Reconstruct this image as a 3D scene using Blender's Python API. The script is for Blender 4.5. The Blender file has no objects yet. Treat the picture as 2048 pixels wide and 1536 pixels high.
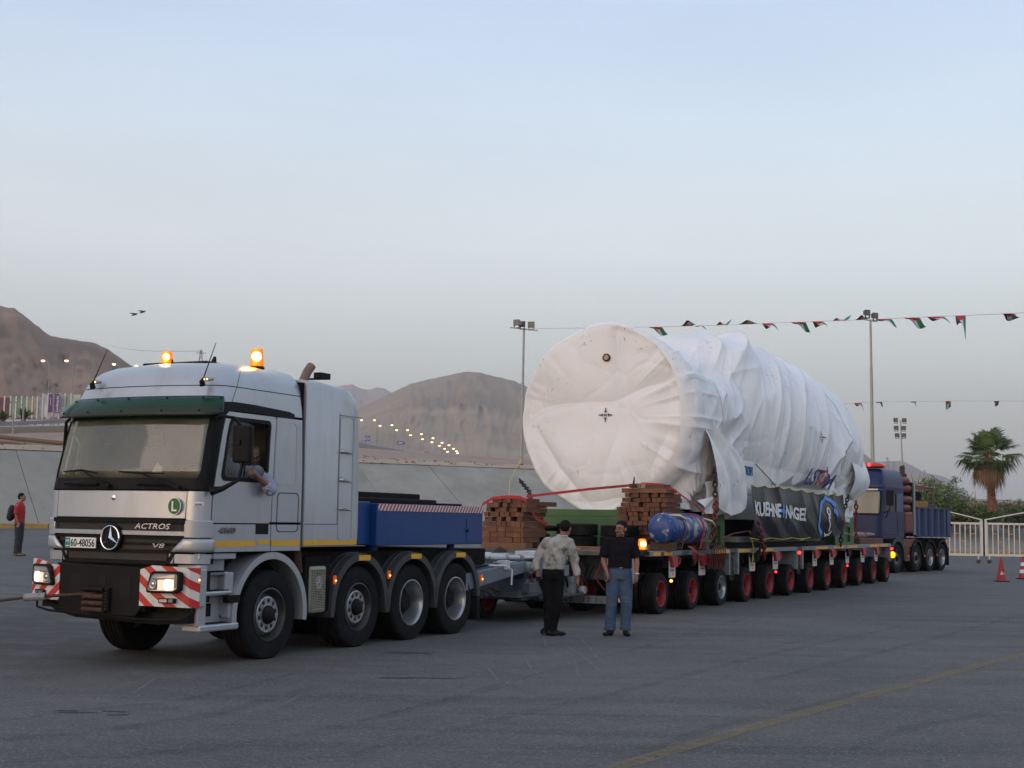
import bpy, bmesh, math, random
import numpy as np
from mathutils import Vector, Matrix, noise
random.seed(7); rng=np.random.default_rng(7)
sc=bpy.context.scene; COL=sc.collection
R=math.radians; pi=math.pi
# ------------------------------------------------------------------ camera
FP=2780.0; CX=1024.0; CY=768.0; CH=1.70
ROLL=R(0.95); PITCH=math.atan(272.5*math.cos(ROLL)/FP)
f0=Vector((0,math.cos(PITCH),math.sin(PITCH))); u0=Vector((0,-math.sin(PITCH),math.cos(PITCH))); r0=Vector((1,0,0))
cr=r0*math.cos(ROLL)+u0*math.sin(ROLL); cu=-r0*math.sin(ROLL)+u0*math.cos(ROLL)
CAMP=Vector((0,0,CH))
cam=bpy.data.objects.new('camera',bpy.data.cameras.new('camera')); COL.objects.link(cam); sc.camera=cam
cam.data.sensor_fit='HORIZONTAL'; cam.data.sensor_width=36; cam.data.lens=36*FP/2048; cam.data.clip_start=.1; cam.data.clip_end=30000
mw=Matrix((cr,cu,-f0)).transposed().to_4x4(); mw.translation=CAMP; cam.matrix_world=mw
def ray(x,y):
    d=f0*FP+cr*(x-CX)-cu*(y-CY); return d/d.y
def at(x,y,Y): return CAMP+ray(x,y)*Y
def ground(x,y,z=0):
    d=ray(x,y); return CAMP+d*((z-CH)/d.z)
# ------------------------------------------------------------------ world, sun
w=bpy.data.worlds.new('World'); sc.world=w; w.use_nodes=True
SUN_EL=R(3.2); SUN_AZ=R(220)      # clockwise from +Y : behind the camera, to its left
nt=w.node_tree; nt.nodes.clear(); NL=nt.links.new
sky=nt.nodes.new('ShaderNodeTexSky'); sky.sky_type='NISHITA'; sky.sun_disc=False
sky.sun_elevation=SUN_EL; sky.sun_rotation=SUN_AZ; sky.air_density=1.0; sky.dust_density=3.0; sky.ozone_density=1.6; sky.altitude=50
bg=nt.nodes.new('ShaderNodeBackground'); bg.inputs[1].default_value=0.07; NL(sky.outputs[0],bg.inputs[0])
# milky dusk haze, the same all round the horizon
gm=nt.nodes.new('ShaderNodeTexCoord'); sx=nt.nodes.new('ShaderNodeSeparateXYZ'); NL(gm.outputs['Generated'],sx.inputs[0])
rp=nt.nodes.new('ShaderNodeValToRGB'); NL(sx.outputs[2],rp.inputs[0]); el=rp.color_ramp.elements
el[0].position=0.; el[0].color=(.265,.268,.295,1); el[1].position=1.; el[1].color=(.37,.44,.60,1)
for p_,c_ in ((.05,(.305,.304,.31)),(.11,(.435,.442,.455)),(.19,(.555,.565,.585)),(.27,(.49,.54,.61)),(.35,(.40,.47,.60)),(.6,(.39,.445,.57))):
    x_=el.new(p_); x_.color=(*c_,1)
cm=nt.nodes.new('ShaderNodeMapping'); cm.inputs['Scale'].default_value=(1.3,1.3,7); cn=nt.nodes.new('ShaderNodeTexNoise'); cn.inputs['Scale'].default_value=2.6; cn.inputs['Detail'].default_value=7; cn.inputs['Roughness'].default_value=.55
NL(gm.outputs['Generated'],cm.inputs[0]); NL(cm.outputs[0],cn.inputs['Vector']); cr2=nt.nodes.new('ShaderNodeMapRange'); cr2.inputs[1].default_value=.35; cr2.inputs[2].default_value=.75; cr2.inputs[3].default_value=.585; cr2.inputs[4].default_value=.63; NL(cn.outputs['Fac'],cr2.inputs[0])
bh=nt.nodes.new('ShaderNodeBackground'); NL(cr2.outputs[0],bh.inputs[1]); NL(rp.outputs[0],bh.inputs[0])
ad_=nt.nodes.new('ShaderNodeAddShader'); NL(bg.outputs[0],ad_.inputs[0]); NL(bh.outputs[0],ad_.inputs[1])
wo=nt.nodes.new('ShaderNodeOutputWorld'); NL(ad_.outputs[0],wo.inputs[0])
sl=bpy.data.lights.new('sun','SUN'); sl.energy=0.62; sl.angle=R(60); sl.color=(1,.78,.62)
so=bpy.data.objects.new('sun',sl); COL.objects.link(so)
sd=Vector((math.sin(SUN_AZ)*math.cos(R(9)),math.cos(SUN_AZ)*math.cos(R(9)),math.sin(R(9))))
so.rotation_euler=sd.to_track_quat('Z','Y').to_euler()
sc.view_settings.view_transform='Standard'; sc.view_settings.look='None'; sc.view_settings.gamma=1; sc.view_settings.use_curve_mapping=False
sc.view_settings.exposure=1.17
sc.render.engine='CYCLES'; sc.cycles.max_bounces=6; sc.cycles.transparent_max_bounces=10
# ------------------------------------------------------------------ materials
def M(name,col,rough=.6,metal=0.,ns=0,na=0.,bs=0,bd=0.,dirt=None,ds=2.,dt=.55,dw=.15,coat=0,spec=.5,streak=None,stretch=(1,1,1)):
    m=bpy.data.materials.new(name); m.use_nodes=True; n=m.node_tree; p=n.nodes['Principled BSDF']
    p.inputs['Roughness'].default_value=rough; p.inputs['Metallic'].default_value=metal
    p.inputs['Specular IOR Level'].default_value=spec
    if coat: p.inputs['Coat Weight'].default_value=coat; p.inputs['Coat Roughness'].default_value=.08
    c4=(*col,1); p.inputs['Base Color'].default_value=c4
    tc=n.nodes.new('ShaderNodeTexCoord'); mp=n.nodes.new('ShaderNodeMapping'); mp.inputs['Scale'].default_value=stretch
    n.links.new(tc.outputs['Object'],mp.inputs[0]); cur=None
    def nz(scale,det=6,ro=.6):
        t=n.nodes.new('ShaderNodeTexNoise'); t.inputs['Scale'].default_value=scale; t.inputs['Detail'].default_value=det; t.inputs['Roughness'].default_value=ro
        n.links.new(mp.outputs[0],t.inputs['Vector']); return t.outputs['Fac']
    if na:
        mx=n.nodes.new('ShaderNodeMix'); mx.data_type='RGBA'
        mx.inputs[6].default_value=(*[c*(1-na) for c in col],1); mx.inputs[7].default_value=(*[min(1,c*(1+na)) for c in col],1)
        mr=n.nodes.new('ShaderNodeMapRange'); mr.inputs[1].default_value=.3; mr.inputs[2].default_value=.7
        n.links.new(nz(ns),mr.inputs[0]); n.links.new(mr.outputs[0],mx.inputs[0]); cur=mx.outputs[2]
    if dirt:
        mx=n.nodes.new('ShaderNodeMix'); mx.data_type='RGBA'; mx.inputs[7].default_value=(*dirt,1); mx.inputs[6].default_value=c4
        if cur: n.links.new(cur,mx.inputs[6])
        mr=n.nodes.new('ShaderNodeMapRange'); mr.inputs[1].default_value=dt; mr.inputs[2].default_value=dt+dw
        n.links.new(nz(ds,8,.7),mr.inputs[0]); n.links.new(mr.outputs[0],mx.inputs[0]); cur=mx.outputs[2]
    if cur: n.links.new(cur,p.inputs['Base Color'])
    if bd:
        b=n.nodes.new('ShaderNodeBump'); b.inputs['Distance'].default_value=bd; b.inputs['Strength'].default_value=.7
        n.links.new(nz(bs,8,.65),b.inputs['Height']); n.links.new(b.outputs[0],p.inputs['Normal'])
    return m
def stripes(name,vec,period,a,b,duty=.5,rough=.45,off=0.):
    m=M(name,a,rough); n=m.node_tree; p=n.nodes['Principled BSDF']
    tc=n.nodes.new('ShaderNodeTexCoord'); d=n.nodes.new('ShaderNodeVectorMath'); d.operation='DOT_PRODUCT'; d.inputs[1].default_value=vec
    n.links.new(tc.outputs['Object'],d.inputs[0])
    q=n.nodes.new('ShaderNodeMath'); q.operation='MULTIPLY_ADD'; q.inputs[1].default_value=1/period; q.inputs[2].default_value=100+off
    n.links.new(d.outputs['Value'],q.inputs[0]); fr=n.nodes.new('ShaderNodeMath'); fr.operation='FRACT'; n.links.new(q.outputs[0],fr.inputs[0])
    g=n.nodes.new('ShaderNodeMath'); g.operation='GREATER_THAN'; g.inputs[1].default_value=duty; n.links.new(fr.outputs[0],g.inputs[0])
    mx=n.nodes.new('ShaderNodeMix'); mx.data_type='RGBA'; mx.inputs[6].default_value=(*a,1); mx.inputs[7].default_value=(*b,1)
    n.links.new(g.outputs[0],mx.inputs[0])
    t=n.nodes.new('ShaderNodeTexNoise'); t.inputs['Scale'].default_value=9; t.inputs['Detail'].default_value=8
    m2=n.nodes.new('ShaderNodeMix'); m2.data_type='RGBA'; m2.inputs[7].default_value=(.12,.1,.09,1)
    mr=n.nodes.new('ShaderNodeMapRange'); mr.inputs[1].default_value=.55; mr.inputs[2].default_value=.8; mr.inputs[4].default_value=.5
    n.links.new(tc.outputs['Object'],t.inputs['Vector']); n.links.new(t.outputs['Fac'],mr.inputs[0]); n.links.new(mr.outputs[0],m2.inputs[0])
    n.links.new(mx.outputs[2],m2.inputs[6]); n.links.new(m2.outputs[2],p.inputs['Base Color']); return m
def emit(name,col,st,base=None):
    m=M(name,base or col,.3); p=m.node_tree.nodes['Principled BSDF']
    p.inputs['Emission Color'].default_value=(*col,1); p.inputs['Emission Strength'].default_value=st; return m
def glassm(name,tint,ior=1.6,alpha_t=1.,dust_glare=0.,dust_glare_col=(.3,.28,.22)):
    m=bpy.data.materials.new(name); m.use_nodes=True; n=m.node_tree; n.nodes.clear()
    o=n.nodes.new('ShaderNodeOutputMaterial'); tr=n.nodes.new('ShaderNodeBsdfTransparent'); tr.inputs[0].default_value=(*tint,1)
    gl=n.nodes.new('ShaderNodeBsdfGlossy'); gl.inputs['Roughness'].default_value=.04; fr=n.nodes.new('ShaderNodeFresnel'); fr.inputs[0].default_value=ior
    mx=n.nodes.new('ShaderNodeMixShader'); n.links.new(fr.outputs[0],mx.inputs[0]); n.links.new(tr.outputs[0],mx.inputs[1]); n.links.new(gl.outputs[0],mx.inputs[2])
    if dust_glare:
        df=n.nodes.new('ShaderNodeBsdfDiffuse'); df.inputs[0].default_value=(*dust_glare_col,1); m2=n.nodes.new('ShaderNodeMixShader')  # diffuse film over the glass, also carries painted reflection
        tc=n.nodes.new('ShaderNodeTexCoord'); t=n.nodes.new('ShaderNodeTexNoise'); t.inputs['Scale'].default_value=1.4; t.inputs['Detail'].default_value=5
        mr=n.nodes.new('ShaderNodeMapRange'); mr.inputs[1].default_value=.3; mr.inputs[2].default_value=.7; mr.inputs[3].default_value=dust_glare*.7; mr.inputs[4].default_value=dust_glare*1.3
        n.links.new(tc.outputs['Object'],t.inputs['Vector']); n.links.new(t.outputs['Fac'],mr.inputs[0])
        n.links.new(mr.outputs[0],m2.inputs[0]); n.links.new(mx.outputs[0],m2.inputs[1]); n.links.new(df.outputs[0],m2.inputs[2]); mx=m2
    n.links.new(mx.outputs[0],o.inputs[0]); return m
silver=M('silver_paint',(.42,.44,.465),.34,.45,1.2,.05,60,.0003,dirt=(.33,.335,.33),ds=2.6,dt=.5,dw=.35,coat=.25,stretch=(1.4,1.4,.4))
silver_dull=M('silver_plastic',(.36,.37,.39),.5,.2,3,.08,dirt=(.2,.19,.17),ds=3,dt=.58)
black=M('black_plastic',(.010,.010,.011),.5,0,6,.2,80,.0004,dirt=(.03,.028,.025),ds=5,dt=.58,spec=.1)
blackm=M('black_steel',(.010,.0095,.010),.6,.2,5,.25,40,.001,dirt=(.03,.022,.016),ds=4,dt=.55,spec=.15)
under=M('chassis_dark',(.008,.0075,.0075),.8,0,4,.3,dirt=(.02,.017,.014),ds=4,dt=.5,spec=.1)
rubber=M('rubber',(.011,.011,.012),.75,0,6,.2,60,.0006,dirt=(.022,.021,.02),ds=3,dt=.54,spec=.12)
alu=M('aluminium',(.37,.38,.39),.35,.8,8,.1,dirt=(.12,.11,.1),ds=6,dt=.6)
alud=M('rim_grey',(.055,.052,.05),.45,.6,8,.15,dirt=(.07,.06,.05),ds=6,dt=.55)
chrome=M('chrome',(.75,.76,.78),.15,1.)
fendgrey=M('fender_grey',(.035,.037,.040),.55,0,4,.15,dirt=(.1,.09,.08),ds=4,dt=.55)
ybelt=M('yellow_reflector',(.75,.38,.02),.4,0,5,.08,dirt=(.4,.22,.05),ds=9,dt=.6)
blue=M('blue_paint',(.007,.050,.185),.42,.0,2,.08,30,.0006,dirt=(.008,.03,.11),ds=3,dt=.55,spec=.3)
redp=M('red_paint',(.3,.018,.02),.5,0,6,.15,dirt=(.1,.03,.025),ds=5,dt=.6)
green=M('green_paint',(.045,.115,.035),.5,0,3,.12,dirt=(.05,.09,.04),ds=3,dt=.58)
greyp=M('grey_blue_paint',(.13,.17,.22),.5,.1,3,.12,dirt=(.1,.09,.08),ds=4,dt=.58)
whitep=M('white_paint',(.55,.56,.56),.5,0,4,.1,dirt=(.2,.18,.15),ds=7,dt=.55)
lightgrey=M('light_grey_paint',(.22,.235,.25),.5,.1,4,.15,dirt=(.12,.1,.08),ds=7,dt=.52)
beigep=M('gate_paint',(.62,.58,.52),.5,0,4,.05)
rust=M('rusty_steel',(.07,.035,.022),.8,.3,20,.4)
chainm=M('chain_steel',(.05,.035,.028),.6,.6,20,.4)
redchain=M('chain_red',(.22,.04,.035),.6,.2,20,.4)
redstrap=M('red_webbing',(.42,.03,.035),.8,0,20,.15)
yrope=M('yellow_rope',(.6,.5,.05),.8)
grope=M('green_rope',(.03,.18,.08),.8)
white=M('white_print',(.75,.75,.73),.5)
dblue=M('dark_blue_print',(.02,.035,.16),.5)
redpr=M('red_print',(.5,.06,.03),.5)
lblue=M('light_blue_print',(.06,.28,.75),.5)
glass=glassm('windscreen_glass',(.75,.8,.74),1.9,dust_glare=.20,dust_glare_col=(.50,.48,.35))  # tan film paints the warm sky reflection into the windscreen colour
sglass=glassm('side_glass',(.5,.55,.55),1.5,dust_glare=.03)
VF=lambda p:(p[0],-p[1],p[2])
# ------------------------------------------------------------------ mesh builder
class MB:
    def __init__(s,f=None): s.v=[];s.f=[];s.m=[];s.map=f
    def add(s,vs,fs,m=0):
        o=len(s.v)
        for p in vs: s.v.append(s.map(p) if s.map else tuple(p))
        for f in fs: s.f.append([o+i for i in f]); s.m.append(m)
        return s
    def box(s,a0,a1,b0,b1,c0,c1,m=0):
        v=[(a,b,c) for c in (c0,c1) for b in (b0,b1) for a in (a0,a1)]
        return s.add(v,[(0,2,3,1),(4,5,7,6),(0,1,5,4),(2,6,7,3),(0,4,6,2),(1,3,7,5)],m)
    def hexa(s,b,t,m=0):
        return s.add(list(b)+list(t),[(3,2,1,0),(4,5,6,7),(0,1,5,4),(1,2,6,5),(2,3,7,6),(3,0,4,7)],m)
    def prism(s,poly,fn,h0,h1,m=0):
        n=len(poly); v=[fn(x,y,h0) for x,y in poly]+[fn(x,y,h1) for x,y in poly]
        f=[list(range(n))[::-1],list(range(n,2*n))]+[(i,(i+1)%n,n+(i+1)%n,n+i) for i in range(n)]
        return s.add(v,f,m)
    def tube(s,pts,r,seg=8,m=0,cap=True,closed=False,ry=None,up=None):
        P=[Vector(p) for p in pts]; n=len(P); rr=r if hasattr(r,'__len__') else [r]*n; r2=ry if ry is not None and hasattr(ry,'__len__') else ([ry]*n if ry is not None else rr)
        vs=[];prev=None
        for i in range(n):
            a=P[(i-1)%n] if (closed or i>0) else P[0]; b=P[(i+1)%n] if (closed or i<n-1) else P[-1]
            t=(b-a).normalized() if (b-a).length>1e-9 else Vector((0,0,1))
            if up is not None: x=Vector(up)-t*t.dot(Vector(up))
            elif prev is None:
                x=Vector((0,0,1)) if abs(t.z)<.9 else Vector((1,0,0)); x=x-t*x.dot(t)
            else: x=prev-t*prev.dot(t)
            x.normalize(); y=t.cross(x); prev=x
            for k in range(seg):
                an=2*pi*k/seg; vs.append(P[i]+x*math.cos(an)*rr[i]+y*math.sin(an)*r2[i])
        fs=[]
        for i in range(n if closed else n-1):
            j=(i+1)%n
            for k in range(seg):
                l=(k+1)%seg; fs.append((i*seg+k,i*seg+l,j*seg+l,j*seg+k))
        if cap and not closed: fs.append(tuple(range(seg))[::-1]); fs.append(tuple(range((n-1)*seg,n*seg)))
        return s.add(vs,fs,m)
    def cyl(s,p0,p1,r0,r1=None,seg=16,m=0): return s.tube([p0,p1],[r0,r0 if r1 is None else r1],seg,m)
    def lathe(s,o,ax,prof,seg=24,m=0,cap=False,mf=None):
        o=Vector(o);t=Vector(ax).normalized(); x=Vector((0,0,1)) if abs(t.z)<.9 else Vector((1,0,0)); x=(x-t*x.dot(t)).normalized(); y=t.cross(x)
        vs=[o+t*d+(x*math.cos(2*pi*k/seg)+y*math.sin(2*pi*k/seg))*max(r,1e-4) for d,r in prof for k in range(seg)]
        for i in range(len(prof)-1):
            pass
        base=len(s.v); s.add(vs,[],m)
        for i in range(len(prof)-1):
            for k in range(seg):
                l=(k+1)%seg; s.f.append([base+i*seg+k,base+i*seg+l,base+(i+1)*seg+l,base+(i+1)*seg+k]); s.m.append(mf[i] if mf else m)
        if cap:
            s.f.append([base+k for k in range(seg)]); s.m.append(m); s.f.append([base+(len(prof)-1)*seg+k for k in range(seg)]); s.m.append(m)
        return s
    def grid(s,fn,nu,nv,m=0,cu_=False,cv_=False,mf=None):
        vs=[fn(i/(nu if cu_ else nu-1),j/(nv if cv_ else nv-1)) for i in range(nu) for j in range(nv)]
        base=len(s.v); s.add(vs,[],m)
        for i in range(nu if cu_ else nu-1):
            for j in range(nv if cv_ else nv-1):
                a,b=(i+1)%nu,(j+1)%nv
                s.f.append([base+i*nv+j,base+a*nv+j,base+a*nv+b,base+i*nv+b]); s.m.append(mf(i,j) if mf else m)
        return s
    def mesh(s,name,mats,smooth=False,recalc=True):
        me=bpy.data.meshes.new(name); me.from_pydata([tuple(p) for p in s.v],[],s.f)
        for mm in (mats if isinstance(mats,(list,tuple)) else [mats]): me.materials.append(mm)
        me.polygons.foreach_set('material_index',s.m)
        if recalc:
            b=bmesh.new(); b.from_mesh(me); bmesh.ops.recalc_face_normals(b,faces=b.faces); b.to_mesh(me); b.free()
        if smooth:
            me.polygons.foreach_set('use_smooth',[True]*len(me.polygons))
            if smooth!='all':
                try: me.set_sharp_from_angle(angle=R(smooth if smooth is not True else 40))
                except Exception: pass
        me.update(); return me
    def build(s,name,mats,parent=None,smooth=False,bevel=0,recalc=True,solid=0):
        o=bpy.data.objects.new(name,s.mesh(name,mats,smooth,recalc)); COL.objects.link(o)
        if parent: o.parent=parent
        if bevel:
            b=o.modifiers.new('b','BEVEL'); b.width=bevel; b.segments=2; b.limit_method='ANGLE'; b.angle_limit=R(35); b.harden_normals=False
        if solid:
            b=o.modifiers.new('s','SOLIDIFY'); b.thickness=solid; b.offset=0
        return o
def tag(o,label=None,cat=None,group=None,kind=None):
    if label:o['label']=label
    if cat:o['category']=cat
    if group:o['group']=group
    if kind:o['kind']=kind
    return o
def empty(name,loc=(0,0,0),rz=0,label=None,cat=None,group=None,kind=None,parent=None):
    o=bpy.data.objects.new(name,None); COL.objects.link(o); o.location=loc; o.rotation_euler=(0,0,rz); o.empty_display_size=.2
    if parent:o.parent=parent
    return tag(o,label,cat,group,kind)
def copyobj(o,parent=None,loc=None,rz=None):
    c=o.copy(); COL.objects.link(c); c.parent=parent
    if loc is not None:c.location=loc
    if rz is not None:c.rotation_euler=(0,0,rz)
    for ch in o.children: copyobj(ch,c)
    return c
def textverts(s,size=1.,ext=.004,shear=0.,bold=0.,sp=1.):
    cv=bpy.data.curves.new('t','FONT'); cv.body=s; cv.size=size; cv.extrude=ext; cv.shear=shear; cv.offset=bold; cv.space_character=sp; cv.resolution_u=3
    o=bpy.data.objects.new('t',cv); COL.objects.link(o); dg=bpy.context.evaluated_depsgraph_get(); me=bpy.data.meshes.new_from_object(o.evaluated_get(dg))
    vs=[tuple(v.co) for v in me.vertices]; fs=[tuple(p.vertices) for p in me.polygons]
    bpy.data.objects.remove(o); bpy.data.curves.remove(cv); bpy.data.meshes.remove(me); return vs,fs
def text(s,name,parent,mat_,o,xd,yd,width=None,height=.1,ext=.004,f=None,shear=0.,bold=0.,sp=1.,fn=None):
    vs,fs=textverts(s,1.,.01,shear,bold,sp)
    xs=[v[0] for v in vs]; ys=[v[1] for v in vs]; x0,x1,y0,y1=min(xs),max(xs),min(ys),max(ys)
    ky=height/(y1-y0); kx=width/(x1-x0) if width else ky
    xd=Vector(xd);yd=Vector(yd);nd=xd.cross(yd); o=Vector(o); mb=MB(f)
    out=[]
    for v in vs:
        X=(v[0]-x0)*kx; Y=(v[1]-y0)*ky; Z=v[2]/.01*ext
        out.append(fn(X,Y,Z) if fn else o+xd*X+yd*Y+nd*Z)
    mb.add(out,fs); return mb.build(name,mat_,parent,recalc=False)
def interp(tab,x):
    return float(np.interp(x,[t[0] for t in tab],[t[1] for t in tab]))
def rrect(a0,a1,b0,b1,r,n=5,ne=6):
    out=[]
    cs=[(a1-r,b1-r,0),(a0+r,b1-r,90),(a0+r,b0+r,180),(a1-r,b0+r,270)]
    for ci,(x,y,a) in enumerate(cs):
        arc=[(x+r*math.cos(R(a+90*k/n)),y+r*math.sin(R(a+90*k/n))) for k in range(n+1)]
        out+=arc
        nx,ny,na=cs[(ci+1)%4]; e=(nx+r*math.cos(R(na)),ny+r*math.sin(R(na))); l=arc[-1]
        out+=[(l[0]+(e[0]-l[0])*k/ne,l[1]+(e[1]-l[1])*k/ne) for k in range(1,ne)]
    return out
def smooth01(a,b,x):
    t=min(1,max(0,(x-a)/(b-a))); return t*t*(3-2*t)
# ------------------------------------------------------------------ frames
T0=Vector((2.715,25.995,0)); TD=Vector((math.sin(R(27.426)),math.cos(R(27.426)),0)); TL=Vector((TD.y,-TD.x,0))
def gz(x,y):
    d=-(Vector((x,y,0))-T0).dot(TL)
    return .0245*min(max(y-18,0),42)*smooth01(5,18,d)
# ------------------------------------------------------------------ ground
def asphalt_mat():
    m=M('asphalt',(.075,.078,.085),.85); n=m.node_tree; p=n.nodes['Principled BSDF']; L=n.links.new
    tc=n.nodes.new('ShaderNodeTexCoord')
    def noi(s,d=8,r=.65,vec=None,st=None,rot=None):
        src=tc.outputs['Object']
        if st or rot:
            mp=n.nodes.new('ShaderNodeMapping'); mp.inputs['Scale'].default_value=st or (1,1,1)
            if rot: mp.inputs['Rotation'].default_value=(0,0,rot)
            L(src,mp.inputs[0]); src=mp.outputs[0]
        t=n.nodes.new('ShaderNodeTexNoise'); t.inputs['Scale'].default_value=s; t.inputs['Detail'].default_value=d; t.inputs['Roughness'].default_value=r; L(src,t.inputs['Vector']); return t.outputs['Fac']
    def rng_(x,a,b,c=0.,d=1.):
        q=n.nodes.new('ShaderNodeMapRange'); q.inputs[1].default_value=a;q.inputs[2].default_value=b;q.inputs[3].default_value=c;q.inputs[4].default_value=d; L(x,q.inputs[0]); return q.outputs[0]
    def mul(a,b):
        q=n.nodes.new('ShaderNodeMath'); q.operation='MULTIPLY'; L(a,q.inputs[0]); L(b,q.inputs[1]); return q.outputs[0]
    def mixc(f,a,b):
        q=n.nodes.new('ShaderNodeMix'); q.data_type='RGBA'; L(f,q.inputs[0])
        for i,c in ((6,a),(7,b)):
            if isinstance(c,tuple): q.inputs[i].default_value=(*c,1)
            else: L(c,q.inputs[i])
        return q.outputs[2]
    base=mixc(rng_(noi(.22,6),.35,.65),(.085,.082,.077),(.130,.124,.115))
    base=mixc(rng_(noi(1.7,8,.7),.42,.68,0,.55),base,(.062,.060,.059))
    sx=mul(rng_(noi(.9,7,.7,st=(.12,1.6,1),rot=R(-18)),.50,.60),rng_(noi(.13,3),.38,.55)) # long dark rubber streaks
    base=mixc(rng_(sx,0,1,0,.5),base,(.030,.031,.034))
    s2=mul(rng_(noi(3.,5,.6,st=(.05,2.5,1),rot=R(-70)),.6,.64),rng_(noi(.3,3),.5,.6))      # pale scratches
    base=mixc(rng_(s2,0,1,0,.5),base,(.19,.19,.19))
    vo=n.nodes.new('ShaderNodeTexVoronoi'); vo.feature='DISTANCE_TO_EDGE'; vo.inputs['Scale'].default_value=.28
    nn=n.nodes.new('ShaderNodeVectorMath'); nn.operation='ADD'; t=n.nodes.new('ShaderNodeTexNoise'); t.inputs['Scale'].default_value=1.2; t.inputs['Detail'].default_value=8
    L(tc.outputs['Object'],t.inputs['Vector']); L(tc.outputs['Object'],nn.inputs[0]); L(t.outputs['Color'],nn.inputs[1]); L(nn.outputs[0],vo.inputs['Vector'])
    cr_=mul(rng_(vo.outputs['Distance'],0,.005,1,0),rng_(noi(.4,3),.5,.58))
    base=mixc(rng_(cr_,0,1,0,.5),base,(.02,.02,.022))
    ag=n.nodes.new('ShaderNodeTexVoronoi'); ag.inputs['Scale'].default_value=60; L(tc.outputs['Object'],ag.inputs['Vector'])
    sep=n.nodes.new('ShaderNodeSeparateColor'); L(ag.outputs['Color'],sep.inputs[0])
    base=mixc(rng_(sep.outputs[0],.78,.95,0,.5),base,(.24,.235,.23))
    base=mixc(rng_(sep.outputs[1],.70,.95,0,.5),base,(.03,.03,.032))
    dust_glare=mul(rng_(noi(.09,6,.7),.5,.62),rng_(noi(2.5,8,.7),.3,.7))
    base=mixc(rng_(dust_glare,0,1,0,.5),base,(.15,.135,.12))
    mid=mul(rng_(noi(16,4,.7),.35,.65),rng_(noi(.5,4),.3,.7)); base=mixc(rng_(mid,0,1,0,.30),base,(.135,.132,.128)); base=mixc(rng_(noi(9,5,.75),.56,.66,0,.30),base,(.035,.036,.038))
    # brown, oily, dusty stretch where vehicles wait, left of the tractor
    ds_=n.nodes.new('ShaderNodeVectorMath'); ds_.operation='DISTANCE'; sc2=n.nodes.new('ShaderNodeVectorMath'); sc2.operation='MULTIPLY'; sc2.inputs[1].default_value=(1,.42,1); c0=ground(170,1255)
    L(tc.outputs['Object'],sc2.inputs[0]); L(sc2.outputs[0],ds_.inputs[0]); ds_.inputs[1].default_value=(c0.x,c0.y*.42,0)
    pm_=mul(rng_(ds_.outputs['Value'],1.2,4.2,1,0),rng_(noi(1.1,6,.65),.32,.52)); base=mixc(rng_(pm_,0,1,0,.75),base,(.048,.042,.037))
    L(base,p.inputs['Base Color'])
    b=n.nodes.new('ShaderNodeBump'); b.inputs['Distance'].default_value=.008; b.inputs['Strength'].default_value=.9; L(noi(70,3,.8),b.inputs['Height'])
    b2=n.nodes.new('ShaderNodeBump'); b2.inputs['Distance'].default_value=.03; b2.inputs['Strength'].default_value=.5; L(noi(2.2,5),b2.inputs['Height']); L(b.outputs[0],b2.inputs['Normal'])
    L(b2.outputs[0],p.inputs['Normal']); p.inputs['Specular IOR Level'].default_value=.3
    return m
asph=asphalt_mat()
xs=np.concatenate([np.linspace(-90,-40,12)[:-1],np.linspace(-40,60,80),np.linspace(60,160,12)[1:]]); ys=np.concatenate([np.linspace(-40,8,10)[:-1],np.linspace(8,100,90),np.linspace(100,160,6)[1:]])
mb=MB(); mb.grid(lambda a,b:(xs[int(round(a*(len(xs)-1)))],ys[int(round(b*(len(ys)-1)))],gz(xs[int(round(a*(len(xs)-1)))],ys[int(round(b*(len(ys)-1)))])),len(xs),len(ys))
tag(mb.build('road',asph,smooth='all'),kind='structure')
desert=M('desert_soil',(.26,.17,.12),.95,0,.05,.25,.3,.3,dirt=(.2,.15,.12),ds=.03,dt=.5)
mb=MB(); mb.grid(lambda a,b:(-5000+10000*a,-1400+8000*b,-.6),12,12); tag(mb.build('ground',desert),kind='structure')
# oil patches / old tar
tar=M('tar_patch',(.022,.023,.027),.55,0,3,.3)
def blob_patch(px,py,rx,ry,n=18,seed=0):
    rr=random.Random(seed); c=ground(px,py); out=[]
    for k in range(n):
        a=2*pi*k/n; f=.55+.55*rr.random(); out.append((c.x+rx*f*math.cos(a)+ry*.3*math.sin(a),c.y+ry*f*math.sin(a),gz(c.x,c.y)+.004))
    MB_=MB(); MB_.add(out,[list(range(n))]); return MB_
st=empty('tar_stains',kind='structure')
for i,(px,py,rx,ry) in enumerate([(815,1306,.30,.06),(790,1356,.22,.09),(868,1356,.3,.08),(135,1421,.12,.05),(230,1423,.14,.05),(236,1430,.1,.04),(150,1425,.2,.05)]):
    blob_patch(px,py,rx,ry,seed=i).build('stain',tar,st)
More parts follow.
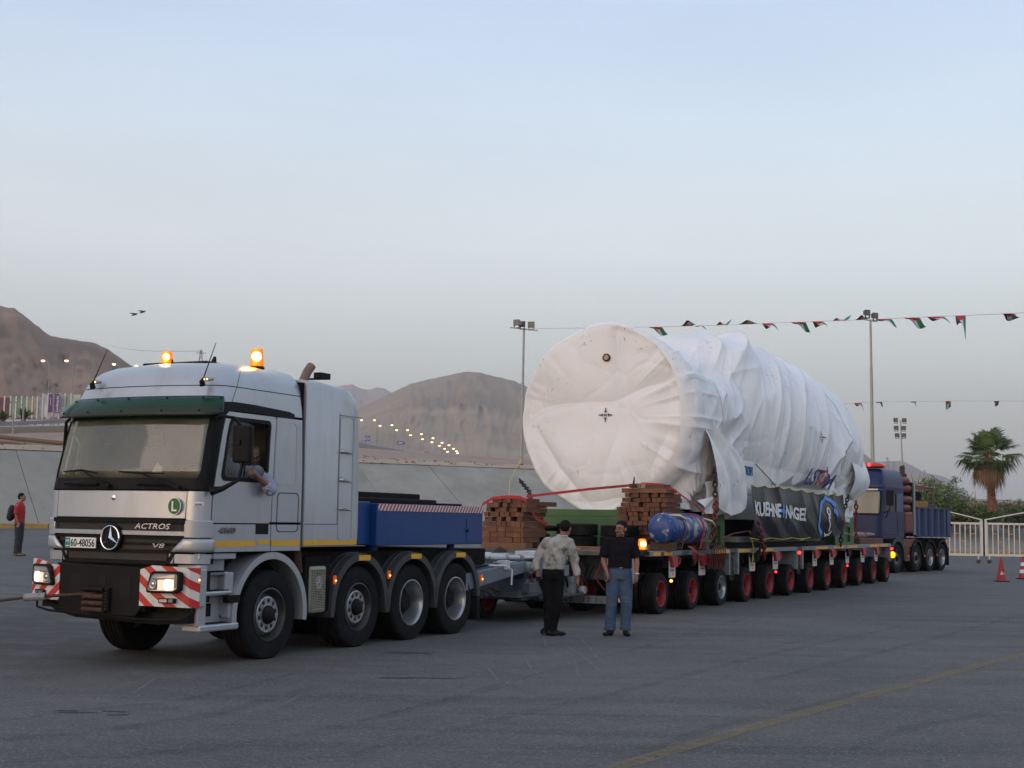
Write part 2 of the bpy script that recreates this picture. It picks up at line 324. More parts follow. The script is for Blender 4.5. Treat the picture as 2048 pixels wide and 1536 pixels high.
# faded yellow lane line (worn, broken paint)
yl=M('worn_yellow_paint',(.12,.11,.085),.8); n=yl.node_tree
def worn(m,cov=.5,c=(.27,.19,.08),al=.6,sc_=6):
    n=m.node_tree; p=n.nodes['Principled BSDF']; p.inputs['Base Color'].default_value=(*c,1)
    tc=n.nodes.new('ShaderNodeTexCoord'); t=n.nodes.new('ShaderNodeTexNoise'); t.inputs['Scale'].default_value=sc_; t.inputs['Detail'].default_value=10; t.inputs['Roughness'].default_value=.8
    n.links.new(tc.outputs['Object'],t.inputs['Vector']); mr=n.nodes.new('ShaderNodeMapRange'); mr.inputs[1].default_value=cov-.12; mr.inputs[2].default_value=cov+.12
    mr.inputs[4].default_value=al; n.links.new(t.outputs['Fac'],mr.inputs[0]); n.links.new(mr.outputs[0],p.inputs['Alpha'])
worn(yl,.5)
def line(pts,wd,mat_,name='lane_line',z=.005,solid=False):
    P=[Vector(p) for p in pts]; mb=MB()
    for a,b in zip(P[:-1],P[1:]):
        d=(b-a); d.z=0; d.normalize(); s=Vector((d.y,-d.x,0))*wd/2; up=Vector((0,0,z)); mb.add([a-s+up,a+s+up,b+s+up,b-s+up],[(0,1,2,3)])
    return tag(mb.build(name,mat_),kind='structure')
line([ground(1150,1560),ground(1500,1457),ground(1800,1375),ground(2100,1295)],.17,yl)
line([ground(1840,1180),ground(1960,1160),ground(2080,1140)],.14,yl)
tm_=M('tyre_mark',(.03,.03,.033),.75); worn(tm_,.5,(.034,.034,.035),.20,2.2); ps_=M('pale_scrape',(.3,.3,.3),.9); worn(ps_,.5,(.23,.225,.215),.32,9)
def curve(pts,wd,mat_,z,name):
    P=[ground(*p) for p in pts]; D=[]
    for i in range(len(P)-1):
        p0=P[max(0,i-1)];p1=P[i];p2=P[i+1];p3=P[min(len(P)-1,i+2)]
        for k in range(8): t=k/8; D.append(.5*((2*p1)+(p2-p0)*t+(2*p0-5*p1+4*p2-p3)*t*t+(3*p1-p0-3*p2+p3)*t**3))
    D.append(P[-1]); mb=MB(); L_=[]
    for i,p in enumerate(D):
        d=D[min(len(D)-1,i+1)]-D[max(0,i-1)]; d.z=0; d.normalize(); s=Vector((d.y,-d.x,0))*wd/2*(.35+.65*math.sin(pi*min(1,max(0,(i+1)/(len(D)+1))))**.5); zz=gz(p.x,p.y)+z; L_.append(((p-s).x,(p-s).y,zz)); L_.append(((p+s).x,(p+s).y,zz))
    mb.add(L_,[(2*i,2*i+1,2*i+3,2*i+2) for i in range(len(D)-1)]); tag(mb.build(name,mat_),kind='structure')
for i,(pts,wd) in enumerate([([(-60,1487),(200,1462),(420,1430),(640,1372)],.22),([(-60,1452),(200,1418),(380,1398),(600,1345)],.10),([(-60,1530),(300,1508),(560,1480),(800,1425),(1000,1375)],.20),([(720,1445),(950,1382),(1150,1330),(1380,1270),(1520,1228)],.07),([(700,1510),(1000,1440),(1300,1370),(1540,1310),(1800,1255)],.16),([(1300,1500),(1430,1455),(1560,1430),(1720,1385)],.12),([(1400,1240),(1500,1247),(1620,1257)],.06),([(1330,1312),(1440,1308),(1560,1292),(1700,1262)],.07),([(560,1280),(740,1292),(900,1300)],.10),([(1500,1370),(1700,1320),(1900,1270),(2080,1222)],.14),([(250,1500),(500,1520),(800,1515)],.08),([(1700,1500),(1850,1450),(2050,1420)],.16),([(1200,1200),(1500,1190),(1800,1170)],.14)]):
    curve(pts,wd,tm_,.0065+.0012*i,'tyre_mark')
for i,pts in enumerate([[(1160,1278),(1188,1312),(1212,1337)],[(1130,1292),(1172,1322),(1205,1352)],[(1082,1232),(1078,1262)],[(963,1330),(985,1352),(997,1370)],[(1000,1378),(1022,1366)],[(1052,1318),(1060,1340),(1088,1360)],[(1147,1320),(1156,1352)],[(1170,1372),(1152,1352)],[(1010,1283),(1040,1300)],[(268,1392),(312,1362)],[(560,1420),(600,1398)],[(90,1240),(140,1243),(170,1246)],[(700,1275),(760,1262)],[(1085,1262),(1092,1300)]]):
    curve(pts,.035 if i!=11 else .12,ps_,.024+.001*i,'scrape_mark')
# ------------------------------------------------------------------ concrete bank
BF=Vector((-21,60,0)); BD=Vector((.87,.493,0)).normalized(); BB=Vector((-BD.y,BD.x,0))
conc=M('concrete',(.28,.265,.225),.9,0,.5,.16,12,.02,dirt=(.23,.22,.185),ds=.45,dt=.5,stretch=(1,1,1))
conc2=M('concrete_b',(.30,.285,.245),.9,0,.6,.13,12,.02,dirt=(.25,.24,.20),ds=.6,dt=.52)
conc3=M('concrete_c',(.255,.245,.21),.9,0,.4,.18,12,.02,dirt=(.21,.205,.175),ds=.4,dt=.5)
bank=empty('embankment',kind='structure')
mbb=MB()
def bankp(t,s,h=0):   # s 0 foot .. 1 top
    f=BF+BD*t; z0=gz(f.x,f.y)+.05; ztop=4.55 if t<40 else 4.55-2.2*smooth01(44,52,t)
    L_=6.4*s; 
    return f+BB*L_*1.0+Vector((0,0,z0+(ztop-z0)*s))+Vector((0,-.5*h,.85*h))
k=0; t=-34.
while t<96:
    wd=4.35; g=.010
    mb=MB(); pts=[bankp(t+g,0),bankp(t+wd-g,0),bankp(t+wd-g,1),bankp(t+g,1)]
    hh=random.uniform(-.015,.02)
    top=[p+Vector((0,-.05,.08+hh)) for p in pts]; bot=[p+Vector((0,.1,-.15)) for p in pts]
    mb.hexa(bot,top); mb.build('concrete_panel',[conc,conc2,conc3][random.randrange(3)],bank); t+=wd
mb=MB(); mb.add([bankp(-34,-.01)+Vector((0,.12,-.1)),bankp(96,-.01)+Vector((0,.12,-.1)),bankp(96,1.0)+Vector((0,.12,-.05)),bankp(-34,1.0)+Vector((0,.12,-.05))],[(0,1,2,3)])
mb.build('joint_bed',M('joint_soil',(.16,.13,.10),.95),bank)
# yellow kerb
kerbm=M('kerb_yellow',(.40,.24,.06),.85,0,2,.15,dirt=(.25,.2,.13),ds=5,dt=.5)
kb=empty('kerb',kind='structure')
t=-34
while t<96:
    a=BF+BD*(t+.01)-BB*.9; b=BF+BD*(t+.99)-BB*.9; z=gz(a.x,a.y)
    mb=MB(); mb.hexa([a+Vector((0,0,z-.05)),b+Vector((0,0,z-.05)),b+BB*.3+Vector((0,0,z-.05)),a+BB*.3+Vector((0,0,z-.05))],[a+Vector((0,0,z+.22)),b+Vector((0,0,z+.22)),b+BB*.3+Vector((0,0,z+.22)),a+BB*.3+Vector((0,0,z+.22))])
    mb.build('kerb_stone',kerbm,kb,bevel=.015); t+=1.
mb=MB(); 
def kf(a,b):
    t=-34+130*a; p=BF+BD*t-BB*(.62-.62*b*1.1); return p+Vector((0,0,gz(p.x,p.y)+.12))
mb.grid(kf,40,2); tag(mb.build('gutter_slab',conc2),kind='structure')
# ------------------------------------------------------------------ terrain behind
cols=[-1200,-500,-200,0,60,130,300,500,720,860,1040,1250,1500,1750,1900,2048,2300,2900]
top=[bankp(0,1)]
rowsY=[1,88,100,135,260,500,1200,5200]
pyt=[ # pixel y per column for each depth (first = bank top handled apart)
 [895,880,878,876,873,876,886,896,905,912,924,944,962,985,1000,1003,1012,1030],
 [890,874,872,868,868,870,880,892,903,911,923,944,962,985,999,1002,1011,1028],
 [870,855,853,852,851,853,870,886,900,910,922,944,962,985,998,1001,1010,1026],
 [864,850,849,848,848,849,864,882,897,908,921,943,962,985,998,1001,1010,1026],
 [860,848,846,845,845,846,860,878,893,906,920,943,962,985,998,1001,1010,1026],
 [850,842,840,840,840,842,856,874,888,903,919,943,962,985,998,1001,1010,1026],
 [1000,1000,1002,1005,1005,1006,1010,1012,1018,1020,1024,1028,1032,1036,1040,1044,1050,1060]]
def terr():
    mb=MB(); nC=220; rows=[]
    px=np.linspace(cols[0],cols[-1],nC)
    r=[]
    # front row : follows bank top
    for x in px:
        # intersect column ray with bank line at top edge
        d=ray(x,950); d2=Vector((d.x,d.y,0)); o=BF+BB*6.4
        # solve  s*d2 = o + BD*t
        A=np.array([[d2.x,-BD.x],[d2.y,-BD.y]]); s_,t_=np.linalg.solve(A,np.array([o.x,o.y]))
        s_=max(40,min(160,s_)); tt=t_
        z=bankp(max(-60,min(120,tt)),1).z
        r.append(Vector((d.x*s_,s_,z-.02)))
    rows.append(r); first=r
    Ys=[0,1,2,3,4,5,6]
    for k,Y in enumerate([92,102,135,260,500,1200,5200]):
        rr=[]
        for i,x in enumerate(px):
            y=float(np.interp(x,cols,pyt[k])); YY=Y if k>1 else max(Y,first[i].y+(3 if k==0 else 12))
            if k==2: YY=max(YY,first[i].y+30)
            p=at(x,y,YY); p.z+=noise.noise(Vector((p.x*.15,p.y*.15,3)))*(.25 if k<2 else .1)
            rr.append(p)
        rows.append(rr)
    nR=len(rows); sub=4; full=[]
    for a in range(nR-1):
        for j in range(sub):
            t=j/sub; full.append([rows[a][i].lerp(rows[a+1][i],t)+Vector((0,0,(noise.noise(Vector((rows[a][i].x*.5,j*1.7+a,9)))*.15 if 0<j and a<2 else 0))) for i in range(nC)])
    full.append(rows[-1])
    mb.grid(lambda a,b:full[int(round(a*(len(full)-1)))][int(round(b*(nC-1)))],len(full),nC)
    return mb
soil=M('sandy_soil',(.30,.21,.155),.95,0,.12,.18,.8,.25,dirt=(.21,.15,.115),ds=.09,dt=.5)
tag(terr().build('terrain',soil,smooth='all'),kind='structure')
# pale sandy rim with rubble
rimm=M('sand_rim',(.36,.29,.21),.95,0,.4,.2,2,.1)
mb=MB()
def rf(a,b):
    t=-34+130*a; p=bankp(t,1)+BB*(b*1.8-.1); return p+Vector((0,0,.1+.35*math.sin(pi*b)*(0.7+.5*noise.noise(Vector((t*.8,b*3,1))))))
mb.grid(rf,200,6); tag(mb.build('berm',rimm,smooth='all'),kind='structure')
stone=M('rubble',(.22,.14,.10),.95,0,3,.3)
mb=MB()
for i in range(700):
    t=random.uniform(-20,60); b=random.random()
    p=Vector(rf((t+34)/130,b)); s=random.uniform(.05,.16); v=[p+Vector((random.uniform(-s,s),random.uniform(-s,s),random.uniform(-s*.3,s*.8))) for _ in range(4)]
    mb.add(v,[(0,1,2),(0,2,3),(0,3,1),(1,3,2)])
tag(mb.build('rubble',stone),'loose brown stones lying along the top rim of the concrete slope','rubble',kind='stuff')
# pipes on the rim (left)
pipe=M('brown_pipe',(.13,.075,.045),.8,0,3,.2)
for i,pp in enumerate([[(-60,871,86),(0,874,84),(60,880,82),(120,886,80),(330,905,78),(520,918,77)],[(-60,880,80),(0,884,79),(60,890,77.5),(118,897,76),(300,912,75)]]):
    P=[at(*p) for p in pp]; mb=MB(); mb.tube(P,.13 if i==0 else .09,8)
    tag(mb.build('pipe',pipe,smooth=True),['thick brown pipe running along the rim above the concrete slope','thin pipe lying lower on the rubble above the concrete slope'][i],'pipe')
# ------------------------------------------------------------------ mountains
def mountain(name,ridge,Dr,Df,foot,cA,cB,sx=1.,amp=1.,seed=0,nx=260,ny=90,pw=.8):
    m=M(name+'_rock',cA,1.,0,.004*2000/Dr,.14,.02,4.,dirt=cB,ds=.003*2000/Dr,dt=.47,spec=0)
    x0,x1=ridge[0][0],ridge[-1][0]; mb=MB(); vs=[]
    for i in range(nx):
        x=x0+(x1-x0)*i/(nx-1); yr=float(np.interp(x,[r[0] for r in ridge],[r[1] for r in ridge])); yf=float(np.interp(x,[r[0] for r in foot],[r[1] for r in foot]))
        yr+= (noise.noise(Vector((x*.12+seed,1,seed)))*1.6+noise.noise(Vector((x*.5+seed,2,seed)))*.7)
        for j in range(ny):
            t=j/(ny-1); D=Df+(Dr-Df)*t; tt=t**pw
            p=at(x,yf+(yr-yf)*tt,D)
            g=noise.noise(Vector((x*.010*sx+t*.8+seed,t*1.2,seed)))+.6*(1-abs(noise.noise(Vector((x*.030*sx+t*1.4+seed,t*2.2,seed+5)))*2))+.35*(1-2*abs(noise.noise(Vector((x*.075*sx-t*1.5,t*5,seed+9)))))+.15*noise.noise(Vector((x*.2,t*16,seed)))
            env=math.sin(pi*min(1,t*1.0))**.6 if t<1 else 0
            p=p+Vector(ray(x,800))*(-g*amp*(Dr-Df)*.16*env); vs.append(p)
    mb.v=[tuple(v) for v in vs]
    for i in range(nx-1):
        for j in range(ny-1): mb.f.append([i*ny+j,(i+1)*ny+j,(i+1)*ny+j+1,i*ny+j+1]); mb.m.append(0)
    # back slope
    b0=len(mb.v)
    for i in range(nx):
        p=Vector(mb.v[i*ny+ny-1]); q=p+Vector(ray(x0+(x1-x0)*i/(nx-1),800))*(Dr*.5); mb.v.append((q.x,q.y,-1))
    for i in range(nx-1): mb.f.append([i*ny+ny-1,(i+1)*ny+ny-1,b0+i+1,b0+i]); mb.m.append(0)
    tag(mb.build(name,m,smooth='all',recalc=False),kind='structure')
mountain('mountain_left',[(-1500,560),(-900,520),(-500,560),(-200,640),(-60,600),(0,612),(30,617),(60,640),(100,672),(112,674),(190,686),(215,698),(262,731),(330,772),(420,810),(520,850),(640,890)],1100,620,[(-1500,860),(0,840),(262,850),(640,900)],(.27,.185,.135),(.19,.135,.105),sx=1.3,amp=.8,seed=3)
mountain('mountain',[(560,905),(640,862),(720,815),(782,786),(820,768),(860,758),(900,750),(920,745),(935,743),(960,745),(990,753),(1005,756),(1030,762),(1060,776),(1120,805),(1200,820),(1300,850),(1420,870),(1560,880),(1680,888),(1718,900),(1726,908),(1733,910),(1744,921),(1800,940),(1880,960)],2600,1500,[(560,905),(720,893),(860,910),(1040,930),(1300,950),(1880,1000)],(.335,.255,.185),(.26,.198,.15),sx=1.,amp=.6,seed=11,nx=380)
mountain('mountain_far',[(480,790),(560,760),(640,778),(690,770),(705,769),(722,777),(738,780),(750,775),(768,776),(782,785),(840,800),(900,840)],4200,3200,[(480,880),(900,880)],(.40,.31,.27),(.32,.25,.23),sx=1.6,amp=.6,seed=23,nx=120,ny=40)
mountain('hill_far',[(1640,960),(1720,925),(1790,922),(1805,922),(1826,932),(1848,944),(1862,948),(1885,952),(1905,962),(1930,985),(1980,1015),(2100,1040)],4200,3400,[(1640,1000),(2400,1030)],(.24,.2,.185),(.2,.17,.16),sx=1.6,amp=.5,seed=31,nx=120,ny=30)
# ------------------------------------------------------------------ wheels
def tyre_mesh(r,wd,rim,name='tyre'):
    h=wd/2; prof=[(-h*.80,rim),(-h*.96,rim+(r-rim)*.18),(-h,rim+(r-rim)*.5),(-h*.93,r*.955),(-h*.84,r*.985)]
    mf=[0]*4; n=5; gw=.012
    lx=-h*.84
    step=(h*1.68)/n
    for i in range(n):
        a=-h*.84+i*step; prof+= [(a+gw,r),(a+step-gw,r)] if i==0 else [(a+gw,r),(a+step-gw,r)]
        if i<n-1: prof+=[(a+step-gw+.002,r-.014),(a+step+gw-.002,r-.014)]
    prof+=[(h*.84,r*.985),(h*.93,r*.955),(h,rim+(r-rim)*.5),(h*.985,rim+(r-rim)*.42),(h*.985,rim+(r-rim)*.38),(h*.96,rim+(r-rim)*.18),(h*.80,rim)]
    return prof
WM={}
def wheel(parent,u,w,r,wd,rim,style,rimmat=None,zc=None,name='wheel',f=1):
    """outer side faces +w ; w = outer tyre face ; f=1 near side"""
    key=(r,wd,rim,style,rimmat.name if rimmat else '',f)
    if key not in WM:
        mb=MB(VF); mb.lathe((0,-wd/2*f,0),(0,1*f,0),tyre_mesh(r,wd,rim),40)
        tm=mb.mesh('tyre',rubber,smooth=30)
        mb=MB(VF); o=(0,0,0); A=(0,f,0)
        if style=='front':   # flat hub face with ten holes
            mb.lathe(o,A,[(-.03,rim+.012),(-.012,rim+.014),(-.008,rim-.004),(-.05,rim-.03),(-.11,rim-.045),(-.13,rim*.80)],40,0)
            mb.lathe(o,A,[(-.14,rim*.84),(-.075,rim*.73),(-.05,rim*.70),(-.045,rim*.66)],40,1)
            # face plate with ten holes
            n=10; ro=rim*.66; ri=rim*.36; rc=(ro+ri)/2+.004; hr=.027; K=12
            for k in range(n):
                a0=2*pi*k/n; a1=2*pi*(k+1)/n; am=(a0+a1)/2
                outl=[]; 
                for q in range(5): a=a0+(a1-a0)*q/4; outl.append((ro*math.cos(a),ro*math.sin(a)))
                outl.append((.5*(ro+ri)*math.cos(a1),.5*(ro+ri)*math.sin(a1)))
                for q in range(5): a=a1+(a0-a1)*q/4; outl.append((ri*math.cos(a),ri*math.sin(a)))
                outl.append((.5*(ro+ri)*math.cos(a0),.5*(ro+ri)*math.sin(a0)))
                cx,cz=rc*math.cos(am),rc*math.sin(am); inn=[]
                for (x,z) in outl:
                    an=math.atan2(z-cz,x-cx); inn.append((cx+hr*math.cos(an),cz+hr*math.sin(an)))
                N=len(outl); vs=[(x,-.045*f,z) for x,z in outl]+[(x,-.047*f,z) for x,z in inn]+[(x,-.085*f,z) for x,z in inn]
                mb.add(vs,[(i,(i+1)%N,N+(i+1)%N,N+i) for i in range(N)]+[(N+i,N+(i+1)%N,2*N+(i+1)%N,2*N+i) for i in range(N)],1)
            mb.lathe(o,A,[(-.10,rim*.70),(-.10,.01)],24,2)
            mb.lathe(o,A,[(-.05,rim*.365),(-.02,rim*.35),(.0,rim*.30),(.012,rim*.2),(.014,.005)],24,2)
        elif style=='deep':
            mb.lathe(o,A,[(-.03,rim+.012),(-.006,rim+.014),(-.004,rim),(-.03,rim-.018),(-.05,rim-.022),(-.10,rim-.038),(-.19,rim-.045),(-.23,rim*.78)],40,0)
            mb.lathe(o,A,[(-.23,rim*.84),(-.215,rim*.6),(-.21,rim*.46)],40,2)
            mb.lathe(o,A,[(-.22,rim*.5),(-.12,rim*.46),(-.09,rim*.36),(-.085,.01)],24,2)
            for k in range(10):
                a=2*pi*k/10; mb.cyl((rim*.56*math.cos(a),-.21*f,rim*.56*math.sin(a)),(rim*.56*math.cos(a),-.185*f,rim*.56*math.sin(a)),.016,seg=6,m=2)
        else:  # small trailer rim, deep dish
            mb.lathe(o,A,[(-.03,rim+.008),(-.004,rim+.01),(-.003,rim-.002),(-.02,rim-.012),(-.07,rim-.02),(-.13,rim-.03),(-.15,rim*.75)],32,0)
            mb.lathe(o,A,[(-.15,rim*.8),(-.145,rim*.45),(-.11,rim*.42),(-.10,rim*.36),(-.10,.01)],32,1)
            for k in range(8):
                a=2*pi*k/8; mb.cyl((rim*.6*math.cos(a),-.145*f,rim*.6*math.sin(a)),(rim*.6*math.cos(a),-.12*f,rim*.6*math.sin(a)),.012,seg=6,m=2)
        mats=[alud,alu,blackm] if style!='small' else [rimmat,rimmat if rimmat is not redp else redp,lightgrey]
        if style=='deep': mats=[alu,alu,blackm]
        rm=mb.mesh('rim',mats,smooth=35)
        WM[key]=(tm,rm)
    tm,rm=WM[key]
    e=bpy.data.objects.new(name,None); COL.objects.link(e); e.parent=parent; e.location=(u,-w,zc if zc else r-.008); e.empty_display_size=.1
    a=bpy.data.objects.new('tyre',tm); COL.objects.link(a); a.parent=e
    b=bpy.data.objects.new('rim',rm); COL.objects.link(b); b.parent=e
    ang=random.uniform(0,6); a.rotation_euler=(0,ang,0); b.rotation_euler=(0,ang,0)
    return e
# ------------------------------------------------------------------ SILVER TRACTOR
O1=Vector((-2.8903,16.752,0)); RZ1=R(90-26.795)
tr=empty('heavy_tractor_truck',O1,RZ1,'silver eight-wheeled heavy haulage tractor with red and white striped bumper, pulling the convoy','truck')
HWC=1.16
UF=[(1.0,-1.33),(1.65,-1.345),(2.0,-1.33),(2.1,-1.31),(2.8,-1.15),(2.93,-1.13),(3.05,-1.10),(3.15,-1.06),(3.25,-1.02),(3.34,-.97),(3.42,-.88),(3.48,-.76),(3.52,-.58),(3.545,-.2)]
HW=[(1.0,1.16),(2.2,1.16),(2.9,1.135),(3.05,1.12),(3.15,1.11),(3.25,1.095),(3.34,1.06),(3.42,1.0),(3.48,.92),(3.52,.80),(3.545,.55)]
UB=.66
def cabP(q,z,off=0.):
    uf=interp(UF,z); hw=interp(HW,z); rc=.20 if z<2.9 else .20+.10*min(1,(z-2.9)/.5); bow=.06+.05*smooth01(2.6,3.1,z)
    s=1 if q>=0 else -1; a=abs(q)
    def pt(a):
        if a<=1: return Vector((uf+bow*a*a,a*(hw-rc)))
        if a<=2:
            th=(a-1)*pi/2; return Vector((uf+bow+rc-rc*math.cos(th),hw-rc+rc*math.sin(th)))
        uc=uf+bow+rc; return Vector((uc+(a-2)*(UB-uc)/1.72,hw))
    p=pt(a); e=1e-3; t=(pt(a+e)-pt(max(0,a-e))); 
    if t.length<1e-9: t=Vector((0,1))
    t.normalize(); n=Vector((-t.y,t.x))   # outward
    p=p+n*off
    return (p.x,-HWC+s*p.y,z)
def patch(mb,S,q0,q1,z0,z1,nq,nz,off,rim=.02,m=0):
    G=[[S(q0+(q1-q0)*i/nq,z0+(z1-z0)*j/nz,off) for j in range(nz+1)] for i in range(nq+1)]
    I=[[S(q0+(q1-q0)*i/nq,z0+(z1-z0)*j/nz,off-rim) for j in range(nz+1)] for i in range(nq+1)]
    N=nz+1; vs=[p for r in G for p in r]+[p for r in I for p in r]; K=(nq+1)*N
    fs=[(i*N+j,(i+1)*N+j,(i+1)*N+j+1,i*N+j+1) for i in range(nq) for j in range(nz)]
    for i in range(nq):
        fs.append((i*N,(i+1)*N,K+(i+1)*N,K+i*N)); fs.append((i*N+nz,(i+1)*N+nz,K+(i+1)*N+nz,K+i*N+nz))
    for j in range(nz):
        fs.append((j,j+1,K+j+1,K+j)); fs.append((nq*N+j,nq*N+j+1,K+nq*N+j+1,K+nq*N+j))
    mb.add(vs,fs,m); return mb
def ring(mb,S,out,inn,off,rim=.02,offi=None,m=0):
    n=len(out); offi=off if offi is None else offi
    A=[S(q,z,off) for q,z in out]; B=[S(q,z,offi) for q,z in inn]; C_=[S(q,z,off-rim) for q,z in out]; D=[S(q,z,offi-rim) for q,z in inn]
    fs=[]
    for i in range(n):
        j=(i+1)%n; fs+=[(i,j,n+j,n+i),(i,j,2*n+j,2*n+i),(n+i,n+j,3*n+j,3*n+i)]
    mb.add(A+B+C_+D,fs,m); return mb
def band(mb,S,pts,wd,off,m=0,rim=.01):
    """thin closed line along outline pts"""
    n=len(pts); inn=[]
    for i in range(n):
        a=pts[i-1]; b=pts[(i+1)%n]; d=Vector((b[0]-a[0],b[1]-a[1])); d.normalize(); inn.append((pts[i][0]-d.y*wd,pts[i][1]+d.x*wd))
    return ring(mb,S,pts,inn,off,rim,m=m)
cab=tr
# structure under the skins
mb=MB(VF)
patch(mb,cabP,-3.72,-2.0,1.3,2.08,12,3,-.03,.01); patch(mb,cabP,2.0,3.72,1.3,2.08,12,3,-.03,.01)
patch(mb,cabP,-3.72,-3.02,2.08,2.86,3,3,-.03,.01); patch(mb,cabP,3.02,3.72,2.08,2.86,3,3,-.03,.01)
patch(mb,cabP,-2.1,2.1,1.15,2.06,40,4,-.03,.01)
patch(mb,cabP,-3.72,3.72,2.84,2.95,50,1,-.03,.01)
mb.add([cabP(q,1.3,-.03) for q in np.linspace(-3.72,3.72,40)],[list(range(40))])
mb.add([(.655,-2.28,1.3),(.655,-.04,1.3),(.655,-.04,3.3),(.655,-2.28,3.3)],[(0,1,2,3)])
mb.build('inner_shell',under,cab,recalc=False)
# roof
mb=MB(VF); zs=[2.93,2.96,3.0,3.05,3.1,3.15,3.195]; zs2=[3.205,3.25,3.30,3.34,3.38,3.42,3.45,3.48,3.50,3.52,3.535,3.545]
def roofgrid(mb,zs):
    qs=list(np.linspace(-3.72,-2,10))+list(np.linspace(-2,-1,8))[1:]+list(np.linspace(-1,1,20))[1:]+list(np.linspace(1,2,8))[1:]+list(np.linspace(2,3.72,10))[1:]
    N=len(zs); vs=[cabP(q,z) for q in qs for z in zs]
    mb.add(vs,[(i*N+j,(i+1)*N+j,(i+1)*N+j+1,i*N+j+1) for i in range(len(qs)-1) for j in range(N-1)]); return qs
roofgrid(mb,zs); qs=roofgrid(mb,zs2)
mb.add([cabP(q,3.545) for q in qs],[list(range(len(qs)))])
# rear closing of roof
for i in range(len(zs2)-1): 
    a=cabP(-3.72,zs2[i]);b=cabP(3.72,zs2[i]);c=cabP(3.72,zs2[i+1]);d=cabP(-3.72,zs2[i+1]); mb.add([a,b,c,d],[(0,1,2,3)])
rf_=mb.build('roof',silver,cab,smooth=50)
mb=MB(VF); roofgrid(mb,[3.194,3.206]); 
for sgn in (1,): 
    mb.add([cabP(2.05,z,.002) for z in (2.95,3.05,3.15,3.25,3.34,3.42)]+[cabP(2.06,z,.002) for z in (2.95,3.05,3.15,3.25,3.34,3.42)],[(i,i+1,7+i,6+i) for i in range(5)])
for v in range(len(mb.v)): pass
mb.build('roof_seam',black,cab,recalc=False)
# roof hatch
mb=MB(VF); mb.box(-.35,.25,-1.75,-.75,3.53,3.57); mb.build('roof_hatch',black,cab,bevel=.015)
mb=MB(VF); mb.prism([(0,0),(.16,0),(.15,.09),(.12,.1)],lambda x,y,h:(-.1+x*.6,-.9+h,3.56+y),0,.03); mb.build('antenna_fin',black,cab)
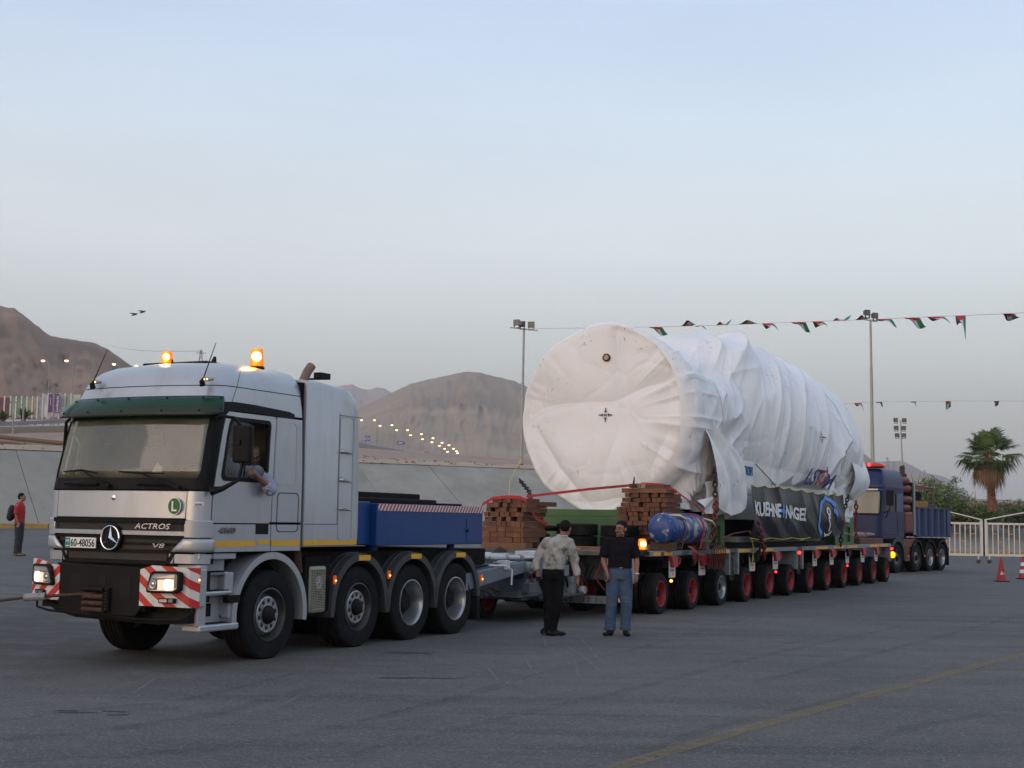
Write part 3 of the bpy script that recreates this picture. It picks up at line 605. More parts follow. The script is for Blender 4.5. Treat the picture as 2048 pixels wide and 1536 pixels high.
# doors and side skins (both sides)
for s in (1,-1):
    S=lambda q,z,off,s=s: cabP(q*s,z,off)
    d=MB(VF)
    # upper door with window hole
    ring(d,S,rrect(2.02,3.11,1.615,2.90,.05,4,6),rrect(2.13,2.99,2.11,2.83,.07,4,6),0,.03)
    dob=d.build('door',silver,cab,smooth=30)
    d=MB(VF); ring(d,S,rrect(2.115,3.005,2.095,2.845,.08,5,8),rrect(2.16,2.965,2.14,2.80,.06,5,8),.006,.045); d.build('window_frame',black,dob,smooth=30)
    if s==1:
        g=MB(VF); patch(g,S,2.15,2.55,2.13,2.81,3,3,-.015,.004); g.build('quarter_glass',sglass,dob)
        g=MB(VF); patch(g,S,2.55,2.97,2.13,2.27,3,1,-.015,.004); g.build('lowered_window',sglass,dob)
        g=MB(VF); patch(g,S,2.545,2.56,2.13,2.81,1,3,-.008,.01); g.build('window_divider',black,dob)
    else:
        g=MB(VF); patch(g,S,2.15,2.97,2.13,2.81,3,3,-.015,.004); g.build('side_window',sglass,dob)
    d=MB(VF); patch(d,S,3.125,3.72,1.63,2.9,4,4,0,.03); rp=d.build('rear_side_panel',silver,cab,smooth=30)
    d=MB(VF); ring(d,S,rrect(3.14,3.60,2.08,2.86,.08,4,4),rrect(3.155,3.585,2.095,2.845,.07,4,4),.004,.01); d.build('pressed_edge',silver,rp,smooth=30)
    d=MB(VF); ring(d,S,rrect(3.22,3.66,1.51,1.99,.06,4,4),rrect(3.23,3.65,1.52,1.98,.055,4,4),.003,.01); d.build('locker_seam',black,rp)
    # lower sill strip, cut by the wheel arch
    def lower(q0,q1,nm,par):
        mb=MB(VF); n=24
        top=[];bot=[]
        for i in range(n+1):
            q=q0+(q1-q0)*i/n; u=cabP(q,1.4)[0]; dx=u-.1
            za=.53+math.sqrt(max(0,.745**2-dx*dx)) if abs(dx)<.745 else 0
            zb=max(1.285,za); bot.append(zb); top.append(1.6)
        A=[];
        for i in range(n+1):
            q=q0+(q1-q0)*i/n; A+= [S(q,bot[i],0),S(q,1.6,0),S(q,bot[i],-.03),S(q,1.6,-.03)]
        fs=[]
        for i in range(n):
            a=4*i;b=a+4; fs+=[(a,b,b+1,a+1),(a,a+2,b+2,b),(a+1,b+1,b+3,a+3)]
        fs+=[(0,1,3,2),(4*n,4*n+1,4*n+3,4*n+2)]
        mb.add(A,fs); return mb.build(nm,silver,par,smooth=30)
    lower(2.02,3.11,'door_lower_skin',cab); lower(3.125,3.72,'sill_panel',cab)
    for (qa,qb) in ((1.98,2.82),(2.86,3.105),(3.13,3.715)):
        mb=MB(VF); 
        def ff(x,y,qa=qa,qb=qb):
            q=qa+(qb-qa)*x; u=cabP(q,1.4)[0]; lo=1.345; hi=1.412
            return S(q,lo+(hi-lo)*y,.003)
        if qa>2.8 and qa<3: ff=lambda x,y,qa=qa,qb=qb:S(qa+(qb-qa)*x,1.365+.05*y,.004)
        mb.grid(ff,6,2); mb.build('yellow_stripe',ybelt,cab)
    mb=MB(VF); patch(mb,S,2.82,3.065,1.485,1.605,2,1,.006,.03); h=mb.build('door_handle',black,dob,bevel=.006)
    # dark drip moulding over the door, running back from the A pillar
    mb=MB(VF)
    P=[(1.98,2.02),(1.965,2.4),(1.965,2.75),(1.99,2.88),(2.10,2.935),(2.4,2.945),(2.9,2.95),(3.4,2.955),(3.52,2.955)]
    Q=[(1.30,1.975),(1.30,2.4),(1.30,2.75),(1.4,2.98),(1.9,3.02),(2.4,3.02),(2.9,3.02),(3.4,3.02),(3.50,3.01)]
    N=len(P); A=[S(q,z,.004) for q,z in P]+[S(q,z,.004) for q,z in Q]+[S(q,z,-.02) for q,z in P]+[S(q,z,-.02) for q,z in Q]
    # only above-door part of moulding is wide: rebuild as strips
    def strip(mb,S,path,wd,off):
        for (q,z),(q2,z2) in zip(path[:-1],path[1:]):
            pass
    mb=MB(VF)
    pathO=[(2.0,1.97),(1.985,2.2),(1.98,2.5),(1.98,2.75),(2.0,2.86),(2.06,2.905),(2.2,2.915),(2.6,2.915),(3.0,2.91),(3.4,2.905),(3.53,2.905)]
    pathI=[(1.5,1.97),(1.5,2.2),(1.5,2.5),(1.52,2.75),(1.6,2.94),(1.8,3.01),(2.1,3.02),(2.6,3.015),(3.0,3.0),(3.4,2.985),(3.53,2.96)]
    for i in range(len(pathO)-1):
        a,b,c,d_=pathO[i],pathO[i+1],pathI[i+1],pathI[i]
        M4=8
        for k in range(M4):
            t0=k/M4;t1=(k+1)/M4
            L=lambda p,q,t:(p[0]+(q[0]-p[0])*t,p[1]+(q[1]-p[1])*t)
            mb.add([S(*L(a,d_,t0),.006),S(*L(b,c,t0),.006),S(*L(b,c,t1),.006),S(*L(a,d_,t1),.006)],[(0,1,2,3)])
    mb.build('pillar_trim',black,cab,smooth=30,recalc=False)
    # corner skins
    mb=MB(VF); patch(mb,S,1.04,2.0,1.64,1.965,10,2,0,.03); mb.build('corner_panel',silver,cab,smooth=30)
    mb=MB(VF); patch(mb,S,1.02,2.02,1.44,1.64,10,1,.03,.06); mb.build('corner_housing',silver,cab,smooth=30,bevel=.012)
    mb=MB(VF)
    def wing(x,y):
        qa=.84+.16*y; q=qa+(2.04-qa)*x; return S(q,1.285+.145*y,.022+.006*math.sin(pi*y))
    mb.grid(wing,14,5); mb.build('bumper_wing',silver,cab,smooth='all',solid=.02)
    mb=MB(VF); patch(mb,S,.80,2.0,1.155,1.26,12,2,.01,.03); mb.build('lower_wing',silver,cab,smooth=30)
# black windscreen surround + glass
mb=MB(VF); q0=rrect(-1.62,1.62,1.985,2.94,.06,6,30); q1=rrect(-1.40,1.40,2.115,2.84,.10,6,30); ring(mb,cabP,q0,q1,.008,.03); mb.build('windscreen_surround',black,cab,smooth=35)
mb=MB(VF); patch(mb,cabP,-1.45,1.45,2.10,2.86,50,6,-.012,.004); ws=mb.build('windscreen',glass,cab,smooth='all')
# hood flap
mb=MB(VF); patch(mb,cabP,-1.02,1.02,1.655,1.968,30,3,.004,.03); hd=mb.build('front_flap',silver,cab,smooth=30,bevel=.008)
mb=MB(VF); mb.lathe((-1.335,-1.21,1.885),(-1,0,0),[(0,.03),(.012,.03),(.014,.02),(.02,.018),(.022,.004)],16); mb.build('flap_emblem',chrome,hd,smooth=30)
# grille
gr=MB(VF)
def GP(q,z,o=0): return cabP(q,z,o)
# frame: polygon strips
def gstrip(mb,z0,z1,qa0,qa1,off,m=0,n=30,rim=.03):
    G=[];I=[]
    for i in range(n+1):
        for z,qa in ((z0,qa0),(z1,qa1)):
            q=-qa+2*qa*i/n; G.append(cabP(q,z,off)); I.append(cabP(q,z,off-rim))
    K=len(G); fs=[]
    for i in range(n): fs+=[(2*i,2*i+2,2*i+3,2*i+1),(2*i,2*i+2,K+2*i+2,K+2*i),(2*i+1,2*i+3,K+2*i+3,K+2*i+1)]
    fs+=[(0,1,K+1,K),(2*n,2*n+1,K+2*n+1,K+2*n)]
    mb.add(G+I,fs,m)
gstrip(gr,1.60,1.648,1.08,1.08,.03); gstrip(gr,1.50,1.60,1.06,1.08,-.01); gstrip(gr,1.42,1.45,1.02,1.04,.02)
gstrip(gr,1.30,1.42,.93,1.02,-.012); gstrip(gr,1.355,1.375,.94,.98,.018); gstrip(gr,1.265,1.30,.88,.93,.022); gstrip(gr,1.17,1.265,.80,.88,-.01); gstrip(gr,1.135,1.17,.76,.80,.02)
for s in (-1,1):
    for z0,z1,qa,qb in ((1.42,1.6,1.0,1.08),(1.30,1.42,.90,.98),(1.15,1.3,.76,.86)):
        mb2=[cabP(s*qa,z0,.02),cabP(s*(qa+.05),z0,.02),cabP(s*(qb+.05),z1,.02),cabP(s*qb,z1,.02)]
        bk=[cabP(s*qa,z0,-.03),cabP(s*(qa+.05),z0,-.03),cabP(s*(qb+.05),z1,-.03),cabP(s*qb,z1,-.03)]
        gr.hexa(bk,mb2)
grille=gr.build('grille',black,cab)
mesh_m=M('grille_mesh',(.05,.045,.04),.6)
mb=MB(VF)
for (z0,z1,qa) in ((1.505,1.598,1.03),(1.38,1.42,.95),(1.302,1.352,.90),(1.18,1.262,.82)):
    n=64
    for i in range(-n,n):
        for sg in (1,-1):
            qa0=i/n*qa; qa1=qa0+sg*(z1-z0)*.9
            if abs(qa1)>qa: continue
            a=cabP(qa0,z0,0);b=cabP(qa1,z1,0); a2=cabP(qa0+.006,z0,0);b2=cabP(qa1+.006,z1,0); mb.add([a,a2,b2,b],[(0,1,2,3)])
mb.build('grille_mesh',mesh_m,grille,recalc=False)
mb=MB(VF); gstrip(mb,1.462,1.512,1.05,1.06,.028,n=30); mb.build('silver_bar',silver,grille,bevel=.004)
# star emblem
em=empty('emblem',parent=grille)
def EP(x,y,h): return (-1.385-h,-1.18+x,1.425+y)
mb=MB(VF); mb.lathe(EP(0,0,0),(-1,0,0),[(-.03,.155),(.01,.155),(.015,.13),(.012,.005)],32); mb.build('emblem_disc',black,grille,smooth=30)
mb=MB(VF); mb.tube([EP(.135*math.cos(a),.135*math.sin(a),.02) for a in np.linspace(0,2*pi,33)[:-1]],.010,8,closed=True)
for k in range(3):
    a=R(90+120*k); d=Vector((math.cos(a),math.sin(a))); n_=Vector((-d.y,d.x))
    pts=[(0,0,.045),(n_.x*.028-d.x*.012,n_.y*.028-d.y*.012,.018),(d.x*.135,d.y*.135,.018),(-n_.x*.028-d.x*.012,-n_.y*.028-d.y*.012,.018)]
    mb.add([EP(*p) for p in pts],[(0,1,2),(0,2,3),(0,1,3),(1,2,3)])
mb.build('star_ring',chrome,grille)
bpy.data.objects.remove(em)
text('ACTROS','model_lettering',cab,chrome,(-1.385,-.84,1.535),(0,1,0),(0,0,1),.52,.062,.006,VF,shear=.25,bold=.01)
text('V8','engine_lettering',cab,chrome,(-1.385,-.56,1.325),(0,1,0),(0,0,1),.17,.05,.006,VF,shear=.2,bold=.01)
text('4160','power_lettering',cab,M('letter_dark',(.16,.16,.17),.3,.6),(-.94,.012,1.495),(1,0,0),(0,0,1),.30,.07,.004,VF,shear=.25,bold=.03)
# plate
mb=MB(VF); mb.box(-1.415,-1.40,-1.85,-1.385,1.30,1.42); pl=mb.build('number_plate',white,cab,bevel=.003)
teal=M('teal_print',(.01,.22,.22),.5)
mb=MB(VF); mb.box(-1.418,-1.4155,-1.845,-1.775,1.305,1.415); mb.build('plate_strip',teal,pl)
mb=MB(VF)
for i in range(5): mb.box(-1.4205,-1.4185,-1.838+.011*i,-1.832+.011*i,1.36+.012*(i%2),1.385+.01*((i+1)%2))
for i in range(5): mb.box(-1.4205,-1.4185,-1.838+.011*i,-1.830+.011*i,1.318,1.328)
mb.build('plate_script',white,pl)
text('60-48056','plate_number',pl,M('plate_black',(.01,.01,.01),.5),(-1.4165,-1.765,1.315),(0,1,0),(0,0,1),.365,.09,.002,VF,bold=.012)
# green L disc
mb=MB(VF); mb.lathe((-1.318,-.33,1.795),(-1,-.05,0),[(0,.098),(.004,.098),(.0045,.001)],32); mb.build('disc_rim_white',white,hd)
mb=MB(VF); mb.lathe((-1.323,-.33,1.795),(-1,-.05,0),[(0,.088),(.003,.088),(.0035,.001)],32); gd=mb.build('green_disc',M('green_sticker',(.02,.13,.03),.5),hd)
text('L','disc_letter',hd,white,(-1.329,-.362,1.738),(0,1,0),(0,0,1),.072,.114,.002,VF,bold=.02)
mb=MB(VF); mb.box(-1.19,-1.185,-.05,-.045,1,1.01)
# small sticker on the corner panel
S=lambda q,z,off: cabP(q,z,off)
mb=MB(VF); patch(mb,S,1.30,1.65,1.80,1.845,3,1,.004,.004); mb.build('sticker',white,cab)
mb=MB(VF)
for i in range(9): patch(mb,S,1.34+.03*i,1.355+.03*i,1.806,1.83,1,1,.0055,.002)
mb.build('sticker_print',black,cab)
# visor
vis=bpy.data.materials.new('green_visor'); vis.use_nodes=True; n=vis.node_tree; pb=n.nodes['Principled BSDF']; pb.inputs['Roughness'].default_value=.25
pb.inputs['Alpha'].default_value=.95; pb.inputs['Specular IOR Level'].default_value=.2
tc=n.nodes.new('ShaderNodeTexCoord'); sp=n.nodes.new('ShaderNodeSeparateXYZ'); n.links.new(tc.outputs['Object'],sp.inputs[0]); rp_=n.nodes.new('ShaderNodeValToRGB'); mr=n.nodes.new('ShaderNodeMapRange'); mr.inputs[1].default_value=2.8; mr.inputs[2].default_value=3.06
n.links.new(sp.outputs[2],mr.inputs[0]); n.links.new(mr.outputs[0],rp_.inputs[0]); n.links.new(rp_.outputs[0],pb.inputs['Base Color'])
e=rp_.color_ramp.elements; e[0].color=(.032,.037,.034,1); e[0].position=.0; e[1].color=(.005,.038,.025,1); e[1].position=.9
x=e.new(.42); x.color=(.034,.040,.030,1); x=e.new(.5); x.color=(.009,.046,.018,1)
mb=MB(VF)
def vf(a,b):
    q=-1.55+3.25*a; z=3.07-.24*b; off=.03+.12*math.sin(b*pi/2)**.9; 
    k=smooth01(1.35,1.75,abs(q)); z=z+(.03*k*b); return cabP(q,z,off*(1-.25*k))
mb.grid(vf,60,8); v_=mb.build('sun_visor',vis,cab,smooth='all',solid=.006,recalc=False)
mb=MB(VF)
for q in (-1.2,-.62,-.05,.55,1.15,1.62):
    for b,r_ in ((.12,.014),(.75,.012)):
        p=vf((q+1.55)/3.25,b); mb.lathe((p[0]-.004,p[1],p[2]),(-1,0,0),[(0,r_),(.012,r_*.8),(.013,.001)],10)
        if b<.5: mb.tube([(p[0],p[1],p[2]),cabP(q,p[2]-.06,.0)],.012,6)
mb.build('visor_bolts',black,v_)
mb=MB(VF); patch(mb,cabP,-1.4,1.4,2.80,2.85,30,1,.012,.01); mb.build('glass_tint_band',M('dark_green',(.005,.045,.02),.3),cab)
# wipers
for (bx,ax2,tip) in (((-1.36,-1.28,2.02),(-1.38,-1.69,2.20),(-2.02,-1.44)),((-1.36,-.25,2.0),(-1.38,-.80,2.165),(-1.14,-.46))):
    mb=MB(VF); mb.tube([bx,(-1.40,(bx[1]+ax2[1])/2,(bx[2]+ax2[2])/2+.01),ax2],[.018,.013,.008],6)
    mb.lathe((bx[0]+.02,bx[1],bx[2]),(-1,0,0),[(0,.03),(.05,.028),(.055,.001)],12)
    mb.tube([(-1.345+.03*abs(tip[0]+1.16),tip[0],2.205-.02),(-1.385,ax2[1],ax2[2]+.0),(-1.365,tip[1],2.165)],[.008,.014,.008],6)
    mb.build('wiper',black,cab)
for cx in (-1.72,-.62):
    mb=MB(VF); mb.tube([(-1.335,cx-.25,2.045),(-1.35,cx-.2,2.05),(-1.35,cx+.2,2.04),(-1.335,cx+.25,2.04)],.022,8); mb.build('grab_rail',black,cab,smooth=True)
# roof marker lights
lampo=emit('marker_lit',(1,.5,.18),1.8,(.6,.45,.3)); 
for w_ in (-1.90,-.18):
    mb=MB(VF); c=(-.985 if w_>-1 else -.96,w_,3.255+ (.02 if w_<-1 else 0)); 
    mb.tube([(c[0]-.02,c[1]-.07,c[2]),(c[0]-.035,c[1],c[2]+.005),(c[0]-.02,c[1]+.07,c[2])],[.018,.028,.018],8,ry=[.03,.03,.03]); mk=mb.build('marker_lamp',M('lamp_grey',(.3,.27,.25),.3),cab,smooth=True)
    for dx in (-.02,.02):
        mb=MB(VF); mb.lathe((c[0]-.055,c[1]+dx,c[2]),(-1,0,0),[(0,.010),(.01,.008),(.012,.001)],8); mb.build('bulb',lampo,mk)
# whip antennas
for (b,t) in (((-1.10,-1.83,3.19),(-.92,-1.80,3.68)),((-1.04,-.22,3.18),(-.86,-.20,3.70))):
    mb=MB(VF); mb.tube([b,(b[0]-.02,b[1],b[2]+.05),(b[0]+.0,b[1],b[2]+.09)],[.035,.03,.012],8); mb.tube([(b[0]+.0,b[1],b[2]+.08),t],[.008,.004],6); mb.build('aerial',black,cab)
# beacons
amber=emit('amber_lens',(1,.20,.0),.24,(.75,.16,.0)); ahot=emit('amber_hot',(1,.55,.08),7)
def beacon(parent,c,r,h,name='beacon',f=VF,power=1.6):
    mb=MB(f); mb.lathe(c,(0,0,1),[(-.03,r*1.15),(.0,r*1.15),(.012,r)],16); b=mb.build(name,black,parent,smooth=30)
    mb=MB(f); mb.lathe(c,(0,0,1),[(.012,r),(.03,r*1.0),(h*.88,r*.86),(h,r*.8),(h+.004,.001)],20); mb.build('lens',amber,b,smooth=40)
    mb=MB(f); cc=(c[0]-r*.95,c[1]+r*.3,c[2]+h*.55); mb.lathe((c[0]-r*.75,c[1]+r*.5,c[2]+h*.55),(-.85,.5,0),[(0,h*.26),(.03,h*.25),(.05,h*.15),(.055,.001)],16); mb.build('bulb_glow',ahot,b,smooth=True)
    lt=bpy.data.lights.new('beacon_light','POINT'); lt.energy=power; lt.color=(1,.5,.12); lt.shadow_soft_size=.05
    lo=bpy.data.objects.new('beacon_light',lt); COL.objects.link(lo); lo.parent=b; p=(c[0]-r*2.2,c[1]+r,c[2]+h*.6); lo.location=f(p) if f else p
    return b
beacon(cab,(-.35,-1.36,3.545),.075,.15); beacon(cab,(.19,-.40,3.53),.085,.23)
mb=MB(VF); mb.tube([(-.36,-1.27,3.53),(-.36,-1.27,3.60)],.012,6); mb.build('beacon_stalk',black,cab)
# mirror
mi=MB(VF); mi.tube([(-1.05,.02,2.80),(-1.12,.12,2.82),(-1.08,.28,2.80),(-1.02,.35,2.70),(-1.0,.36,2.3),(-1.03,.33,2.1),(-1.12,.18,2.0),(-1.16,.05,1.97)],[.03,.02,.018,.018,.018,.02,.03,.055],8)
arm=mi.build('mirror_arm',black,cab,smooth=True)
mb=MB(VF); mb.box(-1.085,-.985,.26,.50,2.29,2.72); mb.build('mirror_housing',black,arm,bevel=.03)
mb=MB(VF); mb.box(-.984,-.980,.28,.48,2.31,2.70); mb.build('mirror_glass',M('mirror',(.6,.6,.6),.05,1.),arm)
mb=MB(VF); mb.box(-1.11,-1.08,.33,.39,2.49,2.55); mb.build('mirror_clamp',black,arm,bevel=.01)
mi=MB(VF); mi.tube([(-.95,-2.30,2.86),(-.95,-2.38,2.8),(-.92,-2.42,2.5),(-.95,-2.38,2.25),(-.95,-2.30,2.1)],.02,8); mi.box(-.9,-.83,-2.46,-2.30,2.3,2.68); mi.build('mirror_arm',black,cab)
# interior
inn=M('cab_interior',(.10,.09,.08),.9); inn2=M('cab_interior_beige',(.35,.31,.25),.9)
mb=MB(VF); mb.box(-1.22,-.95,-2.2,-.12,1.9,2.16); mb.build('dashboard',inn,cab,bevel=.03)
for w_ in (-.55,-1.8):
    mb=MB(VF); mb.box(-.5,.0,w_-.25,w_+.25,1.85,2.0); mb.box(-.02,.14,w_-.24,w_+.24,1.9,2.55); mb.box(.0,.1,w_-.12,w_+.12,2.56,2.72); mb.build('seat',inn,cab,bevel=.04)
mb=MB(VF); mb.box(.5,.62,-2.25,-.08,1.4,2.95); mb.build('bunk_wall',inn2,cab)
mb=MB(VF); mb.tube([(-.86+.14*math.sin(a),-.55+.22*math.cos(a),2.17+.12*math.sin(a)) for a in np.linspace(0,2*pi,25)[:-1]],.016,6,closed=True); mb.build('steering_wheel',inn,cab)
mb=MB(VF); mb.tube([(-1.02,-2.17,2.2),(-1.0,-2.12,2.25),(-.98,-2.12,2.55),(-1.0,-2.17,2.62)],.018,6); mb.build('grab_handle',lightgrey,cab)
mb=MB(VF); mb.add([(-1.16,-.83,2.17),(-1.15,-.68,2.175),(-1.13,-.70,2.25),(-1.135,-.76,2.30)],[(0,1,2,3)]); mb.build('paper',white,cab)
# sleeper extension
mb=MB(VF)
prof=[(.72,1.33),(.72,3.425),(1.0,3.435),(1.35,3.42),(1.62,3.40),(1.78,3.36),(1.88,3.28),(1.93,3.15),(1.965,2.7),(1.985,2.2),(1.99,1.6),(1.985,1.42),(1.96,1.36),(1.90,1.335)]
def slp(x,y,h): return (x,h,y)
N=len(prof)
hs=[(-2.32,-.10),(-2.29,-.03),(-2.2,0),(-.12,0),(-.03,-.03),(0,-.10)]
vs=[]
for h,ins in hs:
    for (x,y) in prof:
        k=1 if y>3.1 else .0; vs.append((x+(ins*.35 if x>.8 else 0), h, y+ins*k))
fs=[]
for a in range(len(hs)-1):
    for i in range(N): j=(i+1)%N; fs.append((a*N+i,a*N+j,(a+1)*N+j,(a+1)*N+i))
fs.append(list(range(N))); fs.append([ (len(hs)-1)*N+i for i in range(N)])
mb.add(vs,fs); sl_=mb.build('sleeper_box',silver,tr,smooth=25,bevel=.012)
SS=lambda q,z,off:(q,0.0+off,z)
mb=MB(VF); ring(mb,SS,rrect(1.475,1.80,1.40,3.02,.07,4,6),rrect(1.49,1.785,1.415,3.005,.06,4,6),.006,.01); mb.build('pressed_panel_edge',silver,sl_,smooth=30)
mb=MB(VF); mb.box(.74,1.46,.0,.003,1.606,1.615); mb.box(1.455,1.463,0,.003,1.615,3.05); mb.box(1.47,1.99,0,.003,3.02,3.028); mb.box(1.8,1.806,0,.004,1.45,3.0); mb.build('panel_seams',M('seam_grey',(.08,.085,.09),.6),sl_)
for z in (2.55,2.18,1.81):
    mb=MB(VF); mb.tube([(1.50,.0,z+.012),(1.50,.03,z+.012),(1.76,.012,z-.01),(1.77,0,z-.01)],[.02,.028,.012,.004],6); mb.build('vent_fin',silver,sl_,smooth=True)
mb=MB(VF); mb.box(.735,1.93,.0,.0035,1.345,1.412); mb.build('yellow_stripe',ybelt,sl_)
# exhaust & work lamp
mb=MB(VF); mb.tube([(1.24,-.45,3.3),(1.26,-.45,3.48),(1.33,-.44,3.60),(1.40,-.43,3.68)],[.06]*4,16); mb.build('exhaust_pipe',M('heat_stained_steel',(.20,.13,.09),.5,.4,6,.3),tr,smooth=True)
mb=MB(VF); mb.box(1.55,1.78,-.5,-.38,3.53,3.61); mb.tube([(1.35,-.44,3.5),(1.65,-.44,3.53)],.015,6); mb.build('work_lamp',black,tr,bevel=.01)
# dark gap filler between cab & sleeper + chassis
mb=MB(VF); mb.box(.665,.715,-2.26,-.05,1.35,3.38); mb.box(-1.2,6.3,-1.62,-.70,.62,1.02); mb.box(.6,6.0,-2.1,-.22,1.0,1.25); mb.box(-1.3,.6,-2.0,-.32,.75,1.28); mb.box(.85,1.4,-.9,-.05,.5,1.2)
mb.build('chassis',under,tr)
mb=MB(VF); mb.cyl((.74,-.12,1.35),(.80,-.12,1.0),.06,seg=12); mb.build('intake_pipe',rust,tr,smooth=True)
# silver arch over first wheel
def arch(parent,uc,zc,ro,ri,w0,w1,a0,a1,mat_,name,n=26,lip=True,zlow=None):
    mb=MB(VF); vs=[]
    for i in range(n+1):
        a=R(a0+(a1-a0)*i/n); c,s_=math.cos(a),math.sin(a)
        vs+=[(uc+ro*c,w0,zc+ro*s_),(uc+ro*c,w1,zc+ro*s_),(uc+ri*c,w1,zc+ri*s_),(uc+(ro-.03)*c,w0,zc+(ro-.03)*s_)]
    fs=[]
    for i in range(n):
        a=4*i;b=a+4; fs+=[(a,b,b+1,a+1),(a+1,b+1,b+2,a+2),(a+2,b+2,b+3,a+3),(a+3,b+3,b,a)]
    fs+=[(0,1,2,3),(4*n,4*n+1,4*n+2,4*n+3)]
    mb.add(vs,fs); return mb.build(name,mat_,parent,smooth=40)
for w0,w1 in ((-.5,.004),(-1.82,-2.324)):
    arch(tr,.10,.53,.742,.66,w0,w1,-8,188,silver_dull if w1<-1 else silver,'wheel_arch',32)
    arch(tr,.10,.53,.74,.72,w0*.9,w0*.9+.02 if w0>-1 else w0,0,180,under,'arch_liner')
# rear guards
for i,uc in enumerate((2.08,3.43,4.74)):
    for w0,w1 in ((-.62,.0),(-1.70,-2.32)):
        g=arch(tr,uc,.535,.695,.60,w0,w1,0,180,fendgrey,'mudguard',24)
        for sg in (-1,1):
            mb=MB(VF); a=uc+sg*.695; b=uc+sg*.60; b2=uc+sg*.63
            mb.hexa([(a,w0,.18 if (i==2 and sg==1) else .42),(b2,w0,.18 if (i==2 and sg==1) else .42),(b2,w1,.18 if (i==2 and sg==1) else .42),(a,w1,.18 if (i==2 and sg==1) else .42)],[(a,w0,.54),(b,w0,.54),(b,w1,.54),(a,w1,.54)])
            mb.build('mud_flap',fendgrey if (i<2 or sg<0) else rubber,g)
        if w1==0:
            mb=MB(VF); mb.box(uc-.08,uc+.20,.0,.006,1.135,1.205); mb.build('reflector',ybelt,g)
            for k in range(6):
                pass
        mb=MB(VF)
        for k in range(6):
            wq=(w0+(w1-w0)*(k+.8)/7); mb.tube([(uc+.70*math.cos(a),wq,.535+.70*math.sin(a)) for a in np.linspace(.2,pi-.2,20)],.008,4)
        mb.build('guard_ribs',fendgrey,g)
orl=emit('side_marker_lit',(1,.14,.01),.12,(.5,.07,.01)); orh=emit('side_marker_hot',(1,.30,.04),2.5)
for i,(uu,zz) in enumerate(((1.44,.90),(2.76,.93),(5.47,.80),(-1.27,.99))):
    mb=MB(VF); mb.box(uu-.025,uu+.025,-.01,.02,zz-.055 if i<3 else zz-.03,zz+.055 if i<3 else zz+.03); b=mb.build('side_marker',orl,tr,bevel=.008)
    mb=MB(VF); mb.lathe((uu,.02,zz-.01),(-.3,1,0),[(0,.014),(.012,.01),(.014,.001)],8); mb.build('bulb',orh,b)
# muffler grille
mb=MB(VF); mb.box(.93,1.31,-.35,-.02,.49,1.09); mu=mb.build('muffler_cover',M('champagne_grey',(.30,.28,.22),.5,.3,4,.1,dirt=(.12,.1,.08),ds=5,dt=.55),tr,bevel=.05)
mb=MB(VF)
for k in range(24):
    z=.56+.0205*k
    for j in range(9):
        u_=.975+.036*j
        if (u_-1.12)**2/.07**2+(z-.88)**2/.09**2<1: continue
        mb.box(u_-.012,u_+.012,-.0195,-.0185,z-.005,z+.004)
mb.build('vent_slots',under,mu)
mb=MB(VF); mb.tube([(1.12+.06*math.cos(a),-.018,.88+.075*math.sin(a)) for a in np.linspace(0,2*pi,25)[:-1]],.006,6,closed=True)
for k in range(3): a=R(90+120*k); mb.tube([(1.12,-.016,.88),(1.12+.055*math.cos(a),-.018,.88+.07*math.sin(a))],[.012,.003],6)
mb.build('muffler_emblem',silver_dull,mu)
# steps in front of the first wheel
mb=MB(VF)
mb.box(-1.22,-.56,-.40,-.03,1.20,1.27); mb.build('step_top',silver,tr,bevel=.01)
for s,(a,b) in ((1,(-.42,.0)),):
    k=1
    mb=MB(VF)
    def bx(u0,u1,wa,wb,z0,z1,mb=mb,s=s):
        if s>0: mb.box(u0,u1,wa,wb,z0,z1)
        else: mb.box(u0,u1,-2.32-wb,-2.32-wa,z0,z1)
    bx(-1.24,-1.10,-.35,.0,.46,1.14); bx(-1.10,-.60,-.35,-.16,.44,1.26); bx(-.66,-.52,-.35,-.03,.52,.80); bx(-.72,-.56,-.35,-.05,.80,1.05)
    st_=mb.build('step_housing',silver_dull,tr,bevel=.018)
    for z0,z1,u1,wx in ((.395,.475,-.52,.015),(.79,.845,-.62,-.02),(1.02,1.06,-.66,-.05)) if s>0 else ():
        mb=MB(VF); 
        if s>0: mb.box(-1.22,u1,-.25,wx,z0,z1)
        else: mb.box(-1.22,u1,-2.32-wx,-2.07,z0,z1)
        mb.build('step',silver,st_,bevel=.02)
        mb=MB(VF); 
        if s>0: mb.box(-1.12,u1-.05,-.16,-.03,z1,z1+.008)
        mb.build('step_tread',blackm,st_) if s>0 else None
mb=MB(VF); mb.box(-.72,-.50,-.08,.012,.70,.79); mb.build('rubber_band_trim',black,tr,bevel=.01)
mb=MB(VF); mb.cyl((-.86,.0,.56),(-.86,.004,.56),.014,seg=10); mb.box(-1.05,-.83,-.158,-.155,.55,.70); mb.build('hatch_lock',black,tr)
# wheels
for i,(u_,st) in enumerate(((.10,'front'),(2.04,'front'),(3.41,'deep'),(4.69,'deep'))):
    wheel(tr,u_+.04,-.03,.53,.36,.31,st); wheel(tr,u_+.04,-2.29,.53,.36,.31,st,f=-1)
    if i>=2: wheel(tr,u_,-.42,.53,.33,.31,st); wheel(tr,u_,-1.90,.53,.33,.31,st,f=-1)
    mb=MB(VF); mb.cyl((u_,-2.2,.53),(u_,-.2,.53),.09,seg=12); mb.build('axle',under,tr)
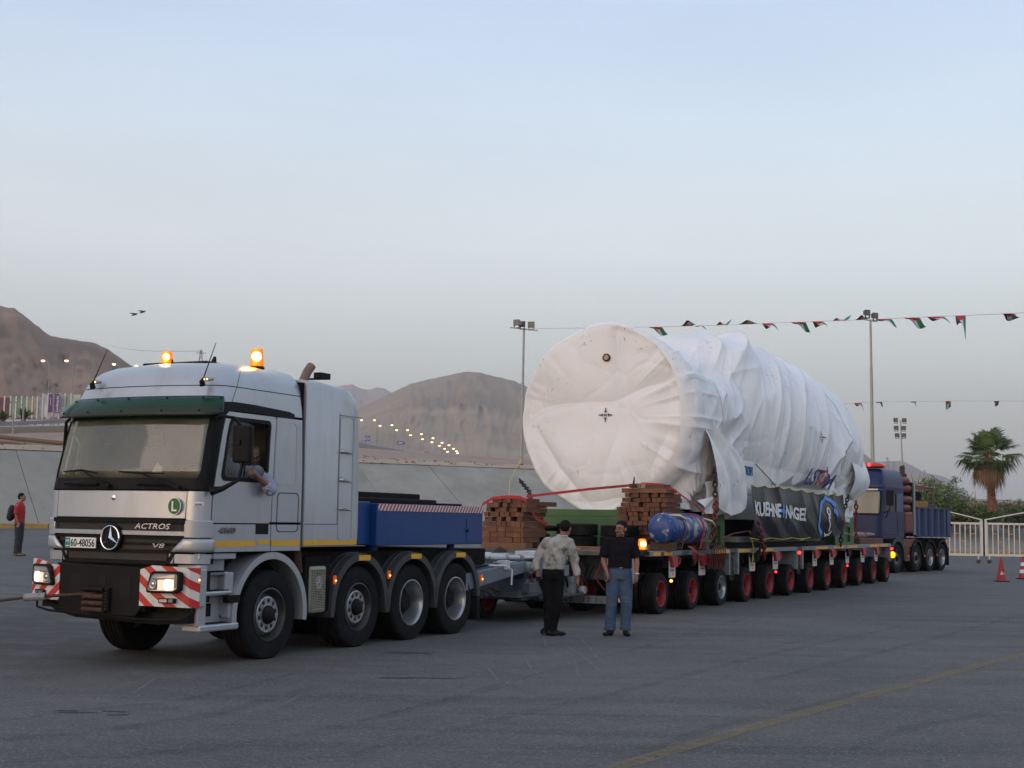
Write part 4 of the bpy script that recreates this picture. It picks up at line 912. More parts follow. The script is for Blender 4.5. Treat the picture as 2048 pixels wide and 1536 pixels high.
# bumper
bp=[(-1.28,-2.345),(-1.44,-2.20),(-1.52,-1.79),(-1.52,-.53),(-1.44,-.12),(-1.28,.025)]
bl=M('bumper_black_steel',(.009,.008,.008),.6,.0,5,.25,dirt=(.03,.02,.014),ds=5,dt=.6,spec=.15)
mb=MB(VF)
mb.prism([(-1.85,1.13),(-.55,1.10),(-.55,.70),(-.66,.56),(-1.72,.56),(-1.85,.72)],lambda x,y,h:(-1.52+h,x,y),0,.04); plate=mb.build('bumper_plate',bl,tr,bevel=.006)
mb=MB(VF); mb.box(-1.49,-1.15,-1.85,-.55,.62,1.08); mb.box(-1.30,-1.1,-2.28,-.04,.60,.72); mb.box(-1.22,-1.0,-2.28,-.04,.72,1.06); mb.build('bumper_beam',blackm,tr)
dk=M('void_black',(.004,.004,.004),.9)
mb=MB(VF)
for (w0,w1,z0,z1) in ((-1.62,-1.47,.80,1.01),(-1.22,-1.11,.89,1.01),(-.90,-.74,.77,1.0)): mb=MB(VF); mb.box(-1.5235,-1.521,w0,w1,z0,z1); mb.build('plate_cutout',dk,plate)
fl=MB(VF); fl.box(-1.56,-1.525,-1.40,-1.02,.60,.87); fair=fl.build('fairlead_frame',blackm,tr,bevel=.01)
for z in (.845,.765,.69,.62):
    mb=MB(VF); mb.cyl((-1.60,-1.36,z),(-1.60,-1.06,z),.028,seg=12); mb.build('roller',rust if z<.8 else blackm,fair,smooth=True)
mb=MB(VF)
for w_ in (-1.375,-1.045):
    for k in range(7): mb.lathe((-1.57,w_,.63+.036*k),(-1,0,0),[(0,.014),(.016,.012),(.018,.001)],8)
mb.build('bolts',rust,fair)
vecR=(0,math.sin(R(45)),math.cos(R(45)))
strR=stripes('striped_board_right',(0,-.62,.78),.155,(.62,.60,.57),(.48,.02,.015),.5,off=.15); strL=stripes('striped_board_left',(0,.62,.78),.155,(.62,.60,.57),(.48,.02,.015),.5,off=.2)
def board(pts,zt,zb,mat_,name):
    mb=MB(VF); A=[]
    for (u_,w_),a,b in zip(pts,zt,zb): A+=[(u_,w_,b),(u_,w_,a),(u_+.015,w_,b),(u_+.015,w_,a)]
    fs=[]; n=len(pts)
    for i in range(n-1): a=4*i;b=a+4; fs+=[(a,b,b+1,a+1),(a+2,b+2,b+3,a+3),(a+1,b+1,b+3,a+3),(a,b,b+2,a+2)]
    fs+=[(0,1,3,2),(4*(n-1),4*(n-1)+1,4*(n-1)+3,4*(n-1)+2)]
    mb.add(A,fs); return mb.build(name,mat_,tr)
bR=board([(-1.53,-.60),(-1.52,-.44),(-1.46,-.20),(-1.37,-.03),(-1.27,.03)],[1.085,1.135,1.125,1.115,1.11],[.685,.685,.68,.675,.67],strR,'striped_board')
bL=board([(-1.27,-2.45),(-1.37,-2.38),(-1.46,-2.20),(-1.52,-1.95),(-1.53,-1.80)],[1.165,1.16,1.16,1.11,1.10],[.73,.73,.715,.70,.70],strL,'striped_board')
mb=MB(VF); mb.box(-1.27,-1.15,-.02,.03,.68,1.10); mb.build('bumper_end',silver,tr,bevel=.01)
lens=M('lamp_glass',(.35,.34,.32),.12,.6); hot=emit('headlamp_lit',(1,.80,.58),3.2); warm=emit('headlamp_glow',(1,.66,.42),.38,(.45,.4,.35))
for s in (1,-1):
    def HP(x,y,h,s=s):
        # x: 0 inner..1 outer
        wv=(-.47+.40*x) if s>0 else (-1.86-.42*x); uu=-1.535+.10*x**1.6-.015
        return (uu-h,wv,.95+y+(.03 if s<0 else .0))
    out=[(0,-.09),(0.03,-.115),(.85,-.115),(1.0,-.08),(1.0,.11),(.93,.125),(.22,.125),(.12,.10)]
    mb=MB(VF); mb.prism(out,HP,-.03,.03); hl=mb.build('headlight',black,tr,bevel=.012)
    inn_=[(.06,-.07),(.1,-.09),(.8,-.09),(.92,-.06),(.92,.085),(.86,.1),(.28,.1),(.2,.08)]
    mb=MB(VF); mb.prism(inn_,HP,.030,.033); mb.build('lens',lens,hl)
    c=HP(.66,-.02,.036); mb=MB(VF); mb.lathe(c,(-1,.1*s,0),[(0,.058),(.004,.045),(.008,.001)],16,m=0); g_=mb.build('main_beam',hot,hl,smooth=True); 
    c=HP(.45,-.03,.035); mb=MB(VF); mb.prism([(.38,-.08),(.84,-.08),(.84,.04),(.38,.03)],HP,.0335,.035); mb.build('reflector_glow',warm,hl)
    c=HP(.24,-.02,.035); mb=MB(VF); mb.lathe(c,(-1,0,0),[(0,.05),(.004,.045),(.002,.02),(.006,.001)],16); mb.build('second_lamp',chrome,hl,smooth=True)
    mb=MB(VF); mb.prism([(.2,.05),(.85,.05),(.85,.09),(.3,.09)],HP,.0335,.036); mb.build('upper_reflector',M('lamp_cool',(.55,.55,.55),.25,.5),hl)
    c0=HP(.42,-.195,.0); c1=HP(.80,-.195,.0)
    mb=MB(VF); mb.prism([(.38,-.225),(.84,-.225),(.86,-.17),(.40,-.17)],HP,-.02,.02); fg=mb.build('fog_lamp',black,tr,bevel=.008)
    mb=MB(VF); mb.prism([(.42,-.215),(.64,-.215),(.64,-.18),(.43,-.18)],HP,.021,.024); mb.build('fog_lens',chrome,fg)
    mb=MB(VF); mb.prism([(.68,-.215),(.80,-.215),(.81,-.18),(.68,-.18)],HP,.021,.024); mb.build('fog_lens',lens,fg)
    lt=bpy.data.lights.new('headlight_beam','SPOT'); lt.energy=9; lt.spot_blend=1; lt.spot_size=R(95); lt.color=(1,.85,.65); lt.shadow_soft_size=.05
    lo=bpy.data.objects.new('headlight_beam',lt); COL.objects.link(lo); lo.parent=hl; p=HP(.6,0,.09); lo.location=VF(p); lo.rotation_euler=(0,R(88),0)
mb=MB(VF); mb.tube([(-1.42,-2.24,.72),(-1.46,-2.20,.61),(-1.50,-1.98,.575),(-1.52,-1.2,.55),(-1.50,-.46,.53),(-1.46,-.06,.545),(-1.42,.03,.60),(-1.38,.04,.68)],.014,8); mb.build('underrun_bar',blackm,tr,smooth=True)
mb=MB(VF); mb.prism([(-2.28,.70),(-1.95,.62),(-.35,.60),(-.05,.66),(-.05,.50),(-.5,.47),(-1.7,.50),(-2.0,.56)],lambda x,y,h:(-1.35+h,x,y),0,.2); mb.build('underrun_panel',blackm,tr)
# rear ballast box
mb=MB(VF); mb.box(2.52,5.60,-2.24,-.06,1.325,1.90); bb=mb.build('ballast_box',blue,tr,bevel=.012)
mb=MB(VF); mb.box(2.0,2.516,-2.15,-.17,1.34,1.92); mb.build('ballast_box_front',blue,bb,bevel=.01)
mb=MB(VF); mb.box(2.54,5.595,-.0575,-.052,1.80,1.895); mb.build('striped_tape',stripes('tape',(1,0,-.75),.088,(.6,.55,.55),(.40,.03,.04),.5),bb)
mb=MB(VF); mb.box(5.07,5.57,-.0575,-.052,1.36,1.70); dd_=mb.build('box_door',blue,bb,bevel=.004)
mb=MB(VF); mb.cyl((5.05,-.05,1.53),(5.12,-.05,1.53),.012,seg=8); mb.lathe((5.09,-.05,1.53),(0,1,0),[(0,.022),(.02,.018),(.021,.001)],10); mb.build('door_latch',black,bb)
mb=MB(VF); mb.cyl((2.85,-.35,1.1),(2.85,-.35,1.325),.09,seg=14); mb.cyl((5.1,-.35,1.1),(5.1,-.35,1.325),.06,seg=12); mb.build('box_feet',blue,bb)
for (a,b_,z0,z1,w0,w1) in ((2.35,4.62,1.905,2.07,-1.6,-.62),(2.5,4.83,1.905,1.985,-1.75,-.45),(4.95,5.55,1.905,1.94,-1.5,-.4)):
    mb=MB(VF); mb.box(a,b_,w0,w1,z0,z1)
    o=mb.build('rubber_mat',rubber,None,bevel=.02); o.location=O1; o.rotation_euler=(0,0,RZ1)
    tag(o,{2.07:'thick black rubber slab lying on top of the blue ballast box',1.985:'wider flat black rubber slab under the thick one on the blue ballast box',1.94:'small thin black mat at the rear end of the blue ballast box'}[z1],'rubber mat','black rubber mats on the blue box')
# tow rope from the fairlead
mb=MB(); P=[Vector(p) for p in (tr.matrix_world@Vector((0,0,0)),)]
def V1(u_,w_,z): return O1+Vector((math.sin(R(26.795)),math.cos(R(26.795)),0))*u_+Vector((math.cos(R(26.795)),-math.sin(R(26.795)),0))*w_+Vector((0,0,z))
A=V1(-1.56,-1.2,.80); 
B=V1(-1.85,-1.98,.735); Cc=at(0,1201,16.2); Dd=at(-260,1216,16.6)
rp=empty('tow_line',A,0,'rusty brown tow line stretched out to the left from the black front plate','tow line')
mb=MB(); mb.tube([A-A,B-A,Cc-A,Dd-A],.017,8); mb.build('rope',rust,rp,smooth=True)
s0=B.lerp(A,.28)-A; s1=B.lerp(A,-.02)-A; mb=MB(); mb.tube([s0,s1],.042,12); mb.build('sleeve',lightgrey,rp,smooth=30)
# ------------------------------------------------------------------ TRAILER
RZT=R(90-27.426)
def TP(u_,w_,z): return T0+TD*u_+TL*w_+Vector((0,0,z))
def tobj(name,label,cat,group=None): return empty(name,T0,RZT,label,cat,group)
def ttag(o,label,cat,group=None): o.location=T0; o.rotation_euler=(0,0,RZT); return tag(o,label,cat,group)
tl=tobj('modular_trailer','long grey modular trailer on twelve rows of small red-rimmed wheels, carrying the wrapped load','trailer')
AX=[.32,2.04,3.80,5.50,7.20,8.92,10.68,12.38,14.15,15.92,17.70,19.48]
for i,u_ in enumerate(AX):
    for (w_,f) in ((0,1),(-.34,1),(-1.45,1),(-1.79,-1),(-2.4,1),(-2.72,-1),(-3.86,-1),(-4.18,-1)):
        far=w_<-1
        wheel(tl,u_+(0 if f>0 else 0),w_,.385,.285,.235,'small',rimmat=(alu if (i==2 and w_==0) else redp),f=f)
    for wa,wb,wc_,wd_ in ((-.95,-.05,-1.15,-.72),(-4.1,-3.2,-3.45,-3.0)): mb=MB(VF); mb.cyl((u_,wa,.385),(u_,wb,.385),.07,seg=10); mb.box(u_-.12,u_+.16,wc_,wd_,.38,.95); mb.build('swing_axle',under,tl)
mb=MB(VF); mb.box(-.25,20.05,-4.18,-.02,1.09,1.165); mb.box(-.2,20,-2.6,-1.5,.72,1.09); dk_=mb.build('deck',M('deck_steel',(.10,.10,.10),.7,.2,3,.25,dirt=(.06,.045,.03),ds=4,dt=.5),tl)
for a,b,nm in ((-.25,4.33,0),(4.84,9.48,0),(9.96,20.05,0)):
    mb=MB(VF); mb.box(a,b,-.12,.0,1.075,1.17); mb.build('side_beam',lightgrey,tl,bevel=.006)
    mb=MB(VF); mb.box(a,b,-4.2,-4.08,1.075,1.17); mb.build('side_beam',lightgrey,tl)
mb=MB(VF); mb.box(4.33,9.96,-.2,-.13,1.06,1.16); mb.build('coupling_beam',blackm,tl)
for (a,b) in ((-.10,.27),(.45,.87),(3.35,4.28),(4.92,5.72),(6.35,7.45),(11.2,12.4),(13.0,14.2),(14.5,15.7),(17.2,18.4),(18.5,19.6)):
    mb=MB(VF); mb.box(a,b,0,.006,1.085,1.15); mb.build('yellow_reflector',ybelt,tl)
for (a,b) in ((.28,.44),):
    mb=MB(VF); mb.box(a,b,0,.006,1.09,1.145); q=mb.build('trailer_plate',black,tl); text('1125','plate_digits',q,lightgrey,(a+.02,.007,1.10),(1,0,0),(0,0,1),b-a-.04,.035,.002,VF)
orl2=emit('amber_dot',(1,.3,.04),2.5); redl=emit('red_dot',(1,.03,.02),1.6)
posts=[(.76,1.06,'r'),(2.42,2.76,'r'),(5.72,6.08,'k'),(7.5,7.85,'r'),(10.97,11.30,'r'),(12.66,12.98,'r'),(14.38,14.68,'k'),(16.15,16.5,'r'),(17.86,18.18,'r')]
for i,(a,b,c) in enumerate(posts):
    mb=MB(VF); mb.box(a,b,-.03,-.002,.66,1.075); p=mb.build('post',whitep,tl,bevel=.004)
    mb=MB(VF)
    for k in range(3): mb.box(a+.05+.03*(k%2),b-.08,-.001,.001,.78+.07*k,.81+.07*k)
    mb.build('stencil_marks',M('stencil_grey',(.12,.12,.13),.7) if i==0 else bpy.data.materials['stencil_grey'],p)
    mb=MB(VF); mb.lathe(((a+b)/2,-.002,.73),(0,1,0),[(0,.035),(.012,.03),(.014,.001)],10); mb.build('side_reflector',orl,p)
    mb=MB(VF); m_=blackm if c=='k' else redp
    mb.hexa([(a+.02,-.02,.86),(b-.06,-.02,.86),(b-.06,.07,.86),(a+.02,.07,.86)],[(a-.02,-.02,1.07),(b+.03,-.02,1.07),(b+.03,.05,1.07),(a-.02,.05,1.07)]); 
    mb.tube([(b-.02,.05,.90),(b+.07,.06,.94),(b+.08,.06,1.02),(b,.05,1.05)],.018,6); mb.build('lashing_ring',m_,p)
for a in (.86,7.7,14.5):
    mb=MB(VF); mb.box(a-.04,a+.04,-.02,.02,.57,.66); p=mb.build('lamp_bracket',black,tl); mb=MB(VF); mb.lathe((a-.04,.0,.60),(-.7,.7,0),[(0,.030),(.02,.026),(.03,.001)],10); mb.build('lit_marker',redl if a>1 else orl2,p)
for a,b in ((4.28,4.36),(4.86,4.95),(9.44,9.52),(9.95,10.05)):
    mb=MB(VF); mb.box(a,b,-.5,-.001,.62,1.14); mb.build('bulkhead_plate',lightgrey,tl,bevel=.004)
for a in (4.45,4.6,9.62,9.8):
    mb=MB(VF)
    mb.tube([(a,-.1,1.05),(a+.05,-.03,.9),(a-.04,-.06,.7),(a+.06,-.05,.5)],.022,6); mb.tube([(a+.08,-.1,1.05),(a+.02,-.06,.8),(a+.12,-.05,.6)],.018,6); mb.box(a-.03,a+.03,-.05,-.01,.78,.9); mb.build('hoses',M('hose_metal',(.08,.07,.06),.5,.5) if a<4.5 else bpy.data.materials['hose_metal'],tl)
mb=MB(VF); mb.lathe((9.72,-.02,1.02),(-.6,.8,0),[(0,.045),(.03,.04),(.045,.001)],12); mb.build('red_lamp',redl,tl)
mb=MB(VF); mb.box(19.98,20.06,-.4,-.001,.62,1.17); mb.build('end_plate',lightgrey,tl)
mb=MB(VF); mb.lathe((20.06,.02,1.01),(-.7,.7,0),[(0,.04),(.03,.035),(.04,.001)],10); mb.build('red_lamp',redl,tl)
mb=MB(VF); mb.lathe((20.12,.02,.82),(-.6,.8,0),[(0,.10),(.03,.1),(.06,.07),(.075,.001)],14); mb.build('amber_lamp',emit('amber_lit2',(1,.30,.0),1.6),tl)
# front end of the trailer (bulkhead, steering gear, rods)
mb=MB(VF); mb.box(-.30,-.22,-1.75,-.90,.62,1.07); mb.build('front_plate',lightgrey,tl,bevel=.008)
mb=MB(VF); mb.box(-1.35,-.25,-4.1,-.15,1.10,1.17); mb.box(-1.1,-.25,-3.9,-3.2,.6,1.1); mb.build('front_platform',M('platform_wood',(.10,.09,.07),.8,0,3,.3),tl)
mb=MB(VF); mb.box(-1.38,-1.30,-4.1,-1.2,1.04,1.10); mb.build('platform_edge',lightgrey,tl)
mb=MB(VF); mb.box(-1.25,-.80,-.45,-.06,.60,1.10); cp=mb.build('corner_pillar',lightgrey,tl,bevel=.02)
mb=MB(VF); mb.hexa([(-1.27,-.30,.80),(-1.26,-.12,.80),(-1.20,-.12,.80),(-1.2,-.3,.8)],[(-1.30,-.34,1.02),(-1.30,-.12,1.02),(-1.2,-.12,1.02),(-1.2,-.34,1.02)]); mb.tube([(-1.30,-.3,.98),(-1.34,-.2,1.0),(-1.33,-.14,.9),(-1.32,-.2,.76)],.02,6); mb.box(-1.30,-1.2,-.36,-.14,.74,.79); mb.build('red_hook',redp,cp)
mb=MB(VF); mb.box(-1.0,-.92,-2.0,-.45,.22,.36); cross=mb.build('lower_cross_beam',lightgrey,tl,bevel=.006)
mb=MB(VF)
for w_ in (-1.35,-1.25,-1.0,-.9,-.75):
    for z in (.26,.31): mb.lathe((-1.0,w_,z),(-1,0,0),[(.0015,.016),(.003,.001)],8)
mb.build('bolt_holes',dk,cross)
mb=MB(VF); mb.box(-1.02,-.95,-.40,-.12,.26,.38); mb.build('striped_board',stripes('tape2',(0,-.8,.6),.07,(.6,.57,.57),(.38,.03,.04)),tl)
mb=MB(VF); mb.cyl((-1.15,-1.22,.47),(-1.15,-.9,.47),.07,seg=16); mb.build('air_tank',whitep,tl,smooth=30)
mb=MB(VF); mb.box(-1.1,-.9,-1.95,-1.35,.36,.52); mb.build('valve_box',lightgrey,tl,bevel=.01)
mb=MB(VF); mb.tube([(-1.5,-2.2,.27),(-1.3,-1.7,.36),(-1.1,-1.3,.47),(-.8,-1.2,.5)],.05,10); mb.build('drain_pipe',greyp,tl,smooth=True)
mb=MB(VF); mb.tube([(-1.15,-1.62,.30),(-1.15,-1.62,.12)],.012,6); mb.tube([(-1.15,-1.62+.025*math.cos(a),-.0+.085+.035*math.sin(a)) for a in np.linspace(0,2*pi,13)[:-1]],.009,5,closed=True); mb.box(-1.17,-1.13,-1.65,-1.59,.2,.24); mb.build('hanging_hook',redchain,tl)
mb=MB(VF); mb.box(-1.5,-.3,-2.3,-1.62,.74,.80); mb.box(-1.5,-.3,-2.3,-1.62,.84,.88); mb.box(-1.4,-.4,-2.2,-1.75,.78,.86); mb.build('towing_beam',lightgrey,tl,bevel=.008)
mb=MB(VF); mb.cyl((-1.2,-1.95,.96),(-1.2,-1.72,.98),.07,seg=14); mb.cyl((-1.2,-2.1,.95),(-1.2,-1.98,.95),.05,seg=12); mb.build('motor',M('motor_grey',(.15,.14,.12),.5,.4,5,.3),tl,smooth=30)
mb=MB(VF); mb.cyl((-.8,-1.35,.86),(-.8,-1.12,.90),.12,seg=16); mb.build('drum',M('drum_dark',(.06,.06,.065),.5),tl,smooth=30)
for i in range(7):
    a=-1.42+.13*i
    mb=MB(VF); mb.tube([(-1.05,a,.95-.03*(i%3)),(-1.25,a+.05*math.sin(i*2),.7),(-1.15,a+.12,.48+.04*(i%2))],.014,6); mb.build('hose',blackm if i%3 else redchain,tl)
# drawbar system between tractor and trailer
steeld=M('worn_grey_steel',(.085,.10,.12),.6,.1,3,.3,dirt=(.05,.04,.03),ds=3,dt=.5)
for i,(a,b,c_,d_,e_,f_) in enumerate([(-3.0,-2.9,-1.09,-1.02,.45,.98),(-2.2,-2.05,-1.09,-.98,.50,1.0),(-1.7,-1.55,-1.09,-.9,.42,.72),(-3.5,-3.2,-1.0,-.85,.50,.66),(-2.7,-2.4,-1.0,-.88,.60,.76),(-1.95,-1.8,-1.02,-.92,.74,.92)]):
    mb=MB(VF); mb.box(a,b,c_,d_,e_,f_); mb.build('bracket',[steeld,blackm,lightgrey][i%3],tl,bevel=.01)
for i in range(9):
    a=-3.3+.26*i; mb=MB(VF); mb.tube([(a,-1.08,.98),(a+.06,-.98,.86-.04*(i%3)),(a+.2,-.97,.62+.05*(i%2)),(a+.34,-1.0,.50),(a+.42,-1.1,.44)],.013+.006*(i%2),6); mb.build('hydraulic_hose',blackm if i%4 else redchain,tl,smooth=True)
mb=MB(VF); mb.cyl((-2.9,-.93,.42),(-1.9,-.9,.40),.05,seg=12); mb.cyl((-1.9,-.9,.40),(-1.3,-.88,.39),.028,seg=10); mb.build('hydraulic_ram',steeld,tl,smooth=30)
for (u_,w_,z,r) in ((-2.55,-.94,.86,.07),(-1.45,-1.05,.82,.09),(-3.1,-.95,.78,.05)):
    mb=MB(VF); mb.lathe((u_,w_,z),(0,1,0),[(-.08,r),(0,r),(.02,r*.7),(.025,.01)],16); mb.build('valve_cap',blackm,tl,smooth=30)
mb=MB(VF); 
mb.hexa([(-5.75,-1.05,.62),(-5.75,-.80,.62),(-3.35,-1.0,.84),(-3.35,-1.25,.84)],[(-5.75,-1.05,.88),(-5.75,-.80,.88),(-3.35,-1.0,1.02),(-3.35,-1.25,1.02)])
mb.build('drawbar',greyp,tl,bevel=.012)
mb=MB(VF); mb.hexa([(-5.75,-2.1,.62),(-5.75,-1.9,.62),(-3.35,-1.7,.84),(-3.35,-1.9,.84)],[(-5.75,-2.1,.88),(-5.75,-1.9,.88),(-3.35,-1.7,1.02),(-3.35,-1.9,1.02)]); mb.build('drawbar',greyp,tl,bevel=.012)
mb=MB(VF); mb.cyl((-3.3,-1.35,.91),(-3.3,-.92,.91),.10,seg=20); mb.cyl((-3.3,-.92,.91),(-3.3,-.86,.91),.06,seg=12); mb.build('drawbar_pin',lightgrey,tl,smooth=30,bevel=.01)
mb=MB(VF); mb.box(-3.2,-1.2,-2.7,-1.1,.70,1.06); mb.hexa([(-3.6,-2.7,.42),(-3.6,-1.0,.42),(-1.0,-1.0,.42),(-1.0,-2.7,.42)],[(-3.3,-2.7,.72),(-3.3,-1.0,.72),(-1.0,-1.0,.72),(-1.0,-2.7,.72)]); mb.box(-3.3,-1.0,-3.4,-1.1,.36,.42); mb.build('turntable_frame',steeld,tl,bevel=.01)
mb=MB(VF); mb.cyl((-2.6,-1.15,.72),(-2.6,-1.15,1.1),.22,seg=24); mb.build('turntable_post',greyp,tl,smooth=30)
for zz,ww in ((.98,-1.0),):
    mb=MB(VF); mb.box(-4.9,-2.4,ww-.6,ww-.5,.98,1.10); mb.box(-4.9,-2.4,ww-.62,ww-.42,.97,.985); mb.build('frame_rail',lightgrey,tl)
rods=[((-6.6,-1.30,1.10),(-6.05,-1.25,1.13),.02,.05),((-6.05,-1.25,1.13),(-5.6,-1.22,1.13),.05,.05),((-5.6,-1.22,1.125),(-3.9,-1.12,1.095),.045,.045),((-3.9,-1.12,1.09),(-3.45,-1.09,1.08),.036,.036),((-3.3,-1.08,1.08),(-2.9,-1.06,1.075),.03,.03),((-2.9,-1.06,1.07),(-1.8,-1.0,1.05),.048,.048)]
for a,b,r1,r2 in rods:
    mb=MB(VF); mb.cyl(a,b,r1,r2,14); mb.build('steering_rod',whitep,tl,smooth=30)
for a in (-5.6,-3.9,-2.9,-3.4):
    mb=MB(VF); mb.cyl((a-.03,-1.22+(a+5.6)*.06,1.11-(a+5.6)*.018),(a+.05,-1.22+(a+5.6)*.06,1.11-(a+5.6)*.018),.058,seg=14); mb.build('rod_collar',lightgrey,tl,smooth=30)
mb=MB(VF); mb.box(-4.2,-3.3,-1.9,-1.35,1.10,1.15); mb.box(-5.4,-4.5,-1.8,-1.3,1.12,1.17); mb.box(-4.75,-4.65,-1.5,-1.35,1.15,1.24); mb.box(-2.6,-2.0,-1.6,-1.2,1.08,1.17); mb.build('top_plates',whitep,tl,bevel=.008)
mb=MB(VF); mb.box(-4.3,-4.12,-1.05,-.9,.9,1.05); mb.box(-4.35,-3.9,-1.1,-.98,1.0,1.03); mb.build('valve_block',whitep,tl,bevel=.008)
mb=MB(VF)
for i in range(12):
    a=-5.6+i*.2; mb.tube([(a,-1.5,.6),(a+.2,-1.35,.48+.05*math.sin(i*3)),(a+.35,-1.5,.60),(a+.5,-1.45,.42)],.02,6)
for i in range(5):
    mb.tube([(-5.3+i*.25,-1.15,.93+.02*i),(-4.8+i*.2,-1.0,1.0),(-4.3,-1.05,.95),(-3.9,-1.2,1.0)],.016,6)
mb.build('hose_bundle',M('hose_grey',(.09,.085,.075),.6),tl)
mb=MB(VF); mb.tube([(-4.7,-.98,.98),(-4.35,-.86,.97),(-4.2,-.82,.90),(-4.2,-.83,.66)],.014,6); mb.build('cord',white,tl,smooth=True)
mb=MB(VF); mb.tube([(-3.6,-1.5,1.14),(-3.45,-1.45,1.2),(-3.2,-1.5,1.17),(-3.1,-1.5,1.12)],[.03,.06,.055,.03],8); mb.build('chain_hook',rust,tl,smooth=True)
mb=MB(VF)
for u_ in (-4.4,-2.7,-2.2,-1.7):
    pass
for u_ in (-4.5,-2.8):
    for w_,f in ((-2.0,1),(-2.35,1),(-3.3,-1),(-3.7,-1)): wheel(tl,u_,w_,.385,.285,.235,'small',rimmat=redp,f=f)
# beacon on the front corner
bq=beacon(tl,(-.60,-.02,1.20),.085,.20,name='beacon',power=2.2)
# ------------------------------------------------------------------ GREEN SADDLES
def saddle(u0,u1,label,rear=False):
    r=tobj('saddle',label,'support saddle','green saddles under the load')
    for w0,w1 in ((-.62,-.18),(-3.98,-3.52)):
        mb=MB(VF)
        ot=rrect(u0,u1,1.172,1.90 if not rear else 1.98,.10,4,4); a,b=(u0+(u1-u0)*.45,u0+(u1-u0)*.80); inn_=rrect(a,b,1.24,1.66,.06,4,4)
        S=lambda x,y,h,w1=w1,w0=w0:(x,w1-.0+h if w1>-1 else w0-h,y)
        ring(mb,S,ot,inn_,0,.05); mb.box(u0+.02,u1-.02,w0+.02,w1-.055,1.172,1.85); mb.build('post',green,r,smooth=30)
        mb=MB(VF); mb.box(u0-.06,u1+.06,w0-.03,w1+.03,1.168,1.20); mb.build('foot',green,r)
    mb=MB(VF); mb.prism([(-3.6,1.172),(-.5,1.172),(-.5,1.80),(-1.0,1.45),(-2.07,1.32),(-3.1,1.45),(-3.6,1.80)],lambda x,y,h:(u0+.15+h,x,y),0,(u1-u0)*.6); mb.build('cradle',green,r)
    return r
saddle(3.15,4.50,'green steel saddle behind the blue tank, under the front part of the white load')
saddle(13.85,16.0,'green steel saddle under the rear end of the white load, right of the black banner',True)
r=tobj('cross_beam','green boxed steel beam across the trailer under the round white front face','steel beam')
mb=MB(VF); mb.box(2.0,2.7,-3.4,-1.55,1.172,1.80); mb.build('box_beam',green,r,bevel=.015)
mb=MB(VF); mb.box(2.05,2.9,-3.3,-.5,1.80,1.95); mb.build('upper_plate',green,r,bevel=.012)
mb=MB(VF); mb.box(2.1,2.7,-1.5,-.5,1.172,1.80); mb.build('box_beam',green,r,bevel=.015)
# skid frame and dark cradle under the middle
r=tobj('skid_frame','long grey steel skid under the black banner','skid')
mb=MB(VF); mb.box(5.0,12.0,-.55,-.08,1.30,1.42); mb.build('beam',M('skid_grey',(.22,.22,.20),.7,.1,3,.2),r,bevel=.01)
mb=MB(VF); mb.box(4.6,13.6,-3.6,-.35,1.17,1.30); mb.box(4.9,13.5,-3.4,-.55,1.42,2.0); mb.build('dark_cradle',blackm,r)
# ------------------------------------------------------------------ WRAPPED LOAD
def vnoise(x,y,seed=0):
    """vectorised value noise"""
    xi=np.floor(x).astype(np.int64); yi=np.floor(y).astype(np.int64); xf=x-xi; yf=y-yi
    def h(a,b):
        n=(a*374761393+b*668265263+seed*974711)&0x7fffffff; n=((n^(n>>13))*1274126177)&0x7fffffff; return ((n^(n>>16))&0xffff)/65535.
    sx=xf*xf*(3-2*xf); sy=yf*yf*(3-2*yf)
    return ((h(xi,yi)*(1-sx)+h(xi+1,yi)*sx)*(1-sy)+(h(xi,yi+1)*(1-sx)+h(xi+1,yi+1)*sx)*sy)*2-1
def ridged(x,y,seed=0,p=1.): return (1-np.abs(vnoise(x,y,seed)))**p
RT=[(2.5,1.99),(2.62,1.98),(2.85,1.88),(3.15,1.74),(3.6,1.62),(4.6,1.58),(5.3,1.62),(5.8,1.80),(6.3,2.06),(6.8,2.25),(7.5,2.40),(8.2,2.47),(9.0,2.49),(9.8,2.44),(11,2.36),(12.5,2.32),(14,2.26),(15.2,2.20),(16.0,2.13),(16.5,2.02),(16.9,1.75)]
WC=-2.09; ZC=3.88
TU=np.concatenate([np.linspace(2.44,3.4,60)[:-1],np.linspace(3.4,16.9,480)]); NTH=700
TH=np.linspace(-R(168),R(168),NTH)
UU,TT=np.meshgrid(TU,TH,indexing='ij')
Rr=np.interp(UU,[r[0] for r in RT],[r[1] for r in RT])
Rr0=Rr
def sm(a,b,x): t=np.clip((x-a)/(b-a),0,1); return t*t*(3-2*t)
ss=np.abs(TT)
Rr=np.where(UU<6.0,Rr+(np.maximum(Rr,2.0)-Rr)*sm(.7,1.25,ss),Rr)
# folds
s_=TT*2.2
d1=vnoise(UU*.35,s_*.35,1)*1.2
fold=np.zeros_like(UU)
hump=sm(5.2,6.5,UU)*(1-sm(13,15.5,UU))
fold+= (ridged(UU*.62+s_*.50+d1*.7,s_*.12-UU*.10,2,3)-.30)*.24*hump
fold+= (ridged(UU*1.35+s_*.95+d1*1.0,s_*.16-UU*.12,5,3)-.30)*.12*hump*sm(-.2,.6,TT)+(ridged(UU*1.0+s_*.3+d1,s_*.2,55,3)-.3)*.07*hump
fold+= (ridged(UU*2.9+s_*1.9+d1*1.2,s_*.25-UU*.2,15,3)-.30)*.045*hump*sm(.3,1.2,ss)
frontz=1-sm(4.6,6.0,UU)
fold+= (ridged(UU*1.1+d1*.5,s_*1.5+d1,6,1.5)-.55)*.075*(.5+.5*frontz)
rear=sm(12.5,14.5,UU)
fold+= (ridged(UU*1.5+d1,s_*.4,8,1.4)-.55)*.15*rear*sm(.5,1.4,ss)
